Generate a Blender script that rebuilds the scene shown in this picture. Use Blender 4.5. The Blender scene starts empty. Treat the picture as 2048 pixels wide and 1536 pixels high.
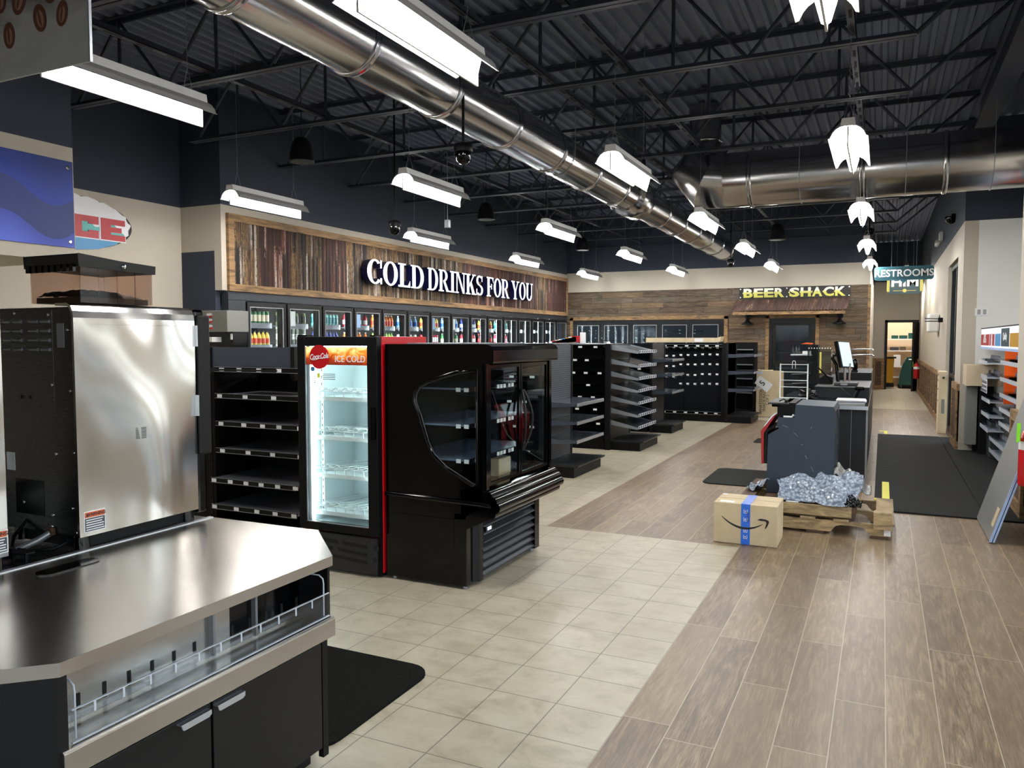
import bpy, math, random
from math import sin, cos, pi, radians, sqrt, atan2
random.seed(7)
S = bpy.context.scene
C = S.collection

# ---------------------------------------------------------------- camera
f_px, W_px = 1560.0, 2048.0
pitch = math.atan(89 / 1560.0)
yaw = math.atan(742 / math.hypot(1560.0, 89))
cd = bpy.data.cameras.new('camera'); cam = bpy.data.objects.new('camera', cd); C.objects.link(cam)
cd.sensor_width = 36; cd.sensor_fit = 'HORIZONTAL'; cd.lens = 36 * f_px / W_px
cd.clip_start = 0.05; cd.clip_end = 200
cam.location = (0, 0, 1.63); cam.rotation_euler = (pi / 2 - pitch, 0, yaw)
S.camera = cam

# ---------------------------------------------------------------- view and daylight
S.view_settings.view_transform = 'Standard'; S.view_settings.look = 'None'
S.view_settings.gamma = 1; S.view_settings.exposure = 2.2
S.view_settings.use_curve_mapping = False
S.cycles.max_bounces = 8; S.cycles.diffuse_bounces = 4; S.cycles.glossy_bounces = 5
S.cycles.transmission_bounces = 8; S.cycles.transparent_max_bounces = 12
S.cycles.sample_clamp_indirect = 6; S.cycles.caustics_reflective = False; S.cycles.caustics_refractive = False
world = bpy.data.worlds.new('sky'); S.world = world; world.use_nodes = True
LAMP = 15.0        # strength of every strip light
DAY = 0.8          # strength of the daylight outside


def lin(c):
    c = c / 255.0
    return c / 12.92 if c <= 0.04045 else ((c + 0.055) / 1.055) ** 2.4


def rgb(r, g, b): return (lin(r), lin(g), lin(b), 1)


def world_nodes():
    nt = world.node_tree; nt.nodes.clear(); N = nt.nodes; L = nt.links
    tc = N.new('ShaderNodeTexCoord'); sx = N.new('ShaderNodeSeparateXYZ'); L.new(tc.outputs['Generated'], sx.inputs[0])
    r = N.new('ShaderNodeValToRGB'); L.new(sx.outputs['Z'], r.inputs[0])
    r.color_ramp.elements[0].position = 0.0; r.color_ramp.elements[0].color = (0.22, 0.21, 0.20, 1)
    r.color_ramp.elements[1].position = 0.03; r.color_ramp.elements[1].color = (1.03, 1.0, 0.96, 1)
    e = r.color_ramp.elements.new(0.6); e.color = (0.72, 0.82, 1.0, 1)
    b = N.new('ShaderNodeBackground'); L.new(r.outputs[0], b.inputs[0]); b.inputs[1].default_value = DAY
    o = N.new('ShaderNodeOutputWorld'); L.new(b.outputs[0], o.inputs[0])


world_nodes()

# ---------------------------------------------------------------- materials
MATS = {}


def pbr(name, col, rough=0.5, metal=0.0, spec=None, coat=0.0, emis=None, estr=0.0, trans=0.0, alpha=1.0, ior=None):
    m = bpy.data.materials.new(name); m.use_nodes = True; MATS[name] = m
    b = m.node_tree.nodes['Principled BSDF']
    b.inputs['Base Color'].default_value = col; b.inputs['Roughness'].default_value = rough
    b.inputs['Metallic'].default_value = metal
    if spec is not None: b.inputs['Specular IOR Level'].default_value = spec
    if coat: b.inputs['Coat Weight'].default_value = coat; b.inputs['Coat Roughness'].default_value = 0.05
    if emis: b.inputs['Emission Color'].default_value = emis; b.inputs['Emission Strength'].default_value = estr
    if trans: b.inputs['Transmission Weight'].default_value = trans
    if ior: b.inputs['IOR'].default_value = ior
    b.inputs['Alpha'].default_value = alpha
    return m


class NT:
    """small helper for node graphs on a principled material"""
    def __init__(s, m):
        s.t = m.node_tree; s.b = s.t.nodes['Principled BSDF']; s.n = s.t.nodes; s.l = s.t.links

    def math(s, op, a, b=None, c=None):
        n = s.n.new('ShaderNodeMath'); n.operation = op
        for i, v in enumerate((a, b, c)):
            if v is None: continue
            if isinstance(v, (int, float)): n.inputs[i].default_value = v
            else: s.l.new(v, n.inputs[i])
        return n.outputs[0]

    def pos(s):
        tc = s.n.new('ShaderNodeNewGeometry')
        x = s.n.new('ShaderNodeSeparateXYZ'); s.l.new(tc.outputs['Position'], x.inputs[0])
        return tc.outputs['Position'], x.outputs[0], x.outputs[1], x.outputs[2]

    def comb(s, x, y, z):
        n = s.n.new('ShaderNodeCombineXYZ')
        for i, v in enumerate((x, y, z)):
            if isinstance(v, (int, float)): n.inputs[i].default_value = v
            else: s.l.new(v, n.inputs[i])
        return n.outputs[0]

    def scale(s, vec, sc):
        n = s.n.new('ShaderNodeVectorMath'); n.operation = 'MULTIPLY'; s.l.new(vec, n.inputs[0]); n.inputs[1].default_value = sc
        return n.outputs[0]

    def noise(s, vec, sc=5, det=4, rough=0.55, dist=0.0):
        n = s.n.new('ShaderNodeTexNoise'); s.l.new(vec, n.inputs['Vector']); n.inputs['Scale'].default_value = sc
        n.inputs['Detail'].default_value = det; n.inputs['Roughness'].default_value = rough; n.inputs['Distortion'].default_value = dist
        return n.outputs[0]

    def white(s, vec):
        n = s.n.new('ShaderNodeTexWhiteNoise'); n.noise_dimensions = '3D'; s.l.new(vec, n.inputs[0]); return n.outputs[0]

    def ramp(s, v, stops, interp='LINEAR'):
        n = s.n.new('ShaderNodeValToRGB'); s.l.new(v, n.inputs[0]); cr = n.color_ramp; cr.interpolation = interp
        while len(cr.elements) < len(stops): cr.elements.new(0.5)
        for e, (p, c) in zip(cr.elements, stops): e.position = p; e.color = c
        return n.outputs[0]

    def mix(s, fac, a, b, mode='MIX'):
        n = s.n.new('ShaderNodeMix'); n.data_type = 'RGBA'; n.blend_type = mode
        for i, v in ((0, fac), (6, a), (7, b)):
            if isinstance(v, (int, float)): n.inputs[i].default_value = v
            elif isinstance(v, tuple): n.inputs[i].default_value = v
            else: s.l.new(v, n.inputs[i])
        return n.outputs[2]

    def bump(s, h, strength=0.3, dist=0.01):
        n = s.n.new('ShaderNodeBump'); n.inputs['Strength'].default_value = strength; n.inputs['Distance'].default_value = dist
        s.l.new(h, n.inputs['Height']); s.l.new(n.outputs[0], s.b.inputs['Normal'])

    def col(s, v): s.l.new(v, s.b.inputs['Base Color'])
    def rough(s, v): s.l.new(v, s.b.inputs['Roughness'])


def planks(g, u, v, w, h, off=0.37, gap=0.004):
    """u along the boards, v across: returns random value per board and a groove mask"""
    row = g.math('FLOOR', g.math('DIVIDE', v, h))
    sh = g.white(g.comb(row, 7.3, 1.1))
    uu = g.math('ADD', g.math('DIVIDE', u, w), g.math('MULTIPLY', sh, 3.0))
    colid = g.math('FLOOR', uu)
    rnd = g.white(g.comb(row, colid, 3.7))
    rnd2 = g.white(g.comb(row, colid, 9.1))
    fu = g.math('MULTIPLY', g.math('PINGPONG', uu, 0.5), w)
    fv = g.math('MULTIPLY', g.math('PINGPONG', g.math('DIVIDE', v, h), 0.5), h)
    m = g.math('LESS_THAN', g.math('MINIMUM', fu, fv), gap)
    return rnd, rnd2, m


# plain paints and plastics
M = {}
M['beige'] = pbr('beige_paint', rgb(188, 180, 165), 0.75)
M['blackpaint'] = pbr('black_paint', rgb(46, 53, 67), 0.75)
M['joist'] = pbr('joist_paint', rgb(52, 57, 70), 0.5)
M['deck'] = pbr('deck_paint', rgb(104, 112, 134), 0.65)
M['black'] = pbr('black_plastic', rgb(9, 9, 12), 0.5, spec=0.2)
M['blackmetal'] = pbr('black_powder_coat', rgb(14, 14, 17), 0.42, spec=0.3)
M['gloss'] = pbr('black_gloss', rgb(2, 2, 3), 0.1, spec=0.35)
M['void'] = pbr('dark_gap', rgb(6, 6, 7), 0.8)
M['white'] = pbr('white_enamel', rgb(228, 230, 230), 0.4)
M['whitewire'] = pbr('white_wire', rgb(225, 232, 232), 0.35)
M['tag'] = pbr('paper_tag', rgb(232, 234, 236), 0.5)
M['red'] = pbr('red_enamel', rgb(190, 16, 26), 0.25, coat=0.3)
M['darkred'] = pbr('red_trim', rgb(170, 30, 40), 0.35)
M['navy'] = pbr('navy_side', rgb(14, 16, 60), 0.3)
M['navypanel'] = pbr('navy_laminate', rgb(15, 20, 30), 0.45)
M['kiosk'] = pbr('slate_blue_steel', rgb(48, 60, 76), 0.45)
M['chrome'] = pbr('chrome', (0.75, 0.75, 0.76, 1), 0.12, 1.0)
M['steelgrey'] = pbr('grey_steel', rgb(150, 153, 158), 0.4, 0.6)
M['alum'] = pbr('aluminium', rgb(196, 202, 210), 0.3, 0.8)
M['yellow'] = pbr('yellow_tape', rgb(222, 214, 40), 0.5)
M['green'] = pbr('dark_green_plastic', rgb(12, 70, 62), 0.4)
M['mustard'] = pbr('yellow_cloth', rgb(176, 130, 20), 0.8)
M['lime'] = pbr('lime_tag', rgb(130, 225, 40), 0.5)
M['orange'] = pbr('orange_panel', rgb(240, 100, 20), 0.4)
M['warn'] = pbr('warning_orange', rgb(215, 100, 60), 0.5)
M['slategrey'] = pbr('sticker_grey', rgb(70, 74, 84), 0.5)
M['bluetape'] = pbr('blue_tape', rgb(52, 116, 232), 0.25)
M['lightblue'] = pbr('pale_blue_film', rgb(170, 196, 240), 0.3)
M['ink'] = pbr('black_ink', rgb(38, 36, 36), 0.6)
M['cream'] = pbr('cream_wall', rgb(214, 190, 158), 0.8)
M['greypanel'] = pbr('grey_cabinet', rgb(128, 128, 124), 0.5)
M['darkgrey'] = pbr('dark_grey_plastic', rgb(52, 53, 55), 0.5)
M['bluegloss'] = pbr('blue_grey_gloss', rgb(72, 79, 92), 0.22, 0.3, coat=0.3)
M['shelfdark'] = pbr('dark_shelf_paint', rgb(26, 27, 31), 0.4, spec=0.4)
M['screen'] = pbr('lit_screen', rgb(190, 215, 225), 0.2, emis=rgb(190, 220, 232), estr=0.14)
M['teal'] = pbr('teal_sign', rgb(40, 88, 98), 0.5)
M['tealrim'] = pbr('teal_sign_rim', rgb(52, 110, 128), 0.5)
M['darkteal'] = pbr('dark_teal_sign', rgb(30, 60, 66), 0.5)
M['gold'] = pbr('gold_print', rgb(205, 190, 90), 0.5)
M['letterwhite'] = pbr('white_letter_face', rgb(226, 236, 246), 0.35, emis=rgb(226, 238, 250), estr=0.22)  # white acrylic face with a slight emission added
M['led'] = pbr('led_strip', (1, 1, 1, 1), 0.5, emis=(0.84, 1.0, 1.03, 1), estr=11.0)
M['ledcool'] = pbr('cooler_led_bar', (1, 1, 1, 1), 0.5, emis=(0.92, 1.0, 1.0, 1), estr=13.0)
M['shelfgrey'] = pbr('grey_shelf_paint', rgb(84, 86, 92), 0.4)
M['greyblack'] = pbr('charcoal_plastic', rgb(34, 35, 38), 0.45)
M['louvre'] = pbr('dark_louvre_steel', rgb(74, 78, 84), 0.28, 0.7)
M['shelfblue'] = pbr('pale_blue_shelf', rgb(112, 126, 150), 0.2, 0.3)
M['wing'] = pbr('lamp_wing', rgb(150, 150, 148), 0.5)
M['ledblue'] = pbr('blue_display', (0.1, 0.2, 0.9, 1), 0.5, emis=(0.2, 0.4, 1.0, 1), estr=2.5)
M['lamp'] = pbr('lamp_diffuser', (1, 1, 1, 1), 0.5, emis=(1.0, 0.985, 0.96, 1), estr=LAMP)
M['lampwhite'] = pbr('lamp_housing', rgb(226, 226, 224), 0.4)
M['liner'] = pbr('white_liner', rgb(214, 226, 228), 0.4)
M['shinygrey'] = pbr('translucent_grey', rgb(120, 122, 130), 0.25)
M['clearrail'] = pbr('pale_price_rail', rgb(190, 196, 206), 0.3)
M['film'] = pbr('dusty_film', rgb(150, 152, 150), 0.35, 0.3)
M['beanbrown'] = pbr('bean_print', rgb(110, 66, 54), 0.6)
M['beanlight'] = pbr('bean_print_light', rgb(176, 130, 110), 0.6)
M['beandark'] = pbr('coffee_bean', rgb(34, 24, 20), 0.5)
M['printwhite'] = pbr('white_print', rgb(236, 236, 240), 0.5)  # plain white print of the ice sign
M['printblue'] = pbr('print_blue', rgb(70, 140, 190), 0.5)
M['printteal'] = pbr('print_teal', rgb(86, 172, 168), 0.5)
M['printred'] = pbr('print_red', rgb(176, 40, 48), 0.5)
M['adwhite'] = pbr('backlit_white_print', rgb(232, 236, 242), 0.4, emis=rgb(232, 238, 246), estr=0.12)
M['concrete'] = pbr('asphalt', rgb(120, 118, 114), 0.9)


def glass(name, tint=(0.9, 0.95, 0.95, 1), rough=0.02, mixf=0.12):
    """thin pane: mostly see-through with a mirror-like part"""
    m = bpy.data.materials.new(name); m.use_nodes = True; t = m.node_tree; t.nodes.clear()
    o = t.nodes.new('ShaderNodeOutputMaterial'); mx = t.nodes.new('ShaderNodeMixShader')
    tr = t.nodes.new('ShaderNodeBsdfTransparent'); tr.inputs[0].default_value = tint
    gl = t.nodes.new('ShaderNodeBsdfGlossy'); gl.inputs[0].default_value = (0.9, 0.95, 1, 1); gl.inputs['Roughness'].default_value = rough
    fr = t.nodes.new('ShaderNodeFresnel'); fr.inputs[0].default_value = 1.45
    ad = t.nodes.new('ShaderNodeMath'); ad.operation = 'ADD'; ad.inputs[1].default_value = mixf; ad.use_clamp = True
    ge = t.nodes.new('ShaderNodeNewGeometry'); iv = t.nodes.new('ShaderNodeMath'); iv.operation = 'SUBTRACT'; iv.inputs[0].default_value = 1.0
    mu = t.nodes.new('ShaderNodeMath'); mu.operation = 'MULTIPLY'; mu.use_clamp = True
    t.links.new(ge.outputs['Backfacing'], iv.inputs[1]); t.links.new(fr.outputs[0], ad.inputs[0])
    t.links.new(ad.outputs[0], mu.inputs[0]); t.links.new(iv.outputs[0], mu.inputs[1]); t.links.new(mu.outputs[0], mx.inputs[0])
    t.links.new(tr.outputs[0], mx.inputs[1]); t.links.new(gl.outputs[0], mx.inputs[2]); t.links.new(mx.outputs[0], o.inputs[0])
    MATS[name] = m
    return m


M['glass'] = glass('door_glass', (0.94, 0.97, 0.97, 1), 0.02, 0.0)
M['darkglass'] = glass('tinted_door_glass', (0.72, 0.78, 0.78, 1), 0.05, -0.01)
M['acrylic'] = glass('clear_acrylic', (0.95, 0.96, 0.965, 1), 0.04, 0.03)
M['brownclear'] = glass('smoked_hopper_plastic', (0.84, 0.77, 0.73, 1), 0.06, -0.02)
M['wrap'] = glass('wrinkled_plastic_film', (0.75, 0.75, 0.75, 1), 0.15, 0.2)


def stainless(name, base, r0, r1, axis, wave=0.0):
    m = pbr(name, base, r0, 1.0); g = NT(m); P, x, y, z = g.pos()
    sc = [900, 900, 900]; sc[axis] = 25
    n = g.noise(g.scale(P, tuple(sc)), 1.0, 1)
    rr = g.n.new('ShaderNodeMapRange'); g.l.new(n, rr.inputs[0]); rr.inputs[3].default_value = r0; rr.inputs[4].default_value = r1
    g.rough(rr.outputs[0])
    if wave:
        g.bump(g.noise(g.scale(P, (1.0, 1.7, 0.9)), 1.15, 0), 1.0, wave)
    return m


M['steel_y'] = stainless('brushed_steel_counter', (0.54, 0.515, 0.475, 1), 0.20, 0.28, 1, 0.004)
M['steel_z'] = stainless('brushed_steel_side', (0.62, 0.61, 0.59, 1), 0.12, 0.2, 1, 0.16)
M['steel_dark'] = stainless('dark_steel_side', (0.09, 0.09, 0.092, 1), 0.24, 0.32, 0)
M['duct'] = stainless('spiral_duct_steel', (0.52, 0.52, 0.53, 1), 0.12, 0.24, 1, 0.0)
M['duct_x'] = stainless('round_duct_steel', (0.46, 0.45, 0.44, 1), 0.14, 0.28, 0, 0.0)


def floor_mats():
    m = pbr('beige_floor_tile', rgb(186, 180, 166), 0.4); g = NT(m); P, x, y, z = g.pos()
    T = 0.3057
    u = g.math('DIVIDE', g.math('ADD', x, 0.979), T); v = g.math('DIVIDE', g.math('SUBTRACT', y, 2.862), T)
    fu = g.math('PINGPONG', u, 0.5); fv = g.math('PINGPONG', v, 0.5)
    gap = g.math('LESS_THAN', g.math('MINIMUM', fu, fv), 0.008)
    rnd = g.white(g.comb(g.math('FLOOR', u), g.math('FLOOR', v), 0.5))
    n = g.noise(g.scale(P, (2.4, 3.0, 1)), 2.0, 9, 0.68, 0.35); n2 = g.noise(P, 30, 4, 0.7)
    c = g.ramp(n, [(0.28, rgb(150, 140, 118)), (0.5, rgb(181, 172, 150)), (0.72, rgb(196, 188, 168))])
    c = g.mix(g.math('MULTIPLY', rnd, 0.35), c, rgb(170, 160, 138))
    c = g.mix(g.math('MULTIPLY', g.math('GREATER_THAN', n2, 0.66), 0.25), c, rgb(140, 132, 118))
    c = g.mix(gap, c, rgb(112, 104, 92)); g.col(c)
    g.rough(g.math('ADD', g.math('MULTIPLY', n, 0.2), 0.26)); g.bump(g.math('SUBTRACT', 1.0, gap), 0.4, 0.002)
    M['tile'] = m
    m = pbr('wood_look_floor_plank', rgb(120, 104, 88), 0.45); g = NT(m); P, x, y, z = g.pos()
    vx = g.math('ADD', x, 0.979 + 20 * 0.2057)
    r, r2, gm = planks(g, y, vx, 1.22, 0.2057, gap=0.0021)
    vec = g.comb(g.math('MULTIPLY', x, 14.0), g.math('ADD', g.math('MULTIPLY', y, 1.6), g.math('MULTIPLY', r, 40)), g.math('MULTIPLY', r2, 30))
    n = g.noise(vec, 1.5, 8, 0.62, 1.6)
    vec2 = g.comb(g.math('MULTIPLY', x, 90.0), g.math('MULTIPLY', y, 4.0), g.math('MULTIPLY', r2, 30))
    n2 = g.noise(vec2, 1.2, 4, 0.7, 0.8)
    c = g.ramp(n, [(0.3, rgb(92, 74, 57)), (0.44, rgb(120, 100, 78)), (0.56, rgb(146, 125, 99)), (0.7, rgb(172, 150, 122))])
    c = g.mix(g.ramp(n2, [(0.36, (0.75, 0.75, 0.75, 1)), (0.56, (0, 0, 0, 1))]), c, rgb(88, 70, 54))
    c = g.mix(g.ramp(g.noise(g.comb(g.math('MULTIPLY', x, 30.0), g.math('MULTIPLY', y, 2.0), g.math('MULTIPLY', r, 50)), 1.0, 6, 0.75, 2.5), [(0.5, (0, 0, 0, 1)), (0.72, (0.45, 0.45, 0.45, 1))]), c, rgb(184, 164, 136))
    c = g.mix(g.ramp(g.noise(g.comb(g.math('MULTIPLY', x, 5.0), g.math('ADD', g.math('MULTIPLY', y, 1.5), g.math('MULTIPLY', r, 70)), g.math('MULTIPLY', r2, 20)), 1.2, 3, 0.6, 1.5), [(0.5, (0, 0, 0, 1)), (0.68, (0.6, 0.6, 0.6, 1))]), c, rgb(98, 78, 62))
    c = g.mix(g.math('MULTIPLY', r, 0.40), c, rgb(166, 145, 116)); c = g.mix(g.math('MULTIPLY', r2, 0.36), c, rgb(98, 80, 64))
    c = g.mix(gm, c, rgb(178, 162, 138)); g.col(c)
    g.rough(g.math('ADD', g.math('MULTIPLY', n2, 0.18), 0.27)); g.bump(n2, 0.15, 0.002)
    M['plank'] = m


floor_mats()


def wood_mats():
    # barn-board cladding on the beer wall: boards run along local x
    m = pbr('barn_board', rgb(120, 96, 74), 0.75); g = NT(m); P, x, y, z = g.pos()
    u = g.math('ADD', x, y)
    r, r2, gm = planks(g, u, z, 1.1, 0.135, gap=0.0035)
    vec = g.comb(g.math('MULTIPLY', u, 2.2), g.math('MULTIPLY', z, 22.0), g.math('MULTIPLY', r, 25))
    n = g.noise(vec, 1.4, 7, 0.65, 1.0)
    base = g.ramp(r, [(0.0, rgb(70, 54, 42)), (0.22, rgb(100, 82, 62)), (0.42, rgb(84, 76, 62)), (0.6, rgb(122, 96, 70)), (0.74, rgb(92, 88, 78)), (0.9, rgb(74, 56, 48))], 'CONSTANT')
    c = g.mix(0.5, base, g.ramp(n, [(0.34, rgb(46, 34, 26)), (0.5, rgb(90, 74, 57)), (0.66, rgb(138, 120, 96))]))
    c = g.mix(gm, c, rgb(40, 30, 24)); g.col(c); g.bump(n, 0.3, 0.004); M['barn'] = m
    for nm, ax, cl in (('pine_trim', 0, (138, 108, 74)), ('pallet_wood', 0, (168, 146, 110)), ('crate_wood_dark', 0, (84, 62, 46))):
        m = pbr(nm, rgb(*cl), 0.7); g = NT(m); P, x, y, z = g.pos()
        a = g.math('ADD', x, y)
        n = g.noise(g.comb(g.math('MULTIPLY', a, 1.6), g.math('MULTIPLY', z, 14), g.math('MULTIPLY', x, 3)), 1.2, 6, 0.6, 1.2)
        k = lambda s: rgb(*[min(255, v * s) for v in cl])
        g.col(g.ramp(n, [(0.3, k(0.6)), (0.5, k(1.0)), (0.72, k(1.25))])); g.bump(n, 0.25, 0.003); M[nm] = m
    # rusty corrugated sheet, streaks run vertically
    m = pbr('rusty_corrugated_sheet', rgb(96, 62, 48), 0.7, 0.15); g = NT(m); P, x, y, z = g.pos()
    h = g.math('ADD', g.math('MULTIPLY', y, 1.0), g.math('MULTIPLY', x, 0.35))
    sheet = g.white(g.comb(g.math('FLOOR', g.math('DIVIDE', y, 0.62)), 1.3, 2.2))
    n = g.noise(g.comb(g.math('MULTIPLY', h, 11), g.math('MULTIPLY', z, 0.7), 3.0), 1.0, 9, 0.85, 0.3)
    n2 = g.noise(g.comb(g.math('MULTIPLY', h, 46), g.math('MULTIPLY', z, 14), 8.0), 1.0, 5, 0.8)
    big = g.noise(g.comb(g.math('MULTIPLY', h, 0.9), g.math('MULTIPLY', z, 0.6), 5.0), 1.0, 2)
    rid = g.white(g.comb(g.math('FLOOR', g.math('DIVIDE', g.math('ADD', y, g.math('MULTIPLY', n2, 0.03)), 0.038)), g.math('FLOOR', g.math('MULTIPLY', g.math('ADD', z, n2), 0.9)), 4.0))
    n = g.math('ADD', g.math('MULTIPLY', rid, 0.34), g.math('MULTIPLY', g.math('ADD', n, g.math('MULTIPLY', n2, 0.3)), 0.50))
    old = g.ramp(n, [(0.38, rgb(22, 19, 18)), (0.43, rgb(66, 46, 35)), (0.47, rgb(150, 116, 72)), (0.51, rgb(40, 40, 36)), (0.56, rgb(118, 90, 58)), (0.60, rgb(50, 38, 32)), (0.65, rgb(172, 158, 144))])
    rust = g.ramp(n, [(0.36, rgb(40, 24, 22)), (0.5, rgb(66, 37, 31)), (0.60, rgb(80, 45, 35)), (0.64, rgb(130, 78, 52)), (0.67, rgb(184, 172, 164))])
    farness = g.math('MULTIPLY', g.math('SUBTRACT', y, 9.0), 0.11)
    sel = g.math('GREATER_THAN', g.math('ADD', sheet, g.math('MINIMUM', farness, 0.72)), 0.78)
    c = g.mix(sel, old, rust)
    c = g.mix(g.math('MULTIPLY', g.math('GREATER_THAN', n2, 0.54), 0.6), c, rgb(30, 25, 24)); g.col(c); M['rust'] = m
    # brown roof sheet above the beer door
    m = pbr('rusty_awning_sheet', rgb(120, 88, 78), 0.6, 0.2); g = NT(m); P, x, y, z = g.pos()
    n = g.noise(g.comb(g.math('MULTIPLY', x, 7), g.math('MULTIPLY', z, 3), 1.0), 1.3, 5, 0.7)
    g.col(g.ramp(n, [(0.35, rgb(76, 58, 54)), (0.55, rgb(104, 82, 76)), (0.64, rgb(124, 92, 76)), (0.70, rgb(190, 182, 176))])); M['awning'] = m
    # cardboard
    m = pbr('cardboard', rgb(186, 150, 110), 0.8); g = NT(m); P, x, y, z = g.pos()
    n = g.noise(P, 6, 5, 0.6); g.col(g.ramp(n, [(0.3, rgb(200, 180, 146)), (0.7, rgb(216, 198, 164))])); M['card'] = m
    m = pbr('pale_cardboard', rgb(196, 178, 150), 0.8); M['palecard'] = m
    # rubber mat, carpet mat
    m = pbr('black_carpet_mat', rgb(22, 22, 21), 0.95, spec=0.1); g = NT(m); P, x, y, z = g.pos()
    n = g.noise(P, 240, 2, 0.7); g.col(g.ramp(n, [(0.42, rgb(8, 8, 8)), (0.6, rgb(34, 33, 31)), (0.75, rgb(66, 62, 56))])); g.bump(n, 0.8, 0.01); M['carpet'] = m
    m = pbr('rubber_mat', rgb(48, 49, 50), 0.8, spec=0.08); g = NT(m); P, x, y, z = g.pos()
    n = g.noise(g.scale(P, (1, 3, 1)), 2, 6, 0.7); g.col(g.ramp(n, [(0.3, rgb(30, 31, 32)), (0.7, rgb(42, 43, 43))]))
    g.rough(g.math('ADD', g.math('MULTIPLY', n, 0.3), 0.55)); M['rubber'] = m
    # pebbled black frame round the cooler doors
    m = pbr('pebbled_black_frame', rgb(46, 50, 58), 0.4, 0.2); g = NT(m); P, x, y, z = g.pos()
    n = g.noise(P, 70, 3, 0.6); g.bump(n, 0.9, 0.006); M['pebble'] = m
    # slat wall panels: horizontal grooves
    for nm, cl, mt in (('grey_slat_panel', (88, 94, 104), 0.3), ('brown_grey_slat_panel', (78, 76, 74), 0.3)):
        m = pbr(nm, rgb(*cl), 0.4, mt); g = NT(m); P, x, y, z = g.pos()
        w = g.math('LESS_THAN', g.math('PINGPONG', g.math('DIVIDE', z, 0.026), 0.5), 0.13)
        g.col(g.mix(w, rgb(*cl), rgb(30, 31, 34))); g.bump(g.math('SUBTRACT', 1.0, w), 0.6, 0.004); M[nm] = m
    # pegboard: small round holes
    m = pbr('black_pegboard', rgb(14, 16, 22), 0.55, spec=0.15); g = NT(m); P, x, y, z = g.pos()
    a = g.math('SUBTRACT', g.math('PINGPONG', g.math('DIVIDE', x, 0.0508), 0.5), 0.5); b = g.math('SUBTRACT', g.math('PINGPONG', g.math('DIVIDE', z, 0.0508), 0.5), 0.5)
    d = g.math('LESS_THAN', g.math('ADD', g.math('MULTIPLY', a, a), g.math('MULTIPLY', b, b)), 0.018)
    g.col(g.mix(d, rgb(16, 18, 25), rgb(2, 2, 3))); M['peg'] = m
    # bubble wrap
    m = pbr('bubble_wrap_film', rgb(176, 190, 206), 0.18, 0.0, coat=0.5); g = NT(m); P, x, y, z = g.pos()
    vn = g.n.new('ShaderNodeTexVoronoi'); g.l.new(P, vn.inputs['Vector']); vn.inputs['Scale'].default_value = 38
    g.col(g.ramp(vn.outputs[0], [(0.0, rgb(196, 208, 222)), (0.45, rgb(160, 174, 192)), (0.8, rgb(112, 124, 142))]))
    g.bump(vn.outputs[0], 1.0, -0.02); M['bubble'] = m
    # blue poster with darker waves
    m = pbr('blue_wave_print', rgb(40, 60, 150), 0.5); g = NT(m); P, x, y, z = g.pos()
    w1 = g.math('ADD', z, g.math('MULTIPLY', g.math('SINE', g.math('MULTIPLY', g.math('ADD', y, 0.2), 7.0)), 0.10))
    w2 = g.math('ADD', z, g.math('MULTIPLY', g.math('SINE', g.math('MULTIPLY', y, 6.0)), 0.16))
    c = g.ramp(g.math('SUBTRACT', w1, 2.35), [(0.0, rgb(84, 108, 214)), (0.26, rgb(58, 74, 172)), (0.261, rgb(40, 56, 120)), (0.55, rgb(40, 56, 120)), (0.551, rgb(34, 62, 160)), (0.9, rgb(26, 50, 122))])
    g.col(c); M['blueprint'] = m
    # gold lettering that fades from pale to olive, as printed
    m = pbr('gold_letter_print', rgb(190, 190, 110), 0.5); g = NT(m); P, x, y, z = g.pos()
    g.col(g.ramp(g.math('SUBTRACT', z, 2.1), [(0.55, rgb(206, 200, 84)), (0.64, rgb(212, 208, 110)), (0.67, rgb(238, 238, 226))])); M['goldprint'] = m
    # cola banner print
    m = pbr('cola_banner_print', rgb(150, 60, 20), 0.3, emis=rgb(170, 80, 30), estr=0.25); g = NT(m); P, x, y, z = g.pos()
    n = g.noise(g.scale(P, (9, 9, 14)), 1.4, 5, 0.6, 1.0)
    hh = g.math('ADD', g.math('MULTIPLY', n, 0.6), g.math('MULTIPLY', g.math('SUBTRACT', z, 1.45), 3.2))
    c = g.ramp(hh, [(0.2, rgb(60, 14, 10)), (0.42, rgb(140, 44, 16)), (0.56, rgb(206, 120, 36)), (0.7, rgb(238, 206, 130)), (0.85, rgb(225, 225, 205))])
    g.col(c); g.l.new(c, g.b.inputs['Emission Color']); M['banner'] = m
    # grey gradient board with coffee beans (printed)
    m = pbr('grey_print_board', rgb(112, 114, 118), 0.35, 0.2); g = NT(m); P, x, y, z = g.pos()
    n = g.noise(g.scale(P, (1, 1, 2)), 2.0, 4, 0.6, 1.5); g.col(g.ramp(g.math('ADD', g.math('MULTIPLY', n, 0.3), g.math('SUBTRACT', z, 2.66)), [(0.1, rgb(200, 200, 200)), (0.34, rgb(222, 220, 216)), (0.5, rgb(110, 104, 106))])); M['coffeeboard'] = m


wood_mats()


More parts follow.
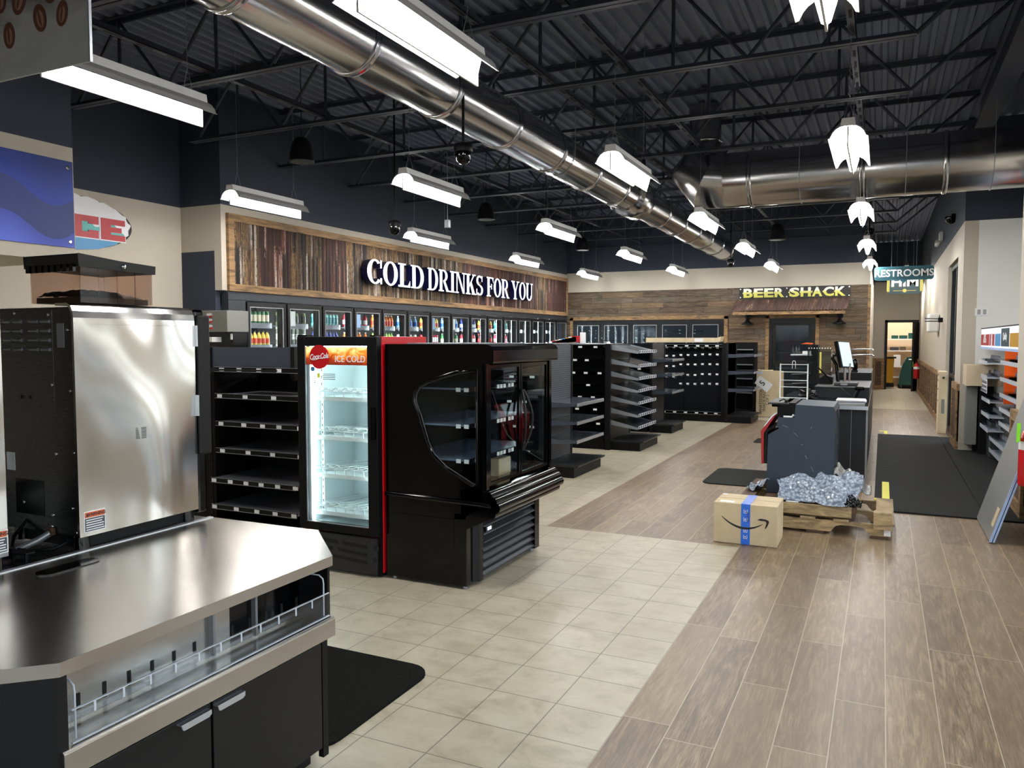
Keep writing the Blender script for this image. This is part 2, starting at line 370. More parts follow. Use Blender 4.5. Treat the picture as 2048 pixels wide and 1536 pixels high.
# ---------------------------------------------------------------- mesh helpers
class MB:
    def __init__(s): s.v = []; s.f = []; s.mi = []; s.sm = []; s.m = 0

    def add(s, vs, fs, smooth=False):
        o = len(s.v); s.v += [tuple(p) for p in vs]
        for q in fs: s.f.append(tuple(i + o for i in q)); s.mi.append(s.m); s.sm.append(smooth)
        return s

    def box(s, x0, x1, y0, y1, z0, z1):
        if x0 > x1: x0, x1 = x1, x0
        if y0 > y1: y0, y1 = y1, y0
        if z0 > z1: z0, z1 = z1, z0
        v = [(x0, y0, z0), (x1, y0, z0), (x1, y1, z0), (x0, y1, z0), (x0, y0, z1), (x1, y0, z1), (x1, y1, z1), (x0, y1, z1)]
        return s.add(v, [(0, 3, 2, 1), (4, 5, 6, 7), (0, 1, 5, 4), (1, 2, 6, 5), (2, 3, 7, 6), (3, 0, 4, 7)])

    def prism(s, pts, a0, a1, axis='z', capm=None):
        """pts: 2D outline (ccw seen from +axis); extruded a0..a1.  axis x: (y,z); y: (x,z); z: (x,y)"""
        n = len(pts)
        def P(p, a): return (a, p[0], p[1]) if axis == 'x' else ((p[0], a, p[1]) if axis == 'y' else (p[0], p[1], a))
        vs = [P(p, a0) for p in pts] + [P(p, a1) for p in pts]
        s.add(vs, [(i, (i + 1) % n, n + (i + 1) % n, n + i) for i in range(n)])
        mm = s.m
        if capm is not None: s.m = capm
        s.add(vs, [tuple(range(n))[::-1], tuple(range(n, 2 * n))]); s.m = mm
        return s

    def tube(s, pts, r, n=8, closed=False, caps=True):
        from mathutils import Vector
        P = [Vector(p) for p in pts]; rings = []; up = None; k = len(P)
        for i, p in enumerate(P):
            if closed: d = (P[(i + 1) % k] - P[i - 1])
            else: d = (P[min(i + 1, k - 1)] - P[max(i - 1, 0)])
            d.normalize()
            if up is None: up = Vector((0, 0, 1)) if abs(d.z) < 0.9 else Vector((1, 0, 0))
            a = d.cross(up); a.normalize(); b = a.cross(d); b.normalize(); up = b
            rr = r[i] if isinstance(r, (list, tuple)) else r
            rings.append([p + a * (rr * cos(2 * pi * j / n)) + b * (rr * sin(2 * pi * j / n)) for j in range(n)])
        vs = [q for R in rings for q in R]; fs = []
        for i in range(k if closed else k - 1):
            o, q = i * n, ((i + 1) % k) * n
            fs += [(o + j, o + (j + 1) % n, q + (j + 1) % n, q + j) for j in range(n)]
        s.add(vs, fs, True)
        if not closed and caps: s.add(rings[0], [tuple(range(n))[::-1]]); s.add(rings[-1], [tuple(range(n))])
        return s

    def lathe(s, prof, c=(0, 0, 0), n=20, axis='z', caps=True, smooth=True):
        vs = []
        for r, h in prof:
            for j in range(n):
                a = 2 * pi * j / n; p, q = r * cos(a), r * sin(a)
                v = (p, q, h) if axis == 'z' else ((p, h, -q) if axis == 'y' else (h, p, q))
                vs.append((c[0] + v[0], c[1] + v[1], c[2] + v[2]))
        fs = []
        for i in range(len(prof) - 1):
            o, q = i * n, (i + 1) * n
            fs += [(o + j, o + (j + 1) % n, q + (j + 1) % n, q + j) for j in range(n)]
        s.add(vs, fs, smooth)
        if caps: s.add(vs[:n], [tuple(range(n))[::-1]]); s.add(vs[-n:], [tuple(range(n))])
        return s

    def quad(s, a, b, c, d): return s.add([a, b, c, d], [(0, 1, 2, 3)])

    def build(s, name, mats, parent=None, bevel=0.0, origin=None):
        me = bpy.data.meshes.new(name)
        off = (0, 0, 0)
        if parent is not None: off = ORG.get(parent.name, (0, 0, 0))
        elif origin: off = origin
        me.from_pydata([(p[0] - off[0], p[1] - off[1], p[2] - off[2]) for p in s.v], [], s.f)
        if not isinstance(mats, (list, tuple)): mats = [mats]
        for m in mats: me.materials.append(m)
        me.polygons.foreach_set('material_index', s.mi); me.polygons.foreach_set('use_smooth', s.sm); me.update()
        o = bpy.data.objects.new(name, me); C.objects.link(o)
        if parent is not None: o.parent = parent; ORG[o.name] = off
        elif origin: o.location = origin; ORG[o.name] = origin
        if bevel:
            b = o.modifiers.new('bevel', 'BEVEL'); b.width = bevel; b.segments = 2; b.limit_method = 'ANGLE'; b.angle_limit = radians(40)
        return o


ORG = {}


def B(x0, x1, y0, y1, z0, z1): return MB().box(x0, x1, y0, y1, z0, z1)


def thing(name, label, cat, loc=(0, 0, 0), group=None):
    o = bpy.data.objects.new(name, None); C.objects.link(o); o.location = loc; ORG[o.name] = tuple(loc)
    o.empty_display_size = 0.1
    return tag(o, label, cat, group)


def tag(o, label, cat, group=None):
    o['label'] = label; o['category'] = cat
    if group: o['group'] = group
    return o


def struct(o): o['kind'] = 'structure'; return o


def copy_tree(o, parent=None):
    c = o.copy(); C.objects.link(c)
    if parent is not None: c.parent = parent
    for ch in list(o.children): copy_tree(ch, c)
    return c


def dup(o, loc, label=None, rotz=None, group=None):
    c = copy_tree(o); c.location = loc
    if label: c['label'] = label
    if group: c['group'] = group
    if rotz is not None: c.rotation_euler = (0, 0, rotz)
    return c


def flat_curve(polys, depth):
    """list of closed outlines (holes allowed) -> (verts, faces) in local xy, extruded +-depth/2 along z"""
    cu = bpy.data.curves.new('tmp', 'CURVE'); cu.dimensions = '2D'; cu.fill_mode = 'BOTH'; cu.extrude = depth / 2
    for p in polys:
        sp = cu.splines.new('POLY'); sp.points.add(len(p) - 1)
        for i, q in enumerate(p): sp.points[i].co = (q[0], q[1], 0, 1)
        sp.use_cyclic_u = True
    return _tomesh(cu)


def _tomesh(cu):
    o = bpy.data.objects.new('tmp', cu); C.objects.link(o)
    dg = bpy.context.evaluated_depsgraph_get(); e = o.evaluated_get(dg)
    me = bpy.data.meshes.new_from_object(e)
    v = [tuple(q.co) for q in me.vertices]; f = [tuple(p.vertices) for p in me.polygons]
    bpy.data.objects.remove(o); bpy.data.curves.remove(cu); bpy.data.meshes.remove(me)
    return v, f


def text_mesh(s, size, depth=0.004, bold=0.0, sx=1.0, shear=0.0, spacing=1.0):
    cu = bpy.data.curves.new('tmp', 'FONT'); cu.body = s; cu.size = size; cu.extrude = depth / 2; cu.offset = bold
    cu.align_x = 'CENTER'; cu.align_y = 'CENTER'; cu.shear = shear; cu.space_character = spacing; cu.resolution_u = 3
    v, f = _tomesh(cu)
    return [(a * sx, b, c) for a, b, c in v], f


def orient(vf, loc, facing, roll=0.0):
    """stand local xy geometry up so that it faces +x / -x / -y / +z"""
    v, f = vf; out = []
    for x, y, z in v:
        if roll: x, y = x * cos(roll) - y * sin(roll), x * sin(roll) + y * cos(roll)
        if facing == '+x': q = (z, x, y)
        elif facing == '-x': q = (-z, -x, y)
        elif facing == '-y': q = (x, -z, y)
        else: q = (x, y, z)
        out.append((q[0] + loc[0], q[1] + loc[1], q[2] + loc[2]))
    return out, f


def text(name, s, size, loc, facing, mat, parent, **k):
    roll = k.pop('roll', 0.0)
    v, f = orient(text_mesh(s, size, **k), loc, facing, roll); b = MB(); b.add(v, f)
    return b.build(name, mat, parent)


def ell(cx, cy, rx, ry, n=32, a0=0, a1=2 * pi): return [(cx + rx * cos(a0 + (a1 - a0) * i / n), cy + ry * sin(a0 + (a1 - a0) * i / n)) for i in range(n)]

# ================================================================ SETTING
CW = -7.6      # cooler wall plane
BY = 19.4      # beer wall plane
RX = 1.03      # right (window) wall plane
DECK = 4.78

b = MB()
# floor patches: tile everywhere, wood-look planks in the walkway (material 1)
def patch(x0, x1, y0, y1, m): b.m = m; b.quad((x0, y0, 0), (x1, y0, 0), (x1, y1, 0), (x0, y1, 0))
patch(-9.2, -0.979, -3.2, 6.225, 0); patch(-0.979, 3.2, -3.2, 6.225, 1)
patch(-9.2, -2.62, 6.225, 16.35, 0); patch(-2.62, 3.2, 6.225, 16.35, 1)
patch(-9.2, -1.0, 16.35, 20.3, 0); patch(-1.0, 3.2, 16.35, 20.3, 1)
patch(-9.2, 3.2, 20.3, 33, 0)
b.m = 0; b.box(-9.2, 3.2, -3.2, 33, -0.2, -0.01)
struct(b.build('floor', [M['tile'], M['plank']]))

# corrugated roof deck
b = MB(); pts = []; x = -9.2; p = 0.152
while x < 3.2:
    pts += [(x, DECK), (x + 0.045, DECK), (x + 0.062, DECK + 0.04), (x + 0.135, DECK + 0.04)]; x += p
top = [(3.3, DECK + 0.2), (-9.2, DECK + 0.2)]
b.prism(pts + top, -3.2, 33, 'y')
struct(b.build('ceiling', M['deck']))


def wall(name, x0, x1, y0, y1, bands):
    """bands: list of (z0, z1, material)"""
    b = MB(); ms = []
    for z0, z1, m in bands:
        if m not in ms: ms.append(m)
        b.m = ms.index(m); b.box(x0, x1, y0, y1, z0, z1)
    return struct(b.build(name, ms))


TOP = 3.34
BK, BE = M['blackpaint'], M['beige']
# wall behind the coolers (door run is open, with a dark cold room behind it)
wall('wall_cooler', CW - 0.12, CW, 7.42, BY + 0.1, [(2.26, TOP, BE), (TOP, DECK, BK)])
wall('wall_cooler_end', -8.3, CW - 0.12, 7.42, 7.5, [(0, 2.76, BK), (2.76, TOP, BE), (TOP, DECK, BK)])
wall('wall_left', -8.45, -8.3, -3.2, 7.42, [(0, TOP, BE), (TOP, DECK, BK)])
wall('wall_bulkhead', -8.3, -6.6, -3.0, 4.72, [(2.33, TOP, BE), (TOP, DECK - 0.01, BK)])
wall('wall_cold_room', -9.0, -8.9, 7.5, BY, [(0, 2.6, BK)])
wall('wall_cold_room_top', -8.9, CW - 0.12, 7.5, BY, [(2.3, 2.4, BK)])
# beer wall: openings for the cooler run (x -7.42..-3.5) and the door (x -2.45..-1.42)
b = MB()
BZ = 2.87
b.m = 0
b.box(CW, -0.3, BY, BY + 0.12, 2.13, BZ); b.box(CW, -7.42, BY, BY + 0.12, 0, 2.13); b.box(-3.5, -2.45, BY, BY + 0.12, 0, 2.13); b.box(-1.42, -0.3, BY, BY + 0.12, 0, 2.13)
b.m = 1; b.box(CW, -0.3, BY, BY + 0.12, BZ, TOP + 0.03); b.m = 2; b.box(CW, -0.3, BY, BY + 0.12, TOP + 0.03, DECK)
b.m = 1; b.box(-0.31, -0.295, BY + 0.12, 28.3, 0, TOP); b.m = 2; b.box(-0.31, -0.295, BY + 0.12, 28.3, TOP, DECK)
struct(b.build('wall_beer', [M['barn'], BE, BK]))
wall('wall_beer_room', -8.9, -0.35, 22.6, 22.7, [(0, 3.0, BK)])
wall('wall_beer_room_top', -8.9, -0.35, BY + 0.12, 22.6, [(2.9, 3.0, BK)])
# end of the hall with a door opening x 0.1..1.0 (storage room behind)
b = MB()
b.m = 0; b.box(-0.3, 0.12, 28.3, 28.42, 0, 3.5); b.box(1.06, 1.3, 28.3, 28.42, 0, 3.5); b.box(0.12, 1.06, 28.3, 28.42, 2.2, 3.5)
b.m = 1; b.box(-0.3, 1.3, 28.3, 28.42, 3.5, DECK)
struct(b.build('wall_hall_end', [BE, BK]))
b = MB(); b.box(-0.6, 1.6, 30.6, 30.7, 0, 3.0); b.box(-0.6, -0.5, 28.42, 30.6, 0, 3.0); b.box(1.5, 1.6, 28.42, 30.6, 0, 3.0); b.box(-0.6, 1.6, 28.42, 30.7, 3.0, 3.1)
struct(b.build('wall_storage', M['cream']))
# right wall of the hall with a tall window y 14.15..15.95
b = MB(); W0, W1, WZ = 14.05, 16.1, 2.92
b.m = 0
b.box(RX, RX + 0.18, W1, 28.3, 0, TOP); b.box(RX, RX + 0.18, 13.1, W0, 0, TOP); b.box(RX, RX + 0.18, W0, W1, WZ, TOP)
b.m = 1; b.box(RX, RX + 0.18, 13.1, 28.3, TOP, DECK)
struct(b.build('wall_right', [BE, BK]))
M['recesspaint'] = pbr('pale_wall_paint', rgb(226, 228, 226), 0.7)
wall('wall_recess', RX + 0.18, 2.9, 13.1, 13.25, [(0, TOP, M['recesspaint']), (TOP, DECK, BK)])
wall('wall_recess_side', 1.78, 1.9, 11.0, 13.1, [(0, TOP, BE), (TOP, DECK, BK)])
wall('wall_recess_side_low', 1.78, 1.9, 9.05, 11.0, [(0, 1.85, BE), (3.6, DECK, BK)])
b = MB()  # unseen window, added so that daylight brightens the recess wall
for q in (9.08, 10.0, 10.97): b.box(1.81, 1.86, q - 0.03, q + 0.03, 1.85, 3.6)
for q in (1.88, 3.57): b.box(1.81, 1.86, 9.05, 11.0, q - 0.03, q + 0.03)
o = struct(b.build('window_6', M['blackmetal'])); B(1.832, 1.838, 9.05, 11.0, 1.85, 3.6).build('pane', M['glass'], o)
wall('wall_right_near', 1.2, 1.9, 8.25, 9.05, [(0, 3.9, BE), (3.9, DECK, BK)])
# near the camera the right side is shop window, as is the wall behind the camera
b = MB(); b.m = 0
b.box(1.25, 1.4, -3.2, 8.25, 0, 0.12); b.m = 1; b.box(1.25, 1.4, -3.2, 8.25, 3.0, DECK)
b.m = 0; b.box(1.25, 1.4, 6.9, 8.25, 0.12, 3.0); b.box(1.25, 1.4, 3.3, 3.9, 0.12, 3.0); b.box(1.22, 1.4, 5.2, 5.5, 0.12, 3.0); b.box(1.25, 1.4, 6.2, 6.4, 0.12, 3.0)  # slim piers added to band the reflection in the brewer's steel side
struct(b.build('wall_shop_front', [BE, BK]))
b = MB(); b.m = 0; b.box(-8.4, 1.4, -3.3, -3.2, 0, 0.5); b.box(-8.4, -5.2, -3.3, -3.2, 0.5, 2.9); b.box(-2.2, -1.4, -3.3, -3.2, 0.5, 2.9)
b.m = 1; b.box(-8.4, 1.4, -3.3, -3.2, 2.9, DECK)
struct(b.build('wall_back', [BE, BK]))
k = 0
for (x0, x1, y0, y1, z0, z1, nx) in ((1.29, 1.34, -3.2, 3.3, 0.12, 3.0, 0), (1.29, 1.34, 3.9, 6.9, 0.12, 3.0, 0), (-5.2, -2.2, -3.27, -3.23, 0.5, 2.9, 1), (-1.4, 1.2, -3.27, -3.23, 0.5, 2.9, 1)):
    k += 1; b = MB(); w = 0.05
    if nx: span = [x0 + (x1 - x0) * i / 3 for i in range(4)]
    else: span = [y0 + (y1 - y0) * i / 4 for i in range(5)]
    for q in span:
        if nx: b.box(q - w / 2, q + w / 2, y0, y1, z0, z1)
        else: b.box(x0, x1, q - w / 2, q + w / 2, z0, z1)
    for q in (z0 + 0.03, z0 + 2.1, z1 - 0.03): b.box(x0, x1, y0, y1, q - 0.03, q + 0.03)
    o = struct(b.build('window_%d' % k, M['blackmetal']))
    g = B((x0 + x1) / 2 - 0.003 if not nx else x0, (x0 + x1) / 2 + 0.003 if not nx else x1, y0 if not nx else -3.253, y1 if not nx else -3.247, z0, z1).build('pane', M['glass'], o)
# hall window (tall, black frame)
b = MB()
for q in (W0 + 0.03, (W0 + W1) / 2, W1 - 0.03): b.box(RX + 0.06, RX + 0.13, q - 0.035, q + 0.035, 0, WZ)
for q in (0.04, 1.0, WZ - 0.04): b.box(RX + 0.06, RX + 0.13, W0, W1, q - 0.035, q + 0.035)
o = struct(b.build('window_5', M['blackmetal'])); B(RX + 0.09, RX + 0.096, W0, W1, 0, WZ).build('pane', M['glass'], o)
# outside ground
struct(B(1.9, 30, -30, 8, -0.25, -0.2).build('ground_outside', M['concrete']))
struct(B(1.9, 30, 13.4, 40, -0.25, -0.2).build('ground_outside_far', M['concrete']))
struct(B(-30, 30, -30, -3.4, -0.25, -0.2).build('ground_outside_back', M['concrete']))
# trims
for n, bx in (('trim_1', (-0.33, -0.27, BY - 0.02, BY, 0, BZ)), ('trim_2', (-7.5, -7.42, BY - 0.02, BY, 0, 2.2)), ('trim_3', (-3.5, -3.41, BY - 0.02, BY, 0, 2.2)), ('trim_4', (-7.5, -3.41, BY - 0.02, BY, 2.13, 2.22)),
              ('trim_5', (-2.53, -2.45, BY - 0.02, BY, 0, 2.2)), ('trim_6', (-1.42, -1.34, BY - 0.02, BY, 0, 2.2)), ('trim_7', (-2.53, -1.34, BY - 0.02, BY, 2.13, 2.22))):
    struct(B(*bx).build(n, M['pine_trim']))
# wainscots
def wains(name, x0, x1, y0, y1, z1):
    """framed timber panelling on a face of constant x (x1-x0 small) or constant y"""
    b = MB(); alongy = abs(x1 - x0) < abs(y1 - y0)
    b.m = 0; b.box(x0, x1, y0, y1, 0.0, 0.13); b.box(x0, x1, y0, y1, z1 - 0.1, z1)
    L = (y1 - y0) if alongy else (x1 - x0); n = max(1, round(L / 0.95))
    for i in range(n + 1):
        c = i * (L - 0.09) / n
        if alongy: b.box(x0, x1, y0 + c, y0 + c + 0.09, 0.13, z1 - 0.1)
        else: b.box(x0 + c, x0 + c + 0.09, y0, y1, 0.13, z1 - 0.1)
    b.m = 1
    if alongy: b.box((x0 + x1) / 2 if x0 > 0 else x0, x1 if x0 > 0 else (x0 + x1) / 2, y0, y1, 0.13, z1 - 0.1)
    else: b.box(x0, x1, (y0 + y1) / 2, y1, 0.13, z1 - 0.1)
    return struct(b.build(name, [M['pine_trim'], M['crate_wood_dark']]))
wains('baseboard_right', RX - 0.04, RX, 16.1, 28.3, 1.02)
wains('baseboard_right_near', RX - 0.04, RX, 13.1, 14.05, 0.98)
wains('baseboard_hall_end', -0.3, 0.06, 28.24, 28.3, 1.02)
wains('baseboard_shop_right', 1.15, 1.2, 8.25, 9.05, 0.95)
o = struct(B(RX + 0.18, 1.78, 13.07, 13.1, 0, 0.12).build('baseboard_recess', M['black']))

# ---------------------------------------------------------------- roof framing
for i in range(13):
    Y = 0.78 + i * 1.552
    order = ['first', 'second', 'third', 'fourth', 'fifth', 'sixth', 'seventh', 'eighth', 'ninth', 'tenth', 'eleventh', 'twelfth', 'thirteenth'][i]
    t = thing('roof_joist', 'black open-web steel roof joist, %s from the camera end of the room' % order, 'joist', (-7.6, Y, 4.0), 'open-web roof joists')
    t['kind'] = 'structure'
    xr = 0.18
    MB().box(-7.6, xr, Y - 0.055, Y - 0.01, 4.0, 4.008).box(-7.6, xr, Y - 0.012, Y - 0.006, 4.0, 4.045).box(-7.6, xr, Y + 0.01, Y + 0.055, 4.0, 4.008).box(-7.6, xr, Y + 0.006, Y + 0.012, 4.0, 4.045).build('bottom_chord', M['joist'], t)
    MB().box(-7.6, RX, Y - 0.055, Y + 0.055, DECK - 0.01, DECK).box(-7.6, RX, Y - 0.012, Y - 0.006, DECK - 0.055, DECK).box(-7.6, RX, Y + 0.006, Y + 0.012, DECK - 0.055, DECK).build('top_chord', M['joist'], t)
    xs = [-7.5 + j * 1.28 for j in range(7)]
    for xa in xs[:-1]:
        b = MB()
        for (p0, p1) in (((xa, 4.02), (xa + 0.64, DECK - 0.03)), ((xa + 0.64, DECK - 0.03), (xa + 1.28, 4.02)), ((xa + 0.64, 4.02), (xa + 0.64, DECK - 0.03))):
            b.tube([(p0[0], Y, p0[1]), (p1[0], Y, p1[1])], 0.017, 6)
        b.build('web_brace', M['joist'], t)
    MB().tube([(xr, Y, 4.02), (RX, Y, DECK - 0.03)], 0.02, 6).build('web_brace', M['joist'], t)
for n, x, zz in (('camera-left', -5.6, 4.06), ('middle', -2.95, 4.1), ('over the duct', -2.15, 4.06), ('right', -0.28, 4.06)):
    b = MB().box(x - 0.03, x + 0.03, 0.8, 19.4, zz, zz + 0.005).box(x + 0.025, x + 0.03, 0.8, 19.4, zz, zz + 0.05)
    b.m = 1
    for j in range(60): b.box(x - 0.012, x + 0.012, 1 + j * 0.3, 1.16 + j * 0.3, zz - 0.001, zz + 0.001)
    o = b.build('trim_10', [M['joist'], M['void']]); struct(o)
struct(MB().box(1.0, 1.22, -3.2, 12.2, 4.35, 4.37).box(1.09, 1.12, -3.2, 12.2, 4.37, DECK).build('trim_11', M['joist']))

# ---------------------------------------------------------------- strip lights
def strip_light():
    t = thing('strip_light', '', 'light', (0, 0, 3.1)); L = 1.15
    # housing channel
    b = MB().prism([(-0.05, 3.27), (0.05, 3.27), (0.055, 3.24), (0.04, 3.33), (-0.04, 3.33), (-0.055, 3.24)][0:0] or [(-0.055, 3.255), (0.055, 3.255), (0.045, 3.315), (-0.045, 3.315)], 0, L, 'y')
    b.build('housing', M['lampwhite'], t, 0.002)
    for s in (-1, 1):
        o = [(0.03, 3.262), (0.06, 3.257), (0.09, 3.24), (0.115, 3.212), (0.13, 3.178), (0.142, 3.17), (0.142, 3.166), (0.126, 3.172), (0.108, 3.208), (0.086, 3.233), (0.058, 3.25), (0.03, 3.254)]
        pts = [(s * a, z) for a, z in o]
        if s > 0: pts = pts[::-1]
        MB().prism(pts, 0, L, 'y').build('reflector_wing', M['wing'], t)
        # diffuser lens on each side of the centre blade
        MB().prism([(s * 0.006, 3.115), (s * 0.022, 3.125), (s * 0.05, 3.225), (s * 0.045, 3.25), (s * 0.006, 3.25)][::-s], 0.03, L - 0.05, 'y').build('diffuser', M['lamp'], t)
    B(-0.006, 0.006, 0, L, 3.1, 3.25).build('centre_blade', M['lampwhite'], t)
    for y in (0.12, L - 0.12):
        b = MB().tube([(-0.045, y, 3.31), (0, y, 3.47), (0.045, y, 3.31)], 0.0025, 5)
        for j in range(26):
            z = 3.47 + j * 0.03
            b.tube([(0.007 * (j % 2), y - 0.006, z), (-0.007 * (j % 2), y + 0.006, z + 0.03)], 0.0028, 5)
        b.tube([(0, y, 4.24), (0, y, DECK)], 0.0025, 5)
        b.build('hanging_chain', M['steelgrey'], t)
    return t


proto = None
cols = [(-6.47, 'row above the cold drinks doors', (6.45, 10.05, 13.75, 17.45)), (-4.3, 'second row from the cold drinks wall', (2.9, 6.55, 10.1, 13.75, 17.35)),
        (-2.17, 'row just right of the long duct', (2.95, 6.55, 10.1, 13.6, 17.15)), (-0.28, 'rightmost row, along the sales counter', (2.95, 6.55, 10.2, 14.0, 17.5))]
nth = ['nearest', 'second', 'third', 'fourth', 'farthest']
for x, rown, ys in cols:
    for i, y in enumerate(ys):
        dz = 0.0
        lab = 'white chain-hung strip light, %s one in the %s' % (nth[i if len(ys) == 5 else (i if i < 3 else 4)], rown)
        if proto is None:
            proto = strip_light(); t = proto; t.location = (x, y, 3.1); t['label'] = lab; t['group'] = 'chain-hung strip lights'
        else: t = dup(proto, (x, y, 3.1), lab)

# ---------------------------------------------------------------- ducts
DX, DZ, DR = -3.32, 3.67, 0.232
t = thing('spiral_duct', 'long shiny round metal duct running down the room under the joists', 'duct', (DX, 9, DZ))
ys = [-2.4 + 1.14 * i for i in range(20)]
rings = [y for y in ys if y < 18.3]
b = MB(); b.lathe([(DR, -3.1), (DR, 18.3)], (DX, 0, DZ), 48, 'y'); b.build('duct_tube', M['duct'], t)
for y in rings:
    MB().lathe([(DR, -0.028), (DR + 0.012, -0.026), (DR + 0.012, -0.016), (DR + 0.002, -0.008), (DR + 0.002, 0.008), (DR + 0.012, 0.016), (DR + 0.012, 0.026), (DR, 0.028)], (DX, y, DZ), 48, 'y', caps=False).build('duct_seam', M['duct'], t)
b = MB()
from mathutils import Vector
for ang in (28, 40):
    a = radians(ang)
    for j in range(150):
        y = 0.6 + j * 0.075
        px_, pz_ = DX + (DR + 0.0015) * cos(a), DZ + (DR + 0.0015) * sin(a)
        n = Vector((cos(a), 0, sin(a))); u = Vector((0, 1, 0)); v = n.cross(u)
        c = Vector((px_, y, pz_)); b.add([tuple(c + (u * cos(q) + v * sin(q)) * 0.008) for q in [2 * pi * k / 6 for k in range(6)]], [tuple(range(6))])
b.build('perforation_row', M['void'], t)['kind'] = 'stuff'
# wider saddle collar and its riser
MB().lathe([(DR + 0.002, -0.32), (DR + 0.05, -0.26), (DR + 0.055, -0.25), (DR + 0.055, 0.25), (DR + 0.05, 0.26), (DR + 0.002, 0.32)], (DX, 11.0, DZ), 48, 'y', caps=False).build('saddle_collar', M['duct'], t)
MB().lathe([(0.2, DZ + 0.1), (0.2, 4.05), (0.215, 4.055), (0.215, 4.08), (0.2, 4.085), (0.2, DECK)], (DX, 11.0, 0), 32).build('riser', M['duct'], t)
for y in (8.1, 15.6):
    MB().tube([(DX + (DR + 0.006) * cos(radians(q)), y, DZ + (DR + 0.006) * sin(radians(q))) for q in range(-180, 1, 12)] + [(DX + DR + 0.006, y, DECK)], 0.004, 5).build('hanger_wire', M['steelgrey'], t)
t = thing('elbow_duct', 'wide round metal duct crossing the right side with an elbow up to the roof', 'duct', (0, 10.85, 3.78))
EY, EZ, ER = 10.85, 3.76, 0.36
MB().lathe([(ER, -1.95), (ER, 1.76)], (0, EY, EZ), 48, 'x').build('duct_tube', M['duct_x'], t)
for x in (-1.62, -0.28, 0.62):
    MB().lathe([(ER, -0.03), (ER + 0.016, -0.02), (ER + 0.016, 0.02), (ER, 0.03)], (x, EY, EZ), 48, 'x', caps=False).build('duct_seam', M['duct_x'], t)
def ringpts(c, r, tilt, n=40):
    # ring whose axis is tilted from +x (0) to +z (90)
    a = radians(tilt); out = []
    for j in range(n):
        q = 2 * pi * j / n; e, h = r * cos(q), r * sin(q)      # h along the in-plane 'up', e along y
        out.append((c[0] - sin(a) * h, c[1] + e, c[2] + cos(a) * h))
    return out
b = MB(); R_ = [ringpts((-1.95, EY, EZ), ER, 0), ringpts((-2.25, EY, EZ + 0.02), ER * 1.22, -38), ringpts((-2.36, EY, 4.16), 0.215, -90)]
R_ = [R_[0], ringpts((-2.17, EY, EZ + 0.02), ER * 1.16, -28), ringpts((-2.38, EY, EZ + 0.24), ER * 0.98, -62), ringpts((-2.25, EY, 4.27), 0.215, -90), ringpts((-2.25, EY, DECK), 0.215, -90)]
for i in range(len(R_) - 1):
    vs = R_[i] + R_[i + 1]; n = 40
    b.add(vs, [(j, (j + 1) % n, n + (j + 1) % n, n + j) for j in range(n)], True)
b.build('elbow', M['duct_x'], t)
MB().lathe([(0.222, 4.28), (0.235, 4.29), (0.235, 4.31), (0.222, 4.32)], (-2.25, EY, 0), 32, caps=False).build('collar', M['duct_x'], t)
for x in (-1.0, 0.2, 1.1): MB().tube([(x, EY - ER - 0.006, DECK), (x, EY - ER - 0.006, EZ)] + [(x, EY - (ER + 0.006) * cos(radians(q)), EZ - (ER + 0.006) * sin(radians(q))) for q in range(10, 180, 14)], 0.004, 5).build('hanger_wire', M['steelgrey'], t)

# ---------------------------------------------------------------- things hanging from the roof
def dome_camera(x, y, z, lab):
    t = thing('dome_camera', lab, 'camera', (x, y, z), 'dome cameras on ceiling rods')
    MB().tube([(x, y, z + 0.08), (x, y, DECK)], 0.012, 8).build('rod', M['black'], t)
    MB().lathe([(0.075, z + 0.02), (0.078, z + 0.04), (0.078, z + 0.08), (0.05, z + 0.09), (0.03, z + 0.1)], (x, y, 0), 24).build('housing', M['black'], t)
    MB().lathe([(0.005, z - 0.08), (0.035, z - 0.07), (0.055, z - 0.045), (0.063, z - 0.01), (0.063, z + 0.02)], (x, y, 0), 24).build('lens_dome', M['gloss'], t)
dome_camera(-3.1, 5.61, 3.12, 'black dome camera on a rod in front of the long duct')
dome_camera(-5.4, 8.05, 2.98, 'black dome camera on a rod before the cold drinks wall')
dome_camera(-2.86, 16.48, 3.19, 'black dome camera on a rod beyond the end of the duct')
dome_camera(-0.26, 15.3, 3.5, 'black dome camera among the rightmost strip lights')
def speaker(x, y, z, lab):
    t = thing('pendant_speaker', lab, 'speaker', (x, y, z), 'black pendant speakers')
    MB().lathe([(0.145, z - 0.14), (0.14, z - 0.13), (0.135, z - 0.06), (0.115, z + 0.05), (0.075, z + 0.12), (0.02, z + 0.14)], (x, y, 0), 24).build('shell', M['blackmetal'], t)
    MB().lathe([(0.13, z - 0.15), (0.145, z - 0.14)], (x, y, 0), 24).build('grille', M['darkgrey'], t)
    MB().tube([(x, y, z + 0.13), (x, y, DECK)], 0.005, 6).build('cord', M['black'], t)
speaker(-6.11, 7.21, 3.82, 'black bell-shaped speaker nearest the coffee machines')
speaker(-6.03, 11.69, 3.77, 'black bell-shaped speaker above the middle of the drinks sign')
speaker(-5.97, 16.15, 3.72, 'black bell-shaped speaker near the far end of the drinks sign')
speaker(-1.7, 14.3, 3.5, 'black bell-shaped speaker under the wide crossing duct')
t = thing('junction_box', 'small grey power box hanging on a cord near the drinks sign', 'junction box', (-5.08, 8.77, 3.1))
B(-5.11, -5.05, 8.74, 8.8, 3.06, 3.16).build('box', M['steelgrey'], t, 0.004); MB().tube([(-5.08, 8.77, 3.16), (-5.08, 8.77, DECK)], 0.004, 6).build('cord', M['steelgrey'], t)
t = thing('security_camera', 'small black camera on the black wall above the right window', 'camera', (1.0, 14.9, 3.6))
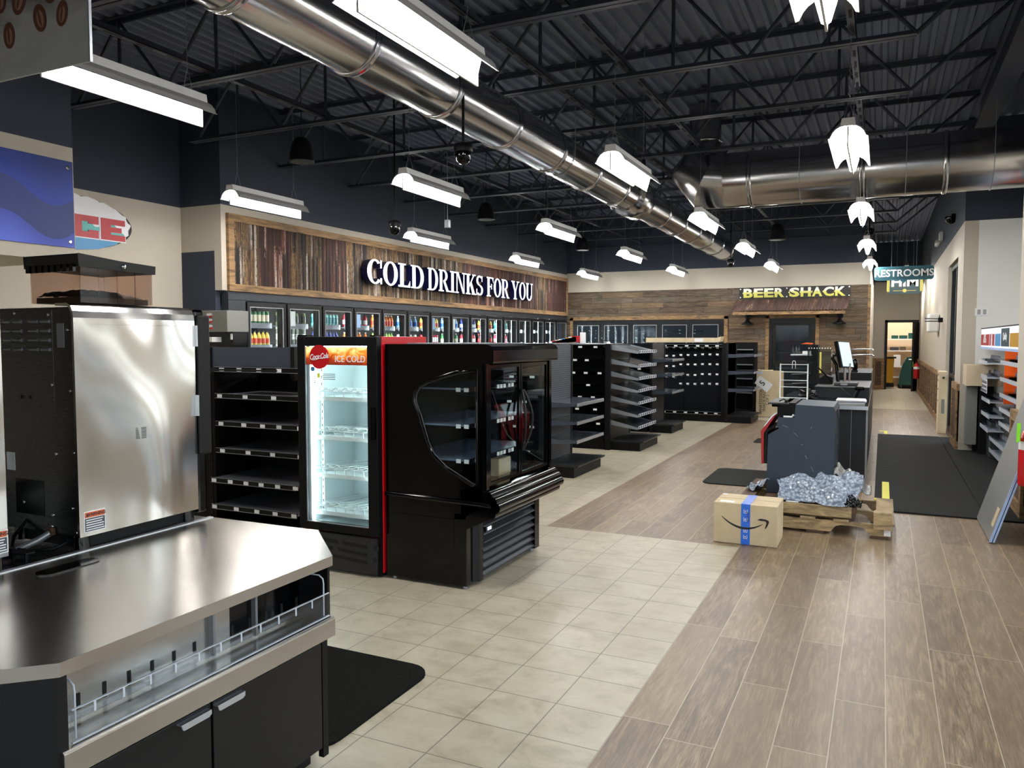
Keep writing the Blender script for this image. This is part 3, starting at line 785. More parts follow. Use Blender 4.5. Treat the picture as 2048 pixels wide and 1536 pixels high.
MB().lathe([(0.09, 3.66), (0.09, 3.62), (0.07, 3.57), (0.02, 3.54)], (0.97, 14.9, 0), 20).build('dome', M['gloss'], t); B(0.97, RX, 14.84, 14.96, 3.64, 3.7).build('bracket', M['black'], t)
t = thing('emergency_light', 'white two-headed emergency light on the black upper wall', 'emergency light', (0.98, 18.0, 3.55))
B(0.97, RX, 17.85, 18.15, 3.6, 3.78).build('case', M['lampwhite'], t, 0.01)
for y in (17.85, 18.1): MB().lathe([(0.05, 0.9), (0.06, 0.94), (0.03, 0.98)], (0, y, 3.56), 16, 'x').build('lamp_head', M['lampwhite'], t)
# close the cold rooms at their shared corner
wall('wall_cold_room_end', -8.9, CW - 0.12, BY - 0.02, BY + 0.06, [(0, 2.4, BK)])

# ================================================================ COLD DRINKS WALL
t = thing('sign_panel', 'long rusty corrugated metal panel in a timber frame above the cooler doors', 'sign panel', (CW, 13.5, 2.25))
FY0, FY1, FZ0, FZ1 = 7.5, 19.36, 2.25, 3.24
b = MB(); n = 620; vs = []
for i in range(n + 1):
    y = FY0 + 0.1 + (FY1 - FY0 - 0.2) * i / n
    x = CW + 0.03 + 0.011 * sin(2 * pi * y / 0.0762)
    vs += [(x, y, FZ0 + 0.08), (x, y, FZ1 - 0.08)]
b.add(vs, [(2 * i, 2 * i + 2, 2 * i + 3, 2 * i + 1) for i in range(n)], True)
b.build('corrugated_sheet', M['rust'], t)
F = 0.095
for nm, bx in (('frame_board', (CW, CW + 0.05, FY0, FY1, FZ1 - F, FZ1)), ('frame_board', (CW, CW + 0.05, FY0, FY1, FZ0, FZ0 + F)), ('frame_board', (CW, CW + 0.05, FY0, FY0 + F, FZ0 + F, FZ1 - F)), ('frame_board', (CW, CW + 0.05, FY1 - F, FY1, FZ0 + F, FZ1 - F))):
    B(*bx).build(nm, M['pine_trim'], t, 0.004)


def arcband(cx, cy, rx, ry, tx, ty, a0, a1, n=22):
    a0, a1 = radians(a0), radians(a1); o = []; i_ = []
    for i in range(n + 1):
        a = a0 + (a1 - a0) * i / n
        o.append((cx + rx * cos(a), cy + ry * sin(a))); i_.append((cx + (rx - tx) * cos(a), cy + (ry - ty) * sin(a)))
    return o + i_[::-1]


def R4(x0, x1, y0, y1): return [(x0, y0), (x1, y0), (x1, y1), (x0, y1)]


def serif(ch):
    """outlines (unit height) of a heavy slab-serif capital and its width"""
    s = 0.06      # serif thickness
    if ch == 'C': return [arcband(0.36, 0.5, 0.36, 0.5, 0.19, 0.07, 48, 318), R4(0.6, 0.68, 0.66, 0.98), R4(0.6, 0.68, 0.02, 0.26)], 0.72
    if ch == 'O': return [arcband(0.36, 0.5, 0.36, 0.5, 0.18, 0.07, 0, 180), arcband(0.36, 0.5, 0.36, 0.5, 0.18, 0.07, 180, 360)], 0.72
    if ch == 'L': return [R4(0.1, 0.29, 0, 1), R4(0, 0.4, 1 - s, 1), R4(0, 0.62, 0, s + 0.02), [(0.46, 0), (0.62, 0), (0.62, 0.3)]], 0.64
    if ch == 'D': return [R4(0.08, 0.26, 0, 1), R4(0, 0.36, 1 - s, 1), R4(0, 0.36, 0, s), arcband(0.34, 0.5, 0.38, 0.5, 0.19, 0.07, -90, 90)], 0.74
    if ch == 'R': return [R4(0.08, 0.26, 0, 1), R4(0, 0.36, 1 - s, 1), R4(0, 0.36, 0, s), arcband(0.34, 0.73, 0.3, 0.27, 0.17, 0.07, -90, 90), [(0.3, 0.5), (0.46, 0.5), (0.74, 0.0), (0.55, 0.0)], R4(0.55, 0.8, 0, s)], 0.8
    if ch == 'I': return [R4(0.09, 0.28, 0, 1), R4(0, 0.37, 1 - s, 1), R4(0, 0.37, 0, s)], 0.38
    if ch == 'N': return [R4(0.08, 0.16, 0, 1), R4(0.62, 0.70, 0, 1), [(0.02, 1), (0.24, 1), (0.7, 0.0), (0.56, 0.0), (0.1, 1)], R4(0, 0.25, 0, s), R4(0.52, 0.8, 1 - s, 1), R4(-0.02, 0.2, 1 - s, 1)], 0.8
    if ch == 'K': return [R4(0.08, 0.26, 0, 1), R4(0, 0.36, 1 - s, 1), R4(0, 0.36, 0, s), [(0.24, 0.4), (0.6, 1.0), (0.7, 1.0), (0.24, 0.3)], [(0.3, 0.56), (0.42, 0.68), (0.74, 0.0), (0.52, 0.0)], R4(0.5, 0.78, 1 - s, 1), R4(0.46, 0.8, 0, s)], 0.8
    if ch == 'S': return [arcband(0.3, 0.745, 0.27, 0.255, 0.15, 0.075, 40, 270), arcband(0.31, 0.26, 0.29, 0.26, 0.16, 0.075, -140, 90), R4(0.47, 0.54, 0.7, 0.98), R4(0.03, 0.1, 0.02, 0.32)], 0.62
    if ch == 'F': return [R4(0.08, 0.27, 0, 1), R4(0, 0.62, 1 - s, 1), R4(0, 0.38, 0, s), R4(0.2, 0.44, 0.48, 0.55), [(0.62, 1), (0.46, 1), (0.62, 0.7)], R4(0.42, 0.48, 0.38, 0.66)], 0.64
    if ch == 'Y': return [R4(0.29, 0.47, 0, 0.48), [(0.02, 1), (0.24, 1), (0.46, 0.42), (0.3, 0.42)], [(0.62, 1), (0.71, 1), (0.46, 0.42), (0.4, 0.48)], R4(-0.03, 0.33, 1 - s, 1), R4(0.52, 0.8, 1 - s, 1), R4(0.2, 0.56, 0, s)], 0.78
    if ch == 'U': return [R4(0.08, 0.26, 0.3, 1), R4(0.6, 0.68, 0.3, 1), arcband(0.38, 0.3, 0.3, 0.3, 0.16, 0.09, 180, 360), R4(0, 0.35, 1 - s, 1), R4(0.5, 0.78, 1 - s, 1)], 0.78
    return [], 0.3


words = (('COLD', 10.28, 12.0), ('DRINKS', 12.1, 14.28), ('FOR', 14.42, 15.52), ('YOU', 15.62, 16.78))
t = thing('channel_letter_sign', 'white slab-serif letters with black sides reading COLD DRINKS FOR YOU', 'sign', (CW + 0.03, 13.5, 2.5))
for w, y0, y1 in words:
    tot = sum(serif(c)[1] + 0.02 for c in w); k = (y1 - y0) / tot; yy = y0
    for c in w:
        pol, wd = serif(c); b = MB()
        for j, p in enumerate(pol):
            pp = [(yy + a * k, 2.525 + z * 0.40) for a, z in p]
            ar = sum(pp[i - 1][0] * pp[i][1] - pp[i][0] * pp[i - 1][1] for i in range(len(pp)))
            if ar < 0: pp = pp[::-1]
            b.m = 0; b.prism(pp, CW + 0.05, CW + 0.17 + 0.0004 * j, 'x')
            # acrylic face, a hair in front, same outline
            b.m = 1; b.add([(CW + 0.1725 + 0.0004 * j, a, z) for a, z in pp], [tuple(range(len(pp)))])
        b.build('letter', [M['navy'], M['letterwhite']], t); yy += (wd + 0.02) * k

# ---- cooler frame and doors
t = thing('cooler_door_frame', 'pebbled black metal surround framing the long run of cooler doors', 'cooler frame', (CW, 13.6, 0))
D0, D1, ND = 7.8, 19.47, 15; DP = (BY - 0.06 - D0) / ND
b = MB(); b.box(CW - 0.1, CW + 0.02, 7.5, BY - 0.04, 2.14, 2.25); b.box(CW - 0.1, CW + 0.02, 7.5, D0, 0, 2.14); b.box(CW - 0.1, CW + 0.02, D0, BY - 0.04, 0, 0.12)
b.build('surround', M['pebble'], t, 0.004)
for i in range(ND + 1):
    y = D0 + DP * i; B(CW - 0.12, CW - 0.01, y - 0.03, y + 0.03, 0.12, 2.14).build('mullion', M['black'], t)


def cooler_door():
    t = thing('cooler_door', '', 'cooler door', (CW, 0, 0.12)); w = DP - 0.03; z0, z1 = 0.14, 2.125; fr = 0.06
    b = MB(); b.box(CW - 0.005, CW + 0.035, 0.015, fr, z0, z1); b.box(CW - 0.005, CW + 0.035, w - fr + 0.015, w + 0.015, z0, z1)
    b.box(CW - 0.005, CW + 0.035, fr, w - fr + 0.015, z1 - fr, z1); b.box(CW - 0.005, CW + 0.035, fr, w - fr + 0.015, z0, z0 + fr)
    b.build('door_frame', M['blackmetal'], t, 0.003)
    b = MB(); e = 0.012
    for bx in ((fr, fr + e, z0 + fr, z1 - fr), (w - fr + 0.015 - e, w - fr + 0.015, z0 + fr, z1 - fr), (fr, w - fr + 0.015, z1 - fr - e, z1 - fr), (fr, w - fr + 0.015, z0 + fr, z0 + fr + e)): b.box(CW + 0.03, CW + 0.038, bx[0], bx[1], bx[2], bx[3])
    b.build('metal_edge', M['steelgrey'], t)
    B(CW + 0.012, CW + 0.018, fr, w - fr + 0.015, z0 + fr, z1 - fr).build('glass_pane', M['glass'], t)
    MB().box(CW + 0.035, CW + 0.07, 0.03, 0.05, 0.8, 1.25).build('handle', M['steelgrey'], t)
    return t


d0 = cooler_door(); pos = ['first', 'second', 'third', 'fourth', 'fifth', 'sixth', 'seventh', 'eighth', 'ninth', 'tenth', 'eleventh', 'twelfth', 'thirteenth', 'fourteenth', 'fifteenth']
for i in range(ND):
    lab = 'glass cooler door with black frame, %s from the left on the cold drinks wall' % pos[i]
    if i == 0: d0.location = (CW, D0, 0.12); d0['label'] = lab; d0['group'] = 'cold drinks cooler doors'
    else: dup(d0, (CW, D0 + i * DP, 0.12), lab)
ORG[d0.name] = (CW, D0, 0.12)

# ---- shelving behind the doors, with bottles and cans one by one
SHZ = (0.45, 0.78, 1.12, 1.42, 1.71)
t = thing('cooler_shelving', 'grey shelving standing behind the run of cooler doors', 'shelving', (CW - 0.6, 13.6, 0))
for i in range(ND):
    y = D0 + DP * i
    for z in (1.53, 1.83, 1.23):
        MB().box(CW - 0.62, CW - 0.2, y + 0.06, y + DP - 0.06, z - 0.02, z).box(CW - 0.2, CW - 0.19, y + 0.06, y + DP - 0.06, z - 0.045, z + 0.03).build('shelf', M['shinygrey'], t)
    B(CW - 0.66, CW - 0.64, y + 0.02, y + DP - 0.02, 0.3, 2.1).build('back_panel', M['darkgrey'], t)
    B(CW - 0.62, CW - 0.58, y + 0.06, y + 0.09, 0.0, 2.1).build('post', M['darkgrey'], t)
for i in range(5):
    y = D0 + DP * (i * 3 + 0.5)
tl = thing('cooler_light_bar', 'bright vertical light bars standing beside the shelves inside the coolers', 'light', (CW - 0.15, 13.6, 0.3))
for i in range(ND + 1):
    y = D0 + DP * i
    for s in (1,):
        if i < ND: B(CW - 0.15, CW - 0.125, y + s * 0.026, y + s * 0.029, 0.3, 2.1).build('light_tube', M['ledcool'], tl)


def container(kind):
    """bottle / can / tall can standing at the origin"""
    b = MB(); c = (0, 0, 0)
    if kind == 'can':
        b.m = 0; b.lathe([(0.022, 0), (0.027, 0.006), (0.027, 0.13), (0.022, 0.145)], c, 10); b.m = 1; b.lathe([(0.0275, 0.03), (0.0275, 0.1)], c, 10, caps=False); b.m = 2; b.lathe([(0.022, 0.1452), (0.02, 0.147)], c, 10)
    elif kind == 'bottle':
        b.m = 0; b.lathe([(0.03, 0), (0.033, 0.01), (0.033, 0.13), (0.025, 0.165), (0.012, 0.19), (0.012, 0.2)], c, 10); b.m = 1; b.lathe([(0.0337, 0.045), (0.0337, 0.115)], c, 10, caps=False); b.m = 2; b.lathe([(0.0145, 0.198), (0.0145, 0.215)], c, 10)
    else:
        b.m = 0; b.lathe([(0.026, 0), (0.03, 0.006), (0.03, 0.165), (0.024, 0.185)], c, 10); b.m = 1; b.lathe([(0.0306, 0.05), (0.0306, 0.14)], c, 10, caps=False); b.m = 2; b.lathe([(0.024, 0.1852), (0.02, 0.188)], c, 10)
    return b


PAL = {'silver': (rgb(205, 208, 206), rgb(120, 124, 118), rgb(180, 182, 184)), 'olive': (rgb(96, 110, 70), rgb(40, 46, 40), rgb(170, 172, 170)), 'aqua': (rgb(110, 196, 196), rgb(40, 128, 136), rgb(220, 224, 226)),
       'crimson': (rgb(178, 40, 60), rgb(230, 226, 226), rgb(40, 40, 44)), 'orange': (rgb(224, 120, 50), rgb(196, 60, 40), rgb(236, 226, 200)), 'blue': (rgb(126, 180, 226), rgb(40, 96, 190), rgb(236, 240, 246)),
       'green': (rgb(52, 120, 70), rgb(226, 216, 190), rgb(210, 214, 210)), 'cola': (rgb(58, 24, 18), rgb(190, 30, 36), rgb(200, 30, 36)), 'yellow': (rgb(220, 190, 70), rgb(200, 70, 40), rgb(60, 60, 60)),
       'navy': (rgb(40, 56, 140), rgb(220, 226, 236), rgb(40, 60, 160)), 'lime': (rgb(150, 190, 80), rgb(220, 230, 220), rgb(60, 120, 60)), 'pink': (rgb(226, 70, 100), rgb(240, 200, 210), rgb(240, 240, 240))}
PM = {}
for k_, v_ in PAL.items(): PM[k_] = [pbr('drink_%s_%s' % (k_, nm), c, 0.25) for nm, c in zip(('body', 'band', 'cap'), v_)]
CM = {}
stock = {0: (('tall can', 'green'), ('bottle', 'yellow')), 1: (('tall can', 'olive'), ('can', 'silver')), 2: (('tall can', 'aqua'), ('bottle', 'navy')), 3: (('bottle', 'crimson'), ('bottle', 'orange')), 4: (('bottle', 'orange'), ('bottle', 'lime')),
         5: (('bottle', 'blue'), ('tall can', 'silver')), 6: (('bottle', 'yellow'), ('tall can', 'crimson')), 7: (('bottle', 'blue'), ('bottle', 'green')), 8: (('bottle', 'navy'), ('bottle', 'crimson')), 9: (('bottle', 'yellow'), ('bottle', 'cola')), 10: (('bottle', 'aqua'), ('bottle', 'pink'))}
for i in range(11):
    for lev, z in ((0, 1.832), (1, 1.532)):
        kind, colr = stock[i][lev]; key = (kind, colr)
        if key not in CM:
            CM[key] = container({'can': 'can', 'bottle': 'bottle', 'tall can': 'tall'}[kind]).build(kind.replace(' ', '_'), PM[colr]); src = CM[key]; first = True
        else: first = False
        n = 8
        for j in range(n):
            if j == 6 and i > 0 and i % 2: continue
            o = CM[key] if first and j == 0 else CM[key].copy()
            if not (first and j == 0): C.objects.link(o)
            o.location = (CW - 0.235, D0 + i * DP + 0.1 + j * 0.08, z)
            if kind == 'can':      # cans are stacked two high
                o2 = CM[key].copy(); C.objects.link(o2); o2.location = (CW - 0.235, D0 + i * DP + 0.1 + j * 0.08, z + 0.148)
                tag(o2, 'small silver can stacked on another one behind the second cooler door', 'can', 'upper cans behind the second cooler door')
            tag(o, '%s %s %s on the %s shelf seen through the %s cooler door' % ({'can': 'small', 'bottle': 'capped', 'tall can': 'slim'}[kind], colr if colr != 'cola' else 'dark brown', kind, ('top', 'lower')[lev], pos[i]), kind.split()[-1],
                '%s row on the %s shelf behind the %s cooler door' % (kind, ('top', 'lower')[lev], pos[i]))
# small promotional cards taped inside some doors
for i, cl in ((1, 'white'), (3, 'pale blue'), (6, 'pale blue'), (7, 'white')):
    y = D0 + i * DP + 0.09
    o = B(CW + 0.005, CW + 0.011, y, y + 0.11, 1.82, 2.03).build('shelf_card', M['tag'] if cl == 'white' else M['lightblue'])
    tag(o, '%s printed card stuck inside the %s cooler door from the left' % (cl, pos[i]), 'card')

# ================================================================ BEER WALL
t = thing('beer_cooler', 'black framed run of five glass doors set into the barn-board wall', 'cooler', (-5.46, BY, 0))
XB = [-7.36, -6.62, -5.84, -5.09, -4.33, -3.56]
b = MB(); b.box(-7.42, -3.5, BY - 0.01, BY + 0.1, 2.06, 2.13); b.box(-7.42, -3.5, BY - 0.01, BY + 0.1, 0, 0.12); b.box(-7.42, -7.35, BY - 0.01, BY + 0.1, 0.12, 2.06); b.box(-3.57, -3.5, BY - 0.01, BY + 0.1, 0.12, 2.06)
b.build('surround', M['blackmetal'], t)
for i in range(5):
    x0, x1 = XB[i] + 0.02, XB[i + 1] - 0.02; fr = 0.05
    b = MB(); b.box(x0, x0 + fr, BY - 0.03, BY + 0.01, 0.14, 2.05); b.box(x1 - fr, x1, BY - 0.03, BY + 0.01, 0.14, 2.05); b.box(x0 + fr, x1 - fr, BY - 0.03, BY + 0.01, 2.0, 2.05); b.box(x0 + fr, x1 - fr, BY - 0.03, BY + 0.01, 0.14, 0.19)
    d = b.build('door', M['blackmetal'], t)
    b = MB(); b.box(x0 + fr, x0 + fr + 0.014, BY - 0.035, BY - 0.02, 0.19, 2.0); b.box(x1 - fr - 0.014, x1 - fr, BY - 0.035, BY - 0.02, 0.19, 2.0); b.box(x0 + fr, x1 - fr, BY - 0.035, BY - 0.02, 1.986, 2.0); b.build('metal_edge', M['steelgrey'], d)
    B(x0 + fr, x1 - fr, BY - 0.012, BY - 0.006, 0.19, 2.0).build('pane', M['darkglass'], d)
t = thing('beer_cave_shelving', 'dim wire shelving with small lit price tags inside the beer cooler', 'shelving', (-5.4, BY + 0.9, 0))
for z in (0.6, 0.95, 1.3, 1.6, 1.85): MB().box(-7.35, -4.2, BY + 0.6, BY + 1.0, z - 0.015, z).build('shelf', M['darkgrey'], t)
b = MB(); random.seed(3)
for i in range(16):
    x = -7.2 + i * 0.19
    for z in (1.0, 1.15, 1.3, 1.42, 1.55, 1.66, 1.78, 1.86):
        if random.random() < 0.75: b.box(x + random.uniform(-.02, .02), x + 0.03, BY + 0.585, BY + 0.59, z, z + 0.016)
b.build('price_tag', M['screen'], t)['kind'] = 'stuff'
# beer shack sign
t = thing('beer_sign', 'black board above the tin awning with gold letters reading BEER SHACK', 'sign', (-1.92, BY, 2.6))
B(-3.15, -0.69, BY - 0.03, BY - 0.005, 2.6, 2.865).build('board', M['ink'], t, 0.003)
for wd, x0, x1 in (('BEER', -3.06, -2.11), ('SHACK', -2.02, -0.78)):
    nl = len(wd); pit = (x1 - x0) / nl
    for i, ch in enumerate(wd):
        xc = x0 + pit * (i + 0.5)
        v, f = text_mesh(ch, 0.29, 0.02, 0.012, 1.0)
        w_ = max(q[0] for q in v) - min(q[0] for q in v); h_ = max(q[1] for q in v) - min(q[1] for q in v)
        cx_ = (max(q[0] for q in v) + min(q[0] for q in v)) / 2; cy_ = (max(q[1] for q in v) + min(q[1] for q in v)) / 2
        v = [((q[0] - cx_) * pit * 0.9 / w_, (q[1] - cy_) * 0.215 / h_, q[2]) for q in v]
        vv, ff = orient((v, f), (xc, BY - 0.035, 2.733), '-y'); b = MB().add(vv, ff)
        b.prism([(xc - pit * 0.56, 2.733), (xc - pit * 0.44, 2.703), (xc - pit * 0.40, 2.733), (xc - pit * 0.44, 2.763)], BY - 0.044, BY - 0.034, 'y')
        b.build('letter', M['goldprint'], t)
for x in (-3.12, -2.065, -0.72):
    for z in (2.635, 2.83): MB().lathe([(0.016, BY - 0.036), (0.016, BY - 0.03)], (x, 0, z), 12, 'y').build('standoff_screw', M['tag'], t)
# tin awning
t = thing('tin_awning', 'sloping rusty corrugated awning over the beer cave door', 'awning', (-2.0, BY, 2.3))
b = MB(); n = 230; vs = []
for i in range(n + 1):
    x = i / n; w = 0.012 * cos(2 * pi * i / 6.0)
    vs += [(-3.2 + 2.5 * x, BY - 0.02, 2.58 + w), (-3.3 + 2.55 * x, BY - 0.42, 2.3 + w)]
b.add(vs, [(2 * i, 2 * i + 1, 2 * i + 3, 2 * i + 2) for i in range(n)], True); b.build('corrugated_sheet', M['awning'], t)
B(-3.24, -0.78, BY - 0.4, BY - 0.36, 2.21, 2.28).build('timber_rail', M['pine_trim'], t)
for x in (-3.2, -2.0, -0.84): MB().tube([(x, BY - 0.38, 2.26), (x, BY - 0.01, 2.5)], 0.018, 6).build('rafter', M['pine_trim'], t)
for x, lab in ((-2.93, 'left'), (-0.9, 'right')):
    t = thing('barn_lamp', 'small black gooseneck barn lamp on the boards %s of the beer door' % lab, 'lamp', (x, BY, 2.1), 'barn lamps')
    MB().lathe([(0.07, BY - 0.03), (0.07, BY)], (x, 0, 2.17), 20, 'y').build('wall_plate', M['blackmetal'], t)
    MB().tube([(x, BY - 0.02, 2.17), (x, BY - 0.09, 2.2), (x, BY - 0.14, 2.16), (x, BY - 0.14, 2.08)], 0.014, 8).build('gooseneck', M['blackmetal'], t)
    MB().lathe([(0.03, 2.12), (0.05, 2.06), (0.13, 2.01), (0.15, 1.985), (0.145, 1.985), (0.04, 2.04)], (x, BY - 0.14, 0), 24, caps=False).build('shade', M['blackmetal'], t)
# door of the beer cave
t = thing('beer_cave_door', 'tall black framed glass door under the tin awning', 'door', (-1.93, BY, 0))
b = MB(); b.box(-2.45, -2.37, BY - 0.02, BY + 0.08, 0, 2.13); b.box(-1.5, -1.42, BY - 0.02, BY + 0.08, 0, 2.13); b.box(-2.37, -1.5, BY - 0.02, BY + 0.08, 2.05, 2.13); b.build('frame', M['blackmetal'], t)
b = MB(); b.box(-2.36, -2.3, BY - 0.01, BY + 0.04, 0.02, 2.04); b.box(-1.57, -1.51, BY - 0.01, BY + 0.04, 0.02, 2.04); b.box(-2.3, -1.57, BY - 0.01, BY + 0.04, 1.96, 2.04); b.box(-2.3, -1.57, BY - 0.01, BY + 0.04, 1.05, 1.13); b.box(-2.3, -1.57, BY - 0.01, BY + 0.04, 0.02, 0.12)
d = b.build('door_leaf', M['blackmetal'], t)
B(-2.3, -1.57, BY + 0.01, BY + 0.016, 0.12, 1.96).build('pane', M['darkglass'], d)
t = thing('cave_rack', 'grey shelf rack faintly seen behind the beer cave glass door', 'rack', (-1.9, BY + 1.2, 0))
for z in (0.5, 0.9, 1.3, 1.6): MB().box(-2.4, -1.45, BY + 0.9, BY + 1.4, z, z + 0.02).build('shelf', M['greypanel'], t)
for x in (-2.4, -1.47): MB().box(x, x + 0.03, BY + 0.9, BY + 0.93, 0, 1.9).build('post', M['greypanel'], t)

# ================================================================ HALL END
t = thing('storage_door', 'black door standing open at the end of the hall with a chrome lever', 'door', (0.6, 28.3, 0))
b = MB(); b.box(0.05, 0.13, 28.25, 28.45, 0, 2.26); b.box(1.06, 1.13, 28.25, 28.45, 0, 2.26); b.box(0.05, 1.13, 28.25, 28.45, 2.18, 2.26); b.build('frame', M['blackmetal'], t)
lf = MB().prism([(1.05, 28.22), (1.1, 28.24), (0.87, 27.35), (0.82, 27.36)][::-1], 0.01, 2.17, 'z').build('door_leaf', M['blackmetal'], t)
MB().tube([(0.83, 27.45, 1.0), (0.76, 27.44, 1.0), (0.75, 27.58, 1.0)], 0.016, 8).build('lever', M['chrome'], lf)
MB().prism([(0.885, 27.62), (0.915, 27.76), (0.92, 27.76), (0.89, 27.62)], 1.4, 1.75, 'z').build('narrow_window', M['darkglass'], lf)
t = thing('storage_shelving', 'white shelves loaded with boxes in the storage room past the open door', 'shelving', (0.6, 30.3, 0))
for z in (0.32, 0.68, 1.22, 1.62): B(0.0, 1.3, 29.9, 30.4, z, z + 0.035).build('shelf', M['white'], t)
for x in (0.02, 1.28): B(x - 0.02, x + 0.02, 29.9, 29.94, 0, 1.9).build('post', M['white'], t)
for j, (x0, x1, z) in enumerate(((0.26, 0.47, 1.655), (0.5, 0.75, 1.655), (0.78, 1.05, 1.655))):
    o = B(x0, x1, 29.95, 30.25, z, z + (0.12 if j < 2 else 0.2)).build('storage_bin', M['green'], None, 0.01); tag(o, 'dark green bin on the top storage shelf, %s of three' % ('leftmost', 'middle', 'taller rightmost')[j], 'bin')
o = B(0.22, 0.5, 29.95, 30.25, 1.255, 1.37).build('dark_box', M['darkgrey'], None, 0.01); tag(o, 'low dark box on the middle storage shelf', 'box')
o = B(0.52, 0.72, 29.95, 30.2, 1.255, 1.38).build('brown_box', M['crate_wood_dark'], None, 0.004); tag(o, 'small brown box beside the dark one on the storage shelf', 'box')
o = B(0.34, 0.56, 29.92, 30.2, 0.715, 1.1).build('white_carton', M['tag'], None, 0.004); tag(o, 'white carton standing on the lower storage shelf', 'box')
t = thing('janitor_cart', 'yellow janitor bag hanging from a black cart frame just inside the storage door', 'cart', (0.24, 29.2, 0))
b = MB(); b.prism([(0.12, 0.18), (0.32, 0.18), (0.36, 1.0), (0.1, 1.0)], 29.0, 29.3, 'y'); b.build('bag', M['mustard'], t, 0.03); MB().box(0.06, 0.42, 28.95, 29.35, 1.0, 1.05).build('top_frame', M['black'], t, 0.01)
MB().box(0.1, 0.36, 28.98, 29.32, 0.04, 0.18).build('base', M['black'], t, 0.01)
t = thing('floor_scrubber', 'rounded dark green floor cleaning machine inside the storage doorway', 'floor machine', (0.72, 29.3, 0))
MB().prism([(0.5, 0.12), (0.98, 0.12), (1.0, 0.9), (0.9, 1.06), (0.74, 1.04), (0.62, 0.82), (0.52, 0.4)], 29.05, 29.6, 'y').build('tank', M['green'], t, 0.05)
MB().box(0.48, 0.98, 29.0, 29.65, 0.03, 0.12).build('base', M['black'], t, 0.02)
for x in (0.56, 0.9): MB().lathe([(0.06, x), (0.06, x + 0.04)], (0, 29.03, 0.06), 14, 'x').build('wheel', M['darkgrey'], t)


def extinguisher(x, y, z, lab, tagged=True):
    t = thing('fire_extinguisher', lab, 'fire extinguisher', (x, y, z), None)
    MB().lathe([(0.02, z), (0.075, z + 0.01), (0.08, z + 0.03), (0.08, z + 0.36), (0.055, z + 0.43), (0.022, z + 0.46), (0.022, z + 0.5)], (x, y, 0), 24).build('cylinder', M['red'], t)
    MB().box(x - 0.02, x + 0.02, y - 0.05, y + 0.07, z + 0.5, z + 0.525).box(x - 0.015, x + 0.015, y - 0.04, y + 0.1, z + 0.54, z + 0.56).build('valve_handle', M['black'], t, 0.004)
    MB().tube([(x, y + 0.03, z + 0.5), (x, y + 0.12, z + 0.48), (x, y + 0.115, z + 0.3), (x, y + 0.09, z + 0.1)], 0.011, 8).build('hose', M['black'], t)
    MB().lathe([(0.0808, z + 0.29), (0.0808, z + 0.355)], (x, y, 0), 24, caps=False).build('label_band', M['tag'], t)
    v = [(x - 0.10, y - 0.03, z + 0.34), (x - 0.085, y - 0.09, z + 0.36), (x - 0.085, y - 0.10, z + 0.5), (x - 0.10, y - 0.04, z + 0.49)]
    b = MB(); b.add(v + [(p[0] + 0.003, p[1], p[2]) for p in v], [(0, 1, 2, 3), (7, 6, 5, 4), (0, 4, 5, 1), (1, 5, 6, 2), (2, 6, 7, 3), (3, 7, 4, 0)]); b.build('inspection_tag', M['lime'], t)
    return t
extinguisher(0.9, 25.6, 0.48, 'red fire extinguisher with lime tag on the hall wall beyond the window')
# restroom and other hanging signs
t = thing('restrooms_sign', 'rounded teal hanging sign with white letters reading RESTROOMS', 'sign', (0.35, 18, 2.83))
def rrect(x0, x1, y0, y1, r, n=6):
    o = []
    for cx, cy, a in ((x1 - r, y0 + r, -90), (x1 - r, y1 - r, 0), (x0 + r, y1 - r, 90), (x0 + r, y0 + r, 180)):
        o += [(cx + r * cos(radians(a + 90 * i / n)), cy + r * sin(radians(a + 90 * i / n))) for i in range(n + 1)]
    return o
MB().prism(rrect(-0.2, 0.9, 2.85, 3.13, 0.06)[::-1], 17.98, 18.02, 'y').build('rim', M['tealrim'], t)
MB().prism(rrect(-0.18, 0.88, 2.87, 3.11, 0.05)[::-1], 17.974, 17.99, 'y').build('face', M['teal'], t)
MB().prism([(0.28, 2.855), (0.35, 2.775), (0.42, 2.855)], 17.976, 18.0, 'y').build('arrow', M['tealrim'], t)
text('lettering', 'RESTROOMS', 0.2, (0.35, 17.965, 2.985), '-y', M['tag'], t, bold=0.004, sx=0.97)
for x in (0.12, 0.58): MB().tube([(x, 18, 3.12), (x, 18, DECK)], 0.004, 6).build('cable', M['steelgrey'], t)
t = thing('art_deco_sign', 'dark green hanging sign with gold side bars and white letters', 'sign', (0.5, 24, 2.88))
MB().prism([(0.05, 2.95), (0.13, 2.88), (0.87, 2.88), (0.95, 2.95), (0.95, 3.5), (0.05, 3.5)], 23.98, 24.02, 'y').build('board', M['darkteal'], t)
for x0, x1 in ((0.06, 0.09), (0.1, 0.125), (0.875, 0.9), (0.91, 0.94)): MB().prism([(x0, 2.95), (x1, 2.93), (x1, 3.48), (x0, 3.48)], 23.965, 23.98, 'y').build('gold_bar', M['gold'], t)
text('lettering', 'HIM', 0.34, (0.5, 23.97, 3.19), '-y', M['tag'], t, bold=0.012, sx=1.15)
MB().box(0.22, 0.78, 23.968, 23.98, 2.96, 2.972).lathe([(0.05, 23.966), (0.05, 23.98)], (0.5, 0, 2.966), 10, 'y').build('ornament', M['gold'], t)
for x in (0.3, 0.7): MB().tube([(x, 24, 3.5), (x, 24, DECK)], 0.005, 6).build('cable', M['steelgrey'], t)
t = thing('hand_dryer', 'white wall unit with two thin metal arms beside the hall window', 'wall unit', (RX, 18.3, 1.85))
B(0.82, RX - 0.004, 18.0, 18.6, 1.78, 2.16).build('case', M['lampwhite'], t, 0.04)
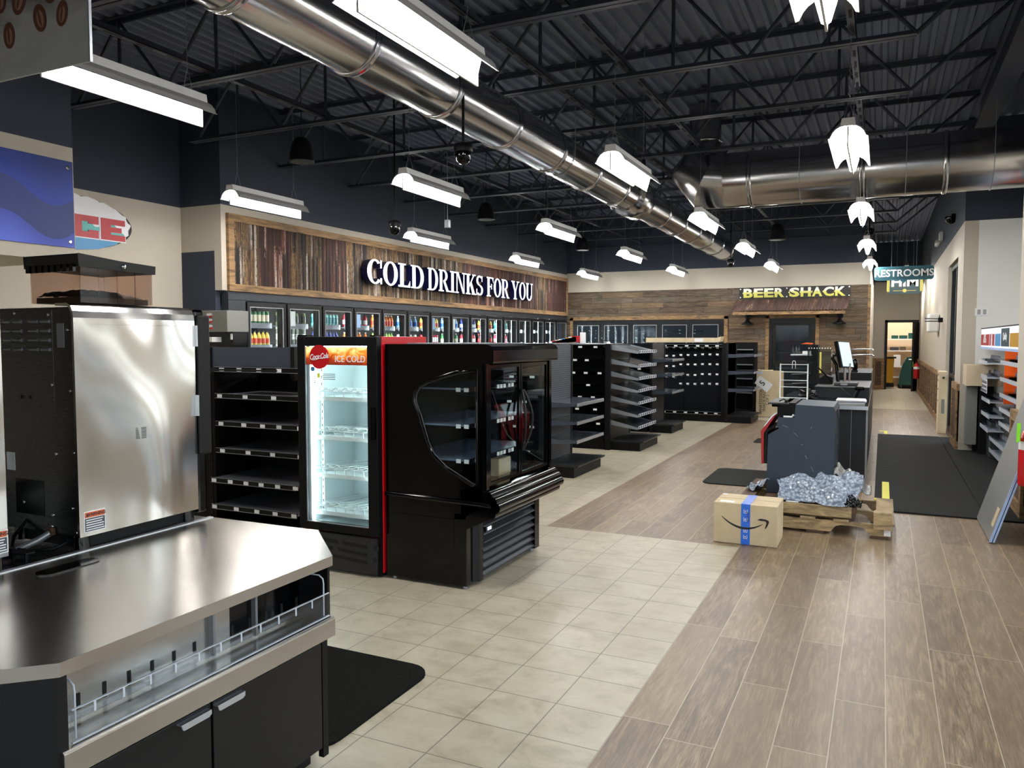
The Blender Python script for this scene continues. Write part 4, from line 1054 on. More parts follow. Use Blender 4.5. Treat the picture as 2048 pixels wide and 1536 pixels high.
for z in (1.98, 2.03): MB().tube([(0.95, 17.2, z), (0.72, 17.0, z), (0.7, 16.5, z)], 0.012, 6).build('arm', M['steelgrey'], t)
MB().box(0.95, RX, 17.1, 17.2, 1.96, 2.05).build('bracket', M['black'], t, 0.01)
t = thing('light_switch', 'small white light switch plate with two toggles on the white recess wall', 'switch', (1.25, 13.1, 2.0)); 
MB().box(1.19, 1.36, 13.085, 13.1, 1.97, 2.08).build('plate', M['tag'], t, 0.004)
for x in (1.22, 1.29): MB().box(x, x + 0.04, 13.078, 13.086, 1.99, 2.06).build('toggle', M['steelgrey'], t)
t = thing('tall_carton', 'tall narrow brown carton standing by the hall window', 'box', (1.0, 15.4, 0))
MB().box(0.89, 1.02 - 0.001, 15.33, 15.72, 0, 1.08).build('carton', M['card'], t, 0.006)
MB().box(0.94, 0.985, 15.326, 15.331, 0.35, 0.6).build('printed_label', M['greypanel'], t)
MB().lathe([(0.02, 15.325), (0.02, 15.33)], (0.96, 0, 0.97), 14, 'y').build('printed_mark', M['ink'], t)
for z in (0.55, 0.75, 0.9, 1.0): MB().box(0.886, 0.891, 15.45, 15.53, z, z + 0.04).build('printed_arrow', M['ink'], t)

# ================================================================ COFFEE COUNTER (bottom left)
CZ = 0.84
t = thing('coffee_counter', 'brushed steel topped coffee counter with black doors and clear front bins', 'counter', (-2.2, 1.7, 0))
topo = [(-1.80, 1.21), (-1.80, 2.26), (-2.10, 2.545), (-2.68, 2.53), (-2.68, 0.3), (-2.4, 0.3), (-1.93, 1.09)]
MB().prism(topo, CZ - 0.036, CZ, 'z').build('worktop', M['steel_y'], t, 0.003)
B(-3.5, -2.683, 0.3, 2.56, CZ - 0.05, CZ - 0.012).build('rear_worktop', M['steel_dark'], t)
B(-2.695, -2.672, 0.3, 2.53, CZ - 0.002, CZ + 0.003).build('worktop_seam', M['alum'], t)
# cabinet carcase: below the niche, plus the black ends either side of it
MB().prism([(-1.885, 1.24), (-1.885, 2.30), (-2.1, 2.5), (-3.5, 2.5), (-3.5, 0.3), (-2.36, 0.3), (-1.94, 1.09), (-1.83, 1.195), (-1.83, 1.215), (-1.885, 1.215)], 0.1, 0.54, 'z').build('carcase', M['blackmetal'], t)
MB().prism([(-1.97, 1.236), (-1.97, 2.33), (-2.1, 2.5), (-3.5, 2.5), (-3.5, 0.3), (-2.36, 0.3), (-1.94, 1.09), (-1.812, 1.205), (-1.812, 1.236)], 0.54, CZ - 0.036, 'z').build('carcase_upper', M['blackmetal'], t)
MB().prism([(-1.95, 1.3), (-1.95, 2.3), (-2.1, 2.42), (-3.5, 2.42), (-3.5, 0.3), (-2.45, 0.3), (-2.0, 1.18)], 0.0, 0.1, 'z').build('toe_kick', M['black'], t)
B(-1.885, -1.862, 2.27, 2.30, 0.06, 0.54).build('side_panel', M['black'], t)
B(-1.985, -1.835, 2.272, 2.285, 0.54, CZ - 0.037).build('end_cheek', M['black'], t)
# slotted steel back of the niche
b = MB(); b.m = 0; b.box(-1.97, -1.965, 1.24, 1.92, 0.555, CZ - 0.04); b.m = 2; b.box(-1.97, -1.965, 1.92, 2.3, 0.555, CZ - 0.04); b.m = 1
for j in range(13):
    y = 1.285 + j * 0.08
    for z0, z1, dy in ((0.62, 0.665, 0), (0.745, 0.80, 0)):
        b.box(-1.966, -1.963, y, y + 0.011, z0, z1)
        if z0 > 0.7: b.box(-1.966, -1.963, y + 0.022, y + 0.033, z0, z1)
b.build('slotted_back', [M['steel_y'], M['void'], M['gloss']], t)
# steel ledge with a rolled lip
MB().prism([(-1.97, 0.54), (-1.80, 0.54), (-1.80, 0.605), (-1.806, 0.61), (-1.83, 0.61), (-1.83, 0.585), (-1.95, 0.585), (-1.955, 0.6), (-1.97, 0.6)], 1.215, 2.27, 'y').build('ledge', M['steel_y'], t, 0.002)
B(-1.97, -1.955, 1.24, 2.27, 0.6, 0.612).build('ledge_lip', M['alum'], t)
# clear bins
b = MB(); b.box(-1.822, -1.818, 1.25, 2.26, 0.615, 0.7); b.box(-1.95, -1.822, 1.25, 2.26, 0.615, 0.619)
o = b.build('front_guard', M['acrylic'], t)
b = MB()
for i in range(11): y = 1.31 + i * 0.085; b.box(-1.8175, -1.8155, y, y + 0.006, 0.672, 0.7)
b.box(-1.8235, -1.8165, 1.25, 2.26, 0.6985, 0.701); b.box(-1.8235, -1.8165, 1.25, 2.26, 0.613, 0.6165)
b.build('guard_notch', M['clearrail'], o)
for y in (1.262, 2.235):
    o = MB().prism([(-1.94, 0.615), (-1.83, 0.615), (-1.825, 0.625), (-1.825, 0.75), (-1.84, 0.768), (-1.94, 0.768)], y, y + 0.004, 'y').build('end_guard', M['acrylic'], t)
    MB().tube([(-1.94, y + 0.002, 0.768), (-1.845, y + 0.002, 0.768), (-1.828, y + 0.002, 0.757), (-1.825, y + 0.002, 0.74), (-1.825, y + 0.002, 0.62)], 0.0028, 6).build('guard_edge', M['clearrail'], o)
MB().box(-1.965, -1.945, 2.02, 2.03, 0.6, 0.79).box(-1.965, -1.945, 1.83, 1.84, 0.6, 0.79).build('divider_bracket', M['steelgrey'], t)
b = MB(); b.prism(rrect(-1.94, -1.85, 1.52, 1.75, 0.02), 0.645, 0.65, 'z'); b.prism(rrect(-1.93, -1.86, 1.5, 1.7, 0.02), 0.63, 0.634, 'z'); o = b.build('loose_tray', M['acrylic'], None)
tag(o, 'loose clear plastic trays lying in the front bin of the coffee counter', 'tray')
# doors
for (y0, y1, hy) in ((0.98, 1.735, 1.66), (1.745, 2.265, 1.80)):
    yy0 = max(y0, 1.26)
    d = B(-1.885, -1.862, yy0, y1, 0.1, 0.5).build('door', M['blackmetal'], t, 0.002)
    MB().box(-1.862, -1.842, hy - 0.055, hy + 0.06, 0.488, 0.492).prism([(hy - 0.055, 0.492), (hy - 0.05, 0.476), (hy - 0.045, 0.472), (hy + 0.05, 0.472), (hy + 0.06, 0.478), (hy + 0.06, 0.492)], -1.845, -1.841, 'x').build('handle', M['alum'], d)
o = B(-1.864, -1.861, 2.15, 2.245, 0.512, 0.536).build('maker_label', M['tag'], t)
text('lettering', 'ROYSTON', 0.016, (-1.8605, 2.205, 0.525), '+x', M['ink'], o, depth=0.0006)
MB().box(-1.861, -1.8603, 2.156, 2.17, 0.52, 0.53).build('printed_mark', M['ink'], o)
# oval cable grommet
MB().prism(rrect(-2.575, -2.50, 1.64, 1.86, 0.036), CZ, CZ + 0.004, 'z').build('cable_grommet', M['gloss'], t)

# ---- coffee brewers
def brewer(y0, y1, lab, detail, warn_y):
    X0, X1, Z0, Z1 = -3.12, -2.68, 0.892, 1.765
    t = thing('coffee_brewer', lab, 'coffee machine', ((X0 + X1) / 2, (y0 + y1) / 2, CZ))
    B(X0 + 0.004, X1 - 0.012, y0, y1, Z0, Z1 - 0.015).build('cabinet', M['steel_dark'], t, 0.004)
    # stainless side with rolled top
    pr = [(X1 - 0.012, Z0), (X1, Z0), (X1, Z1 - 0.055), (X1 - 0.004, Z1 - 0.03), (X1 - 0.014, Z1 - 0.01), (X1 - 0.034, Z1), (X1 - 0.1, Z1), (X1 - 0.1, Z1 - 0.01), (X1 - 0.036, Z1 - 0.01), (X1 - 0.02, Z1 - 0.02), (X1 - 0.012, Z1 - 0.04)]
    MB().prism(pr, y0 - 0.002, y1, 'y').build('side_panel', M['steel_z'], t)
    B(X1 - 0.001, X1 + 0.004, y0 + 0.004, y1 - 0.05, Z1 - 0.078, Z1 - 0.07).build('pressed_rib', M['steel_z'], t)
    if detail:
        b = MB(); b.box(X1, X1 + 0.001, 2.152, 2.198, 1.232, 1.272); o = None
        b = MB(); b.m = 0
        for i in range(9):
            z = 1.234 + i * 0.0052
            b.box(X1, X1 + 0.0012, 2.150, 2.150 + 0.019 - 0.0012 * i, z, z + 0.0026); b.box(X1, X1 + 0.0012, 2.176, 2.198, z, z + 0.0026)
        b.build('printed_lines', M['ink'], t)
        f = B(X0 - 0.02, X1 - 0.002, y1 + 0.002, y1 + 0.055, Z0 - 0.02, Z1 - 0.005).build('front_door', M['gloss'], t, 0.012)
        MB().box(X1 - 0.006, X1 + 0.012, y1 + 0.006, y1 + 0.075, 1.13, Z1 - 0.03).build('door_cover', M['blackmetal'], t, 0.008)
        for z in (1.6, 1.3): B(X1 - 0.002, X1 + 0.014, y1 - 0.004, y1 + 0.004, z, z + 0.09).build('hinge', M['alum'], t)
    # warning sticker
    o = B(X1, X1 + 0.0012, warn_y, warn_y + 0.09, Z0 + 0.014, Z0 + 0.094).build('warning_sticker', M['tag'], t)
    B(X1 + 0.001, X1 + 0.0018, warn_y + 0.004, warn_y + 0.086, Z0 + 0.07, Z0 + 0.09).build('orange_band', M['warn'], o)
    B(X1 + 0.001, X1 + 0.0018, warn_y + 0.004, warn_y + 0.086, Z0 + 0.018, Z0 + 0.067).build('text_block', M['slategrey'], o)
    text('lettering', 'WARNING', 0.0165, (X1 + 0.0022, warn_y + 0.05, Z0 + 0.08), '+x', M['ink'], o, depth=0.0006, bold=0.0004)
    MB().prism([(warn_y + 0.008, Z0 + 0.074), (warn_y + 0.02, Z0 + 0.074), (warn_y + 0.014, Z0 + 0.086)], X1 + 0.0018, X1 + 0.0024, 'x').build('warning_triangle', M['ink'], o)
    b = MB()
    for i, w in enumerate((0.07, 0.066, 0.074, 0.072, 0.076)):
        z = Z0 + 0.058 - i * 0.009; b.box(X1 + 0.0018, X1 + 0.0022, warn_y + 0.008, warn_y + 0.008 + w, z, z + 0.004)
    b.build('small_print', M['tag'], o)['kind'] = 'stuff'
    # the dark side towards the camera: louvres, screws, cover plates
    if detail:
        for cx in (-3.06, -3.0, -2.905, -2.835):
            b = MB()
            for z in (1.69, 1.655, 1.62, 1.585):
                b.prism([(y0, z), (y0 - 0.010, z + 0.003), (y0 - 0.012, z + 0.009), (y0, z + 0.016)], cx - 0.024, cx + 0.024, 'x')
            b.build('louvre_column', M['steelgrey'], t)
        for x, z in ((-3.02, 1.73), (-2.82, 1.722), (-2.81, 1.46), (-2.80, 1.2), (-2.715, 1.665), (-2.71, 1.44), (-2.70, 1.21), (-2.72, 1.0), (-2.70, 0.91), (-2.83, 0.965), (-2.84, 0.92), (-3.0, 1.0), (-3.0, 0.93)):
            MB().lathe([(0.0055, y0 - 0.004), (0.0065, y0 - 0.001), (0.0065, y0)], (x, 0, z), 10, 'y').build('screw', M['chrome'], t)
        B(-3.09, -2.80, y0 - 0.0015, y0, 1.34, 1.74).build('access_panel', M['steel_dark'], t, 0.001)
        B(-3.05, -2.88, y0 - 0.002, y0, 0.955, 1.09).build('cover_plate', M['gloss'], t)
        for x in (-2.99, -2.94): MB().lathe([(0.008, y0 - 0.003), (0.008, y0)], (x, 0, 1.41), 12, 'y').build('hole_plug', M['void'], t)
        B(-2.775, -2.735, y0 - 0.002, y0, 1.60, 1.69).build('tape_mark', M['steelgrey'], t)
        B(-3.1, -3.05, y0 - 0.002, y0, 1.12, 1.19).build('small_sticker', M['tag'], t)
    # black plinth and feet
    B(X0 + 0.05, X1 - 0.03, y0 + 0.03, y1 - 0.02, CZ + 0.002, Z0).build('plinth', M['black'], t)
    for x, y in ((X1 - 0.035, y0 + 0.03), (X1 - 0.035, y1 - 0.03), (X0 + 0.05, y0 + 0.03), (X0 + 0.05, y1 - 0.03)):
        MB().lathe([(0.028, CZ + 0.003), (0.026, Z0)], (x, y, 0), 20).build('foot', M['gloss'], t)
    return t
t = brewer(1.9, 2.455, 'tall stainless bean-to-cup brewer with a smoked bean hopper on top', True, 1.915)
# hopper: smoked walls, lid, beans
HX0, HX1, HY0, HY1, HZ0, HZ1 = -2.99, -2.70, 1.945, 2.262, 1.768, 1.905
b = MB()
b.prism([(HX0 + 0.01, HZ0), (HX1 - 0.005, HZ0), (HX1, HZ1), (HX0, HZ1)], HY0, HY0 + 0.003, 'y'); b.prism([(HX0 + 0.01, HZ0), (HX1 - 0.005, HZ0), (HX1, HZ1), (HX0, HZ1)], HY1 - 0.003, HY1, 'y')
b.box(HX0 + 0.002, HX0 + 0.005, HY0, HY1, HZ0, HZ1); b.box(HX1 - 0.004, HX1 - 0.001, HY0, HY1, HZ0, HZ1)
hp = b.build('bean_hopper', M['brownclear'], t)
b = MB(); nx, ny = 22, 24; vs = []; random.seed(5)
for i in range(nx + 1):
    for j in range(ny + 1):
        u, v = i / nx, j / ny
        vs.append((HX0 + 0.02 + (HX1 - HX0 - 0.035) * u, HY0 + 0.01 + (HY1 - HY0 - 0.02) * v, HZ0 + 0.02 + 0.035 * sin(pi * min(1, u * 0.9 + 0.1)) * (0.6 + 0.4 * sin(pi * v)) + random.uniform(-0.005, 0.005)))
b.add(vs, [(i * (ny + 1) + j, (i + 1) * (ny + 1) + j, (i + 1) * (ny + 1) + j + 1, i * (ny + 1) + j + 1) for i in range(nx) for j in range(ny)], True)
b.box(HX0 + 0.02, HX1 - 0.015, HY0 + 0.01, HY1 - 0.01, HZ0, HZ0 + 0.022)
b.build('coffee_beans', M['beandark'], hp)['kind'] = 'stuff'
b = MB(); b.prism([(HY0 - 0.01, HZ1 - 0.004), (HY1 + 0.01, HZ1 - 0.012), (HY1 + 0.012, HZ1 + 0.022), (HY0 + 0.16, HZ1 + 0.03), (HY0 - 0.012, HZ1 + 0.045)], HX0 - 0.02, HX1 + 0.008, 'x')
b.build('lid', M['blackmetal'], hp, 0.006)
MB().lathe([(0.011, HX1 + 0.008), (0.009, HX1 + 0.016), (0.002, HX1 + 0.019)], (0, 2.125, HZ1 + 0.01), 14, 'x').build('lid_knob', M['chrome'], hp)
for i in range(8): MB().box(HX0 + 0.005 + i * 0.036, HX0 + 0.027 + i * 0.036, HY0 - 0.02, HY0 - 0.008, HZ1 - 0.022, HZ1 + 0.006).build('lid_clip', M['gloss'], hp)
for y in (2.02, 2.1, 2.18): B(HX1 - 0.003, HX1 + 0.0005, y, y + 0.003, HZ0, HZ1).build('moulded_rib', M['brownclear'], hp)
brewer(1.03, 1.635, 'stainless machine with a warning sticker cut off by the left edge', False, 1.545)
# hoses, cap on the rear worktop
t = thing('water_hose', 'braided grey and black water hoses looping on the counter between the machines', 'hose', (-2.85, 1.8, CZ))
MB().tube([(-2.84, 1.90, 0.9), (-2.86, 1.86, 0.875), (-2.9, 1.80, 0.845)], 0.013, 10).build('braided_hose', M['steelgrey'], t)
MB().lathe([(0.015, 1.885), (0.018, 1.89), (0.018, 1.905), (0.014, 1.91)], (-2.84, 0, 0.902), 12, 'y').build('brass_fitting', M['crate_wood_dark'], t)
MB().tube([(-2.99, 1.9, 0.93), (-2.98, 1.84, 0.88), (-2.93, 1.80, 0.85), (-2.84, 1.80, 0.848), (-2.76, 1.85, 0.855), (-2.74, 1.9, 0.875), (-2.8, 1.92, 0.885)], 0.007, 8).build('black_hose', M['black'], t)
MB().tube([(-2.90 + 0.05 * cos(q / 3), 1.745 + 0.04 * sin(q / 3), 0.838 + q * 0.0004) for q in range(40)], 0.006, 8).build('coiled_hose', M['black'], t)
t = thing('rubber_stand', 'small flat black three-legged cap standing behind the counter seam', 'cap', (-2.8, 1.76, CZ - 0.01))
MB().prism([(-2.84, 1.735), (-2.80, 1.725), (-2.76, 1.745), (-2.755, 1.775), (-2.78, 1.79), (-2.80, 1.775), (-2.83, 1.785), (-2.85, 1.765)], CZ + 0.018, CZ + 0.024, 'z').build('plate', M['black'], t)
for x, y in ((-2.835, 1.745), (-2.77, 1.75), (-2.8, 1.77)): B(x - 0.004, x + 0.004, y - 0.004, y + 0.004, CZ - 0.012, CZ + 0.018).build('leg', M['black'], t)
B(-3.5, -3.46, 0.3, 2.5, CZ - 0.012, 1.0).build('backsplash', M['steel_z'], bpy.data.objects['coffee_counter'])

# ---- hanging coffee sign, blue print, ice sign
t = thing('coffee_sign', 'grey hanging board printed with coffee beans, cut off by the top left corner', 'sign', (-3.3, 2.0, 2.66))
B(-4.4, -2.68, 2.0, 2.007, 2.66, 3.5).build('board', M['coffeeboard'], t, 0.003)
B(-2.684, -2.679, 1.998, 2.009, 2.66, 3.5).build('edge_trim', M['alum'], t)
MB().tube([(-2.9, 2.004, 3.49), (-2.9, 2.004, DECK)], 0.006, 6).build('cable', M['steelgrey'], t); MB().tube([(-4.1, 2.004, 3.49), (-4.1, 2.004, DECK)], 0.006, 6).build('cable', M['steelgrey'], t)
random.seed(11)
for (x, z, r, a) in ((-3.15, 2.83, 0.045, 0.1), (-2.96, 2.865, 0.048, 0.3), (-2.83, 2.86, 0.042, -0.2), (-2.9, 2.97, 0.055, 0.2), (-3.08, 2.96, 0.055, -0.3), (-2.8, 3.0, 0.06, 0.2), (-2.72, 3.0, 0.05, 0.4), (-3.2, 2.98, 0.05, 0.1), (-3.0, 3.06, 0.05, -0.5), (-2.86, 3.1, 0.055, 0.6), (-3.12, 3.12, 0.06, 0.1), (-2.74, 3.12, 0.05, -0.1), (-3.3, 3.08, 0.06, 0.4), (-3.35, 2.93, 0.05, 0.8)):
    def el(rx, rz, dx=0, dz=0, n=20): return [(x + (dx + rx * cos(2 * pi * i / n)) * cos(a) - (dz + rz * sin(2 * pi * i / n)) * sin(a), z + (dx + rx * cos(2 * pi * i / n)) * sin(a) + (dz + rz * sin(2 * pi * i / n)) * cos(a)) for i in range(n)]
    b = MB(); b.m = 0; b.prism(el(r * 0.78, r * 1.15), 1.9985, 2.0, 'y'); b.m = 1; b.prism(el(r * 0.42, r * 0.72, r * 0.05, -r * 0.1), 1.9975, 1.9985, 'y'); b.m = 0; b.prism(el(r * 0.12, r * 0.75, 0, 0), 1.9968, 1.9975, 'y')
    b.build('printed_bean', [M['beanbrown'], M['beanlight']], t)
t = thing('blue_poster', 'glossy blue wave print mounted with steel standoffs on the beige bulkhead', 'poster', (-6.6, 3.7, 2.45))
B(-6.59, -6.58, 2.6, 4.70, 2.45, 3.21).build('print', M['blueprint'], t)
for z in (2.5, 3.155): MB().lathe([(0.018, -6.597), (0.018, -6.574), (0.012, -6.571)], (0, 4.655, z), 14, 'x').build('standoff_screw', M['chrome'], t)
t = thing('ice_sign', 'oval wall graphic with red letters over a snowy wave on the beige wall', 'sign', (-8.3, 5.95, 2.64))
def yz(pts, x0, x1, m, nm, par=t):
    ar = sum(pts[i - 1][0] * pts[i][1] - pts[i][0] * pts[i - 1][1] for i in range(len(pts)))
    if ar < 0: pts = pts[::-1]
    return MB().prism(pts, x0, x1, 'x').build(nm, m, par)
yz(ell(5.87, 2.965, 0.80, 0.305, 48), -8.3, -8.288, M['ink'], 'backing')
yz([(5.05 + 0.8 + (0.79 + 0.02 * sin(i * 1.9)) * cos(2 * pi * i / 60), 2.975 + (0.30 + 0.012 * sin(i * 2.3)) * sin(2 * pi * i / 60)) for i in range(60)], -8.289, -8.284, M['printwhite'], 'snow_shape')
yz([(5.15, 2.86)] + [(5.2 + i * 0.075, 3.02 + 0.05 * sin(i * 1.3) - abs(i - 8) * 0.008) for i in range(17)] + [(6.56, 2.88), (6.45, 2.76), (6.2, 2.68), (5.9, 2.65), (5.5, 2.67)], -8.286, -8.28, M['printteal'], 'wave_shape')
yz([(5.15, 2.85), (6.55, 2.86), (6.42, 2.75), (6.2, 2.68), (5.9, 2.645), (5.5, 2.67)], -8.283, -8.277, M['printblue'], 'water_shape')
def blockE(y0, w, z0, h): a = h * 0.27; return [(y0, z0), (y0 + w, z0), (y0 + w, z0 + a), (y0 + w * .4, z0 + a), (y0 + w * .4, z0 + h * .38), (y0 + w * .85, z0 + h * .38), (y0 + w * .85, z0 + h * .62), (y0 + w * .4, z0 + h * .62), (y0 + w * .4, z0 + h - a), (y0 + w, z0 + h - a), (y0 + w, z0 + h), (y0, z0 + h)]
def blockC(y0, w, z0, h): a = h * 0.27; return [(y0, z0), (y0 + w, z0), (y0 + w, z0 + h * .36), (y0 + w * .62, z0 + h * .36), (y0 + w * .62, z0 + a), (y0 + w * .38, z0 + a), (y0 + w * .38, z0 + h - a), (y0 + w * .62, z0 + h - a), (y0 + w * .62, z0 + h * .64), (y0 + w, z0 + h * .64), (y0 + w, z0 + h), (y0, z0 + h)]
for nm, fn, y0, w in (('letter', blockC, 5.87, 0.34), ('letter', blockE, 6.24, 0.32), ('letter', lambda y, w, z, h: R4(y, y + w, z, z + h), 5.66, 0.15)):
    o = yz(fn(y0 - 0.012, w + 0.024, 2.788, 0.274), -8.279, -8.272, M['printwhite'], nm); yz(fn(y0, w, 2.80, 0.25), -8.273, -8.266, M['printred'], 'letter_fill', o)
t = thing('drink_dispenser', 'grey dispenser with small red and white pictures in the dark alcove', 'dispenser', (-7.4, 7.1, 0.9))
B(-7.85, -7.1, 7.0, 7.35, 1.72, 1.98).build('upper_cabinet', M['greypanel'], t, 0.006); B(-7.85, -7.12, 7.1, 7.35, 0.9, 1.72).build('lower_cabinet', M['gloss'], t, 0.006)
B(-8.0, -7.05, 6.8, 7.4, 0.0, 0.9).build('stand', M['black'], t)
for z in (1.93, 1.865, 1.79):
    MB().box(-7.43, -7.34, 6.992, 7.0, z - 0.035, z - 0.012).build('red_picture', M['red'], t); MB().prism(ell(-7.385, z + 0.002, 0.045, 0.016, 10), 6.99, 7.0, 'y').build('white_picture', M['tag'], t)
B(-7.145, -7.12, 7.09, 7.1, 1.63, 1.7).build('key_pad', M['tag'], t); B(-7.6, -7.3, 6.95, 7.1, 1.6, 1.66).build('cup_shelf', M['white'], t)

# ================================================================ LEFT GONDOLA behind the counter
def tags(par, y0, z0, xs, w=0.045, h=0.028, x_axis=True):
    for q in xs:
        if x_axis: B(q, q + w, y0 - 0.003, y0, z0, z0 + h).build('price_tag', M['tag'], par)
        else: B(y0, y0 + 0.003, q, q + w, z0, z0 + h).build('price_tag', M['tag'], par)


t = thing('shelf_gondola', 'black shelving bay with six empty shelves left of the lit red cooler', 'shelving', (-4.96, 5.0, 0))
gx0, gx1 = -5.03, -4.1
B(-5.9, gx1 + 0.05, 5.36, 5.4, 0.0, 1.36).build('back_panel', M['black'], t)
B(gx0 - 0.05, gx0 - 0.02, 4.82, 5.36, 0, 1.36).build('side_panel', M['black'], t)
B(-5.9, gx0 - 0.05, 5.0, 5.03, 0, 1.36).build('outer_panel', M['black'], t)
B(-5.2, -4.33, 4.95, 4.98, 1.39, 1.565).build('top_back_panel', M['bluegloss'], t)
for x in (-5.245, -4.325):
    p_ = B(x, x + 0.04, 4.93, 5.0, 0 if x < -5 else 1.3, 1.57).build('upright', M['blackmetal'], t)
    b = MB()
    for j in range(28 if x < -5 else 5):
        zz = 1.5 - j * 0.052
        b.box(x + 0.012, x + 0.017, 4.927, 4.931, zz, zz + 0.03); b.box(x + 0.024, x + 0.029, 4.927, 4.931, zz, zz + 0.03)
    b.build('slot_row', M['void'], p_)['kind'] = 'stuff'
B(-5.2, -4.33, 4.78, 4.95, 1.375, 1.388).build('top_ledge', M['shelfdark'], t)
B(gx0, gx1, 4.75, 5.36, 0, 0.15).build('base_deck', M['black'], t)
tgx = ([0.05, 0.24, 0.45, 0.66, 0.88], [0.02, 0.3, 0.6], [0.03, 0.28, 0.48, 0.65, 0.86], [0.04, 0.32, 0.58, 0.86], [0.0, 0.18, 0.35, 0.51, 0.68, 0.86], [0.0, 0.24, 0.46, 0.65, 0.84])
for i, z in enumerate((1.40, 1.18, 0.95, 0.725, 0.485, 0.265)):
    d = 4.80 if i < 4 else 4.74
    s_ = B(gx0 + 0.02, gx1 - 0.01, d, 5.36, z - 0.022, z - 0.002).build('shelf', M['shelfgrey'], t)
    B(gx0 + 0.02, gx1 - 0.01, d - 0.012, d, z - 0.034, z + 0.004).build('price_rail', M['gloss'], s_)
    MB().box(gx0 + 0.02, gx1 - 0.01, d - 0.016, d - 0.01, z - 0.037, z - 0.033).box(gx0 + 0.02, gx1 - 0.01, d - 0.016, d - 0.01, z + 0.002, z + 0.005).build('rail_lip', M['steelgrey'], s_)
    tags(s_, d - 0.014, z - 0.031, [gx0 + 0.03 + q for q in tgx[i]], 0.05, 0.028)

# ================================================================ RED FRAMED GLASS DOOR COOLER
t = thing('drink_cooler', 'upright red sided drink cooler with lit white interior and black glass door', 'cooler', (-3.39, 4.65, 0))
kx0, kx1, ky0, ky1, kz = -3.73, -3.052, 4.38, 4.95, 1.65
MB().box(kx1 - 0.03, kx1, ky0, ky1, 0.03, kz).box(kx0, kx0 + 0.03, ky0, ky1, 0.03, kz).box(kx0 + 0.03, kx1 - 0.03, ky1 - 0.03, ky1, 0.03, kz).box(kx0 + 0.03, kx1 - 0.03, ky0, ky1 - 0.03, kz - 0.03, kz).build('cabinet', M['red'], t, 0.003)
MB().box(kx0 + 0.03, kx0 + 0.045, ky0, ky1 - 0.03, 0.31, kz - 0.03).box(kx1 - 0.045, kx1 - 0.03, ky0, ky1 - 0.03, 0.31, kz - 0.03).box(kx0 + 0.045, kx1 - 0.045, ky1 - 0.045, ky1 - 0.03, 0.31, kz - 0.03).box(kx0 + 0.045, kx1 - 0.045, ky0, ky1 - 0.045, kz - 0.045, kz - 0.03).box(kx0 + 0.03, kx1 - 0.03, ky0, ky1 - 0.03, 0.29, 0.32).build('inner_liner', M['liner'], t)
fy0, fy1 = 4.32, 4.375
gx0, gx1, gz0, gz1 = kx0 + 0.07, kx1 - 0.082, 0.345, kz - 0.065
MB().box(kx0, gx0, fy0, fy1, 0.29, kz).box(gx1, kx1, fy0, fy1, 0.29, kz).box(gx0, gx1, fy0, fy1, gz1, kz).box(gx0, gx1, fy0, fy1, 0.29, gz0).build('door', M['black'], t, 0.005)
dr = bpy.data.objects['door.002'] if 'door.002' in bpy.data.objects else t
dr = [c for c in t.children if c.name.startswith('door')][0]
B(gx0, gx1, fy0 + 0.018, fy0 + 0.022, gz0, gz1).build('glass_pane', M['glass'], dr)
MB().box(gx0, gx0 + 0.006, fy0 - 0.001, fy0 + 0.01, gz0, gz1).box(gx0, gx1, fy0 - 0.001, fy0 + 0.01, gz0, gz0 + 0.006).build('chrome_edge', M['steelgrey'], dr)
MB().box(kx1 - 0.05, kx1 - 0.045, fy0 - 0.006, fy0, 0.96, 1.17).box(kx1 - 0.02, kx1 - 0.012, fy0 - 0.012, fy0, 0.96, 1.17).box(kx1 - 0.05, kx1 - 0.012, fy0 - 0.008, fy0, 1.16, 1.175).box(kx1 - 0.05, kx1 - 0.012, fy0 - 0.008, fy0, 0.955, 0.97).build('recessed_handle', M['gloss'], dr)
B(gx0 + 0.006, gx1 - 0.002, fy0 + 0.006, fy0 + 0.014, 1.455, gz1 - 0.006).build('banner', M['banner'], dr)
bn = [c for c in dr.children if c.name.startswith('banner')][0]
text('lettering', 'ICE COLD', 0.062, (-3.275, fy0 + 0.003, 1.495), '-y', M['tag'], bn, bold=0.0008, depth=0.002, sx=0.92)
MB().lathe([(0.083, fy0 - 0.001), (0.083, fy0 + 0.006)], (-3.535, 0, 1.51), 40, 'y').build('red_disc', M['red'], bn)
text('script_lettering', 'Coca·Cola', 0.052, (-3.535, fy0 - 0.002, 1.512), '-y', M['tag'], bn, bold=0.0008, depth=0.0012, sx=0.74, shear=0.35, roll=0.09)
MB().tube([(-3.60, fy0 - 0.003, 1.492), (-3.585, fy0 - 0.003, 1.486), (-3.56, fy0 - 0.003, 1.490), (-3.53, fy0 - 0.003, 1.500), (-3.50, fy0 - 0.003, 1.499)], 0.002, 6).build('script_swash', M['tag'], bn)
# small stickers on the liner/glass
MB().lathe([(0.017, fy0 + 0.015), (0.017, fy0 + 0.016)], (-3.605, 0, 1.424), 20, 'y').build('round_sticker', M['printblue'], dr)
B(-3.565, -3.545, fy0 + 0.015, fy0 + 0.016, 1.365, 1.395).build('yellow_sticker', M['yellow'], dr)
b = MB()
for j in range(4): b.box(-3.52, -3.41, fy0 + 0.015, fy0 + 0.016, 1.352 + j * 0.012, 1.356 + j * 0.012)
for j in range(5): b.box(-3.61, -3.58, fy0 + 0.015, fy0 + 0.016, 1.33 + j * 0.014, 1.333 + j * 0.014)
b.build('small_print', M['slategrey'], dr)['kind'] = 'stuff'
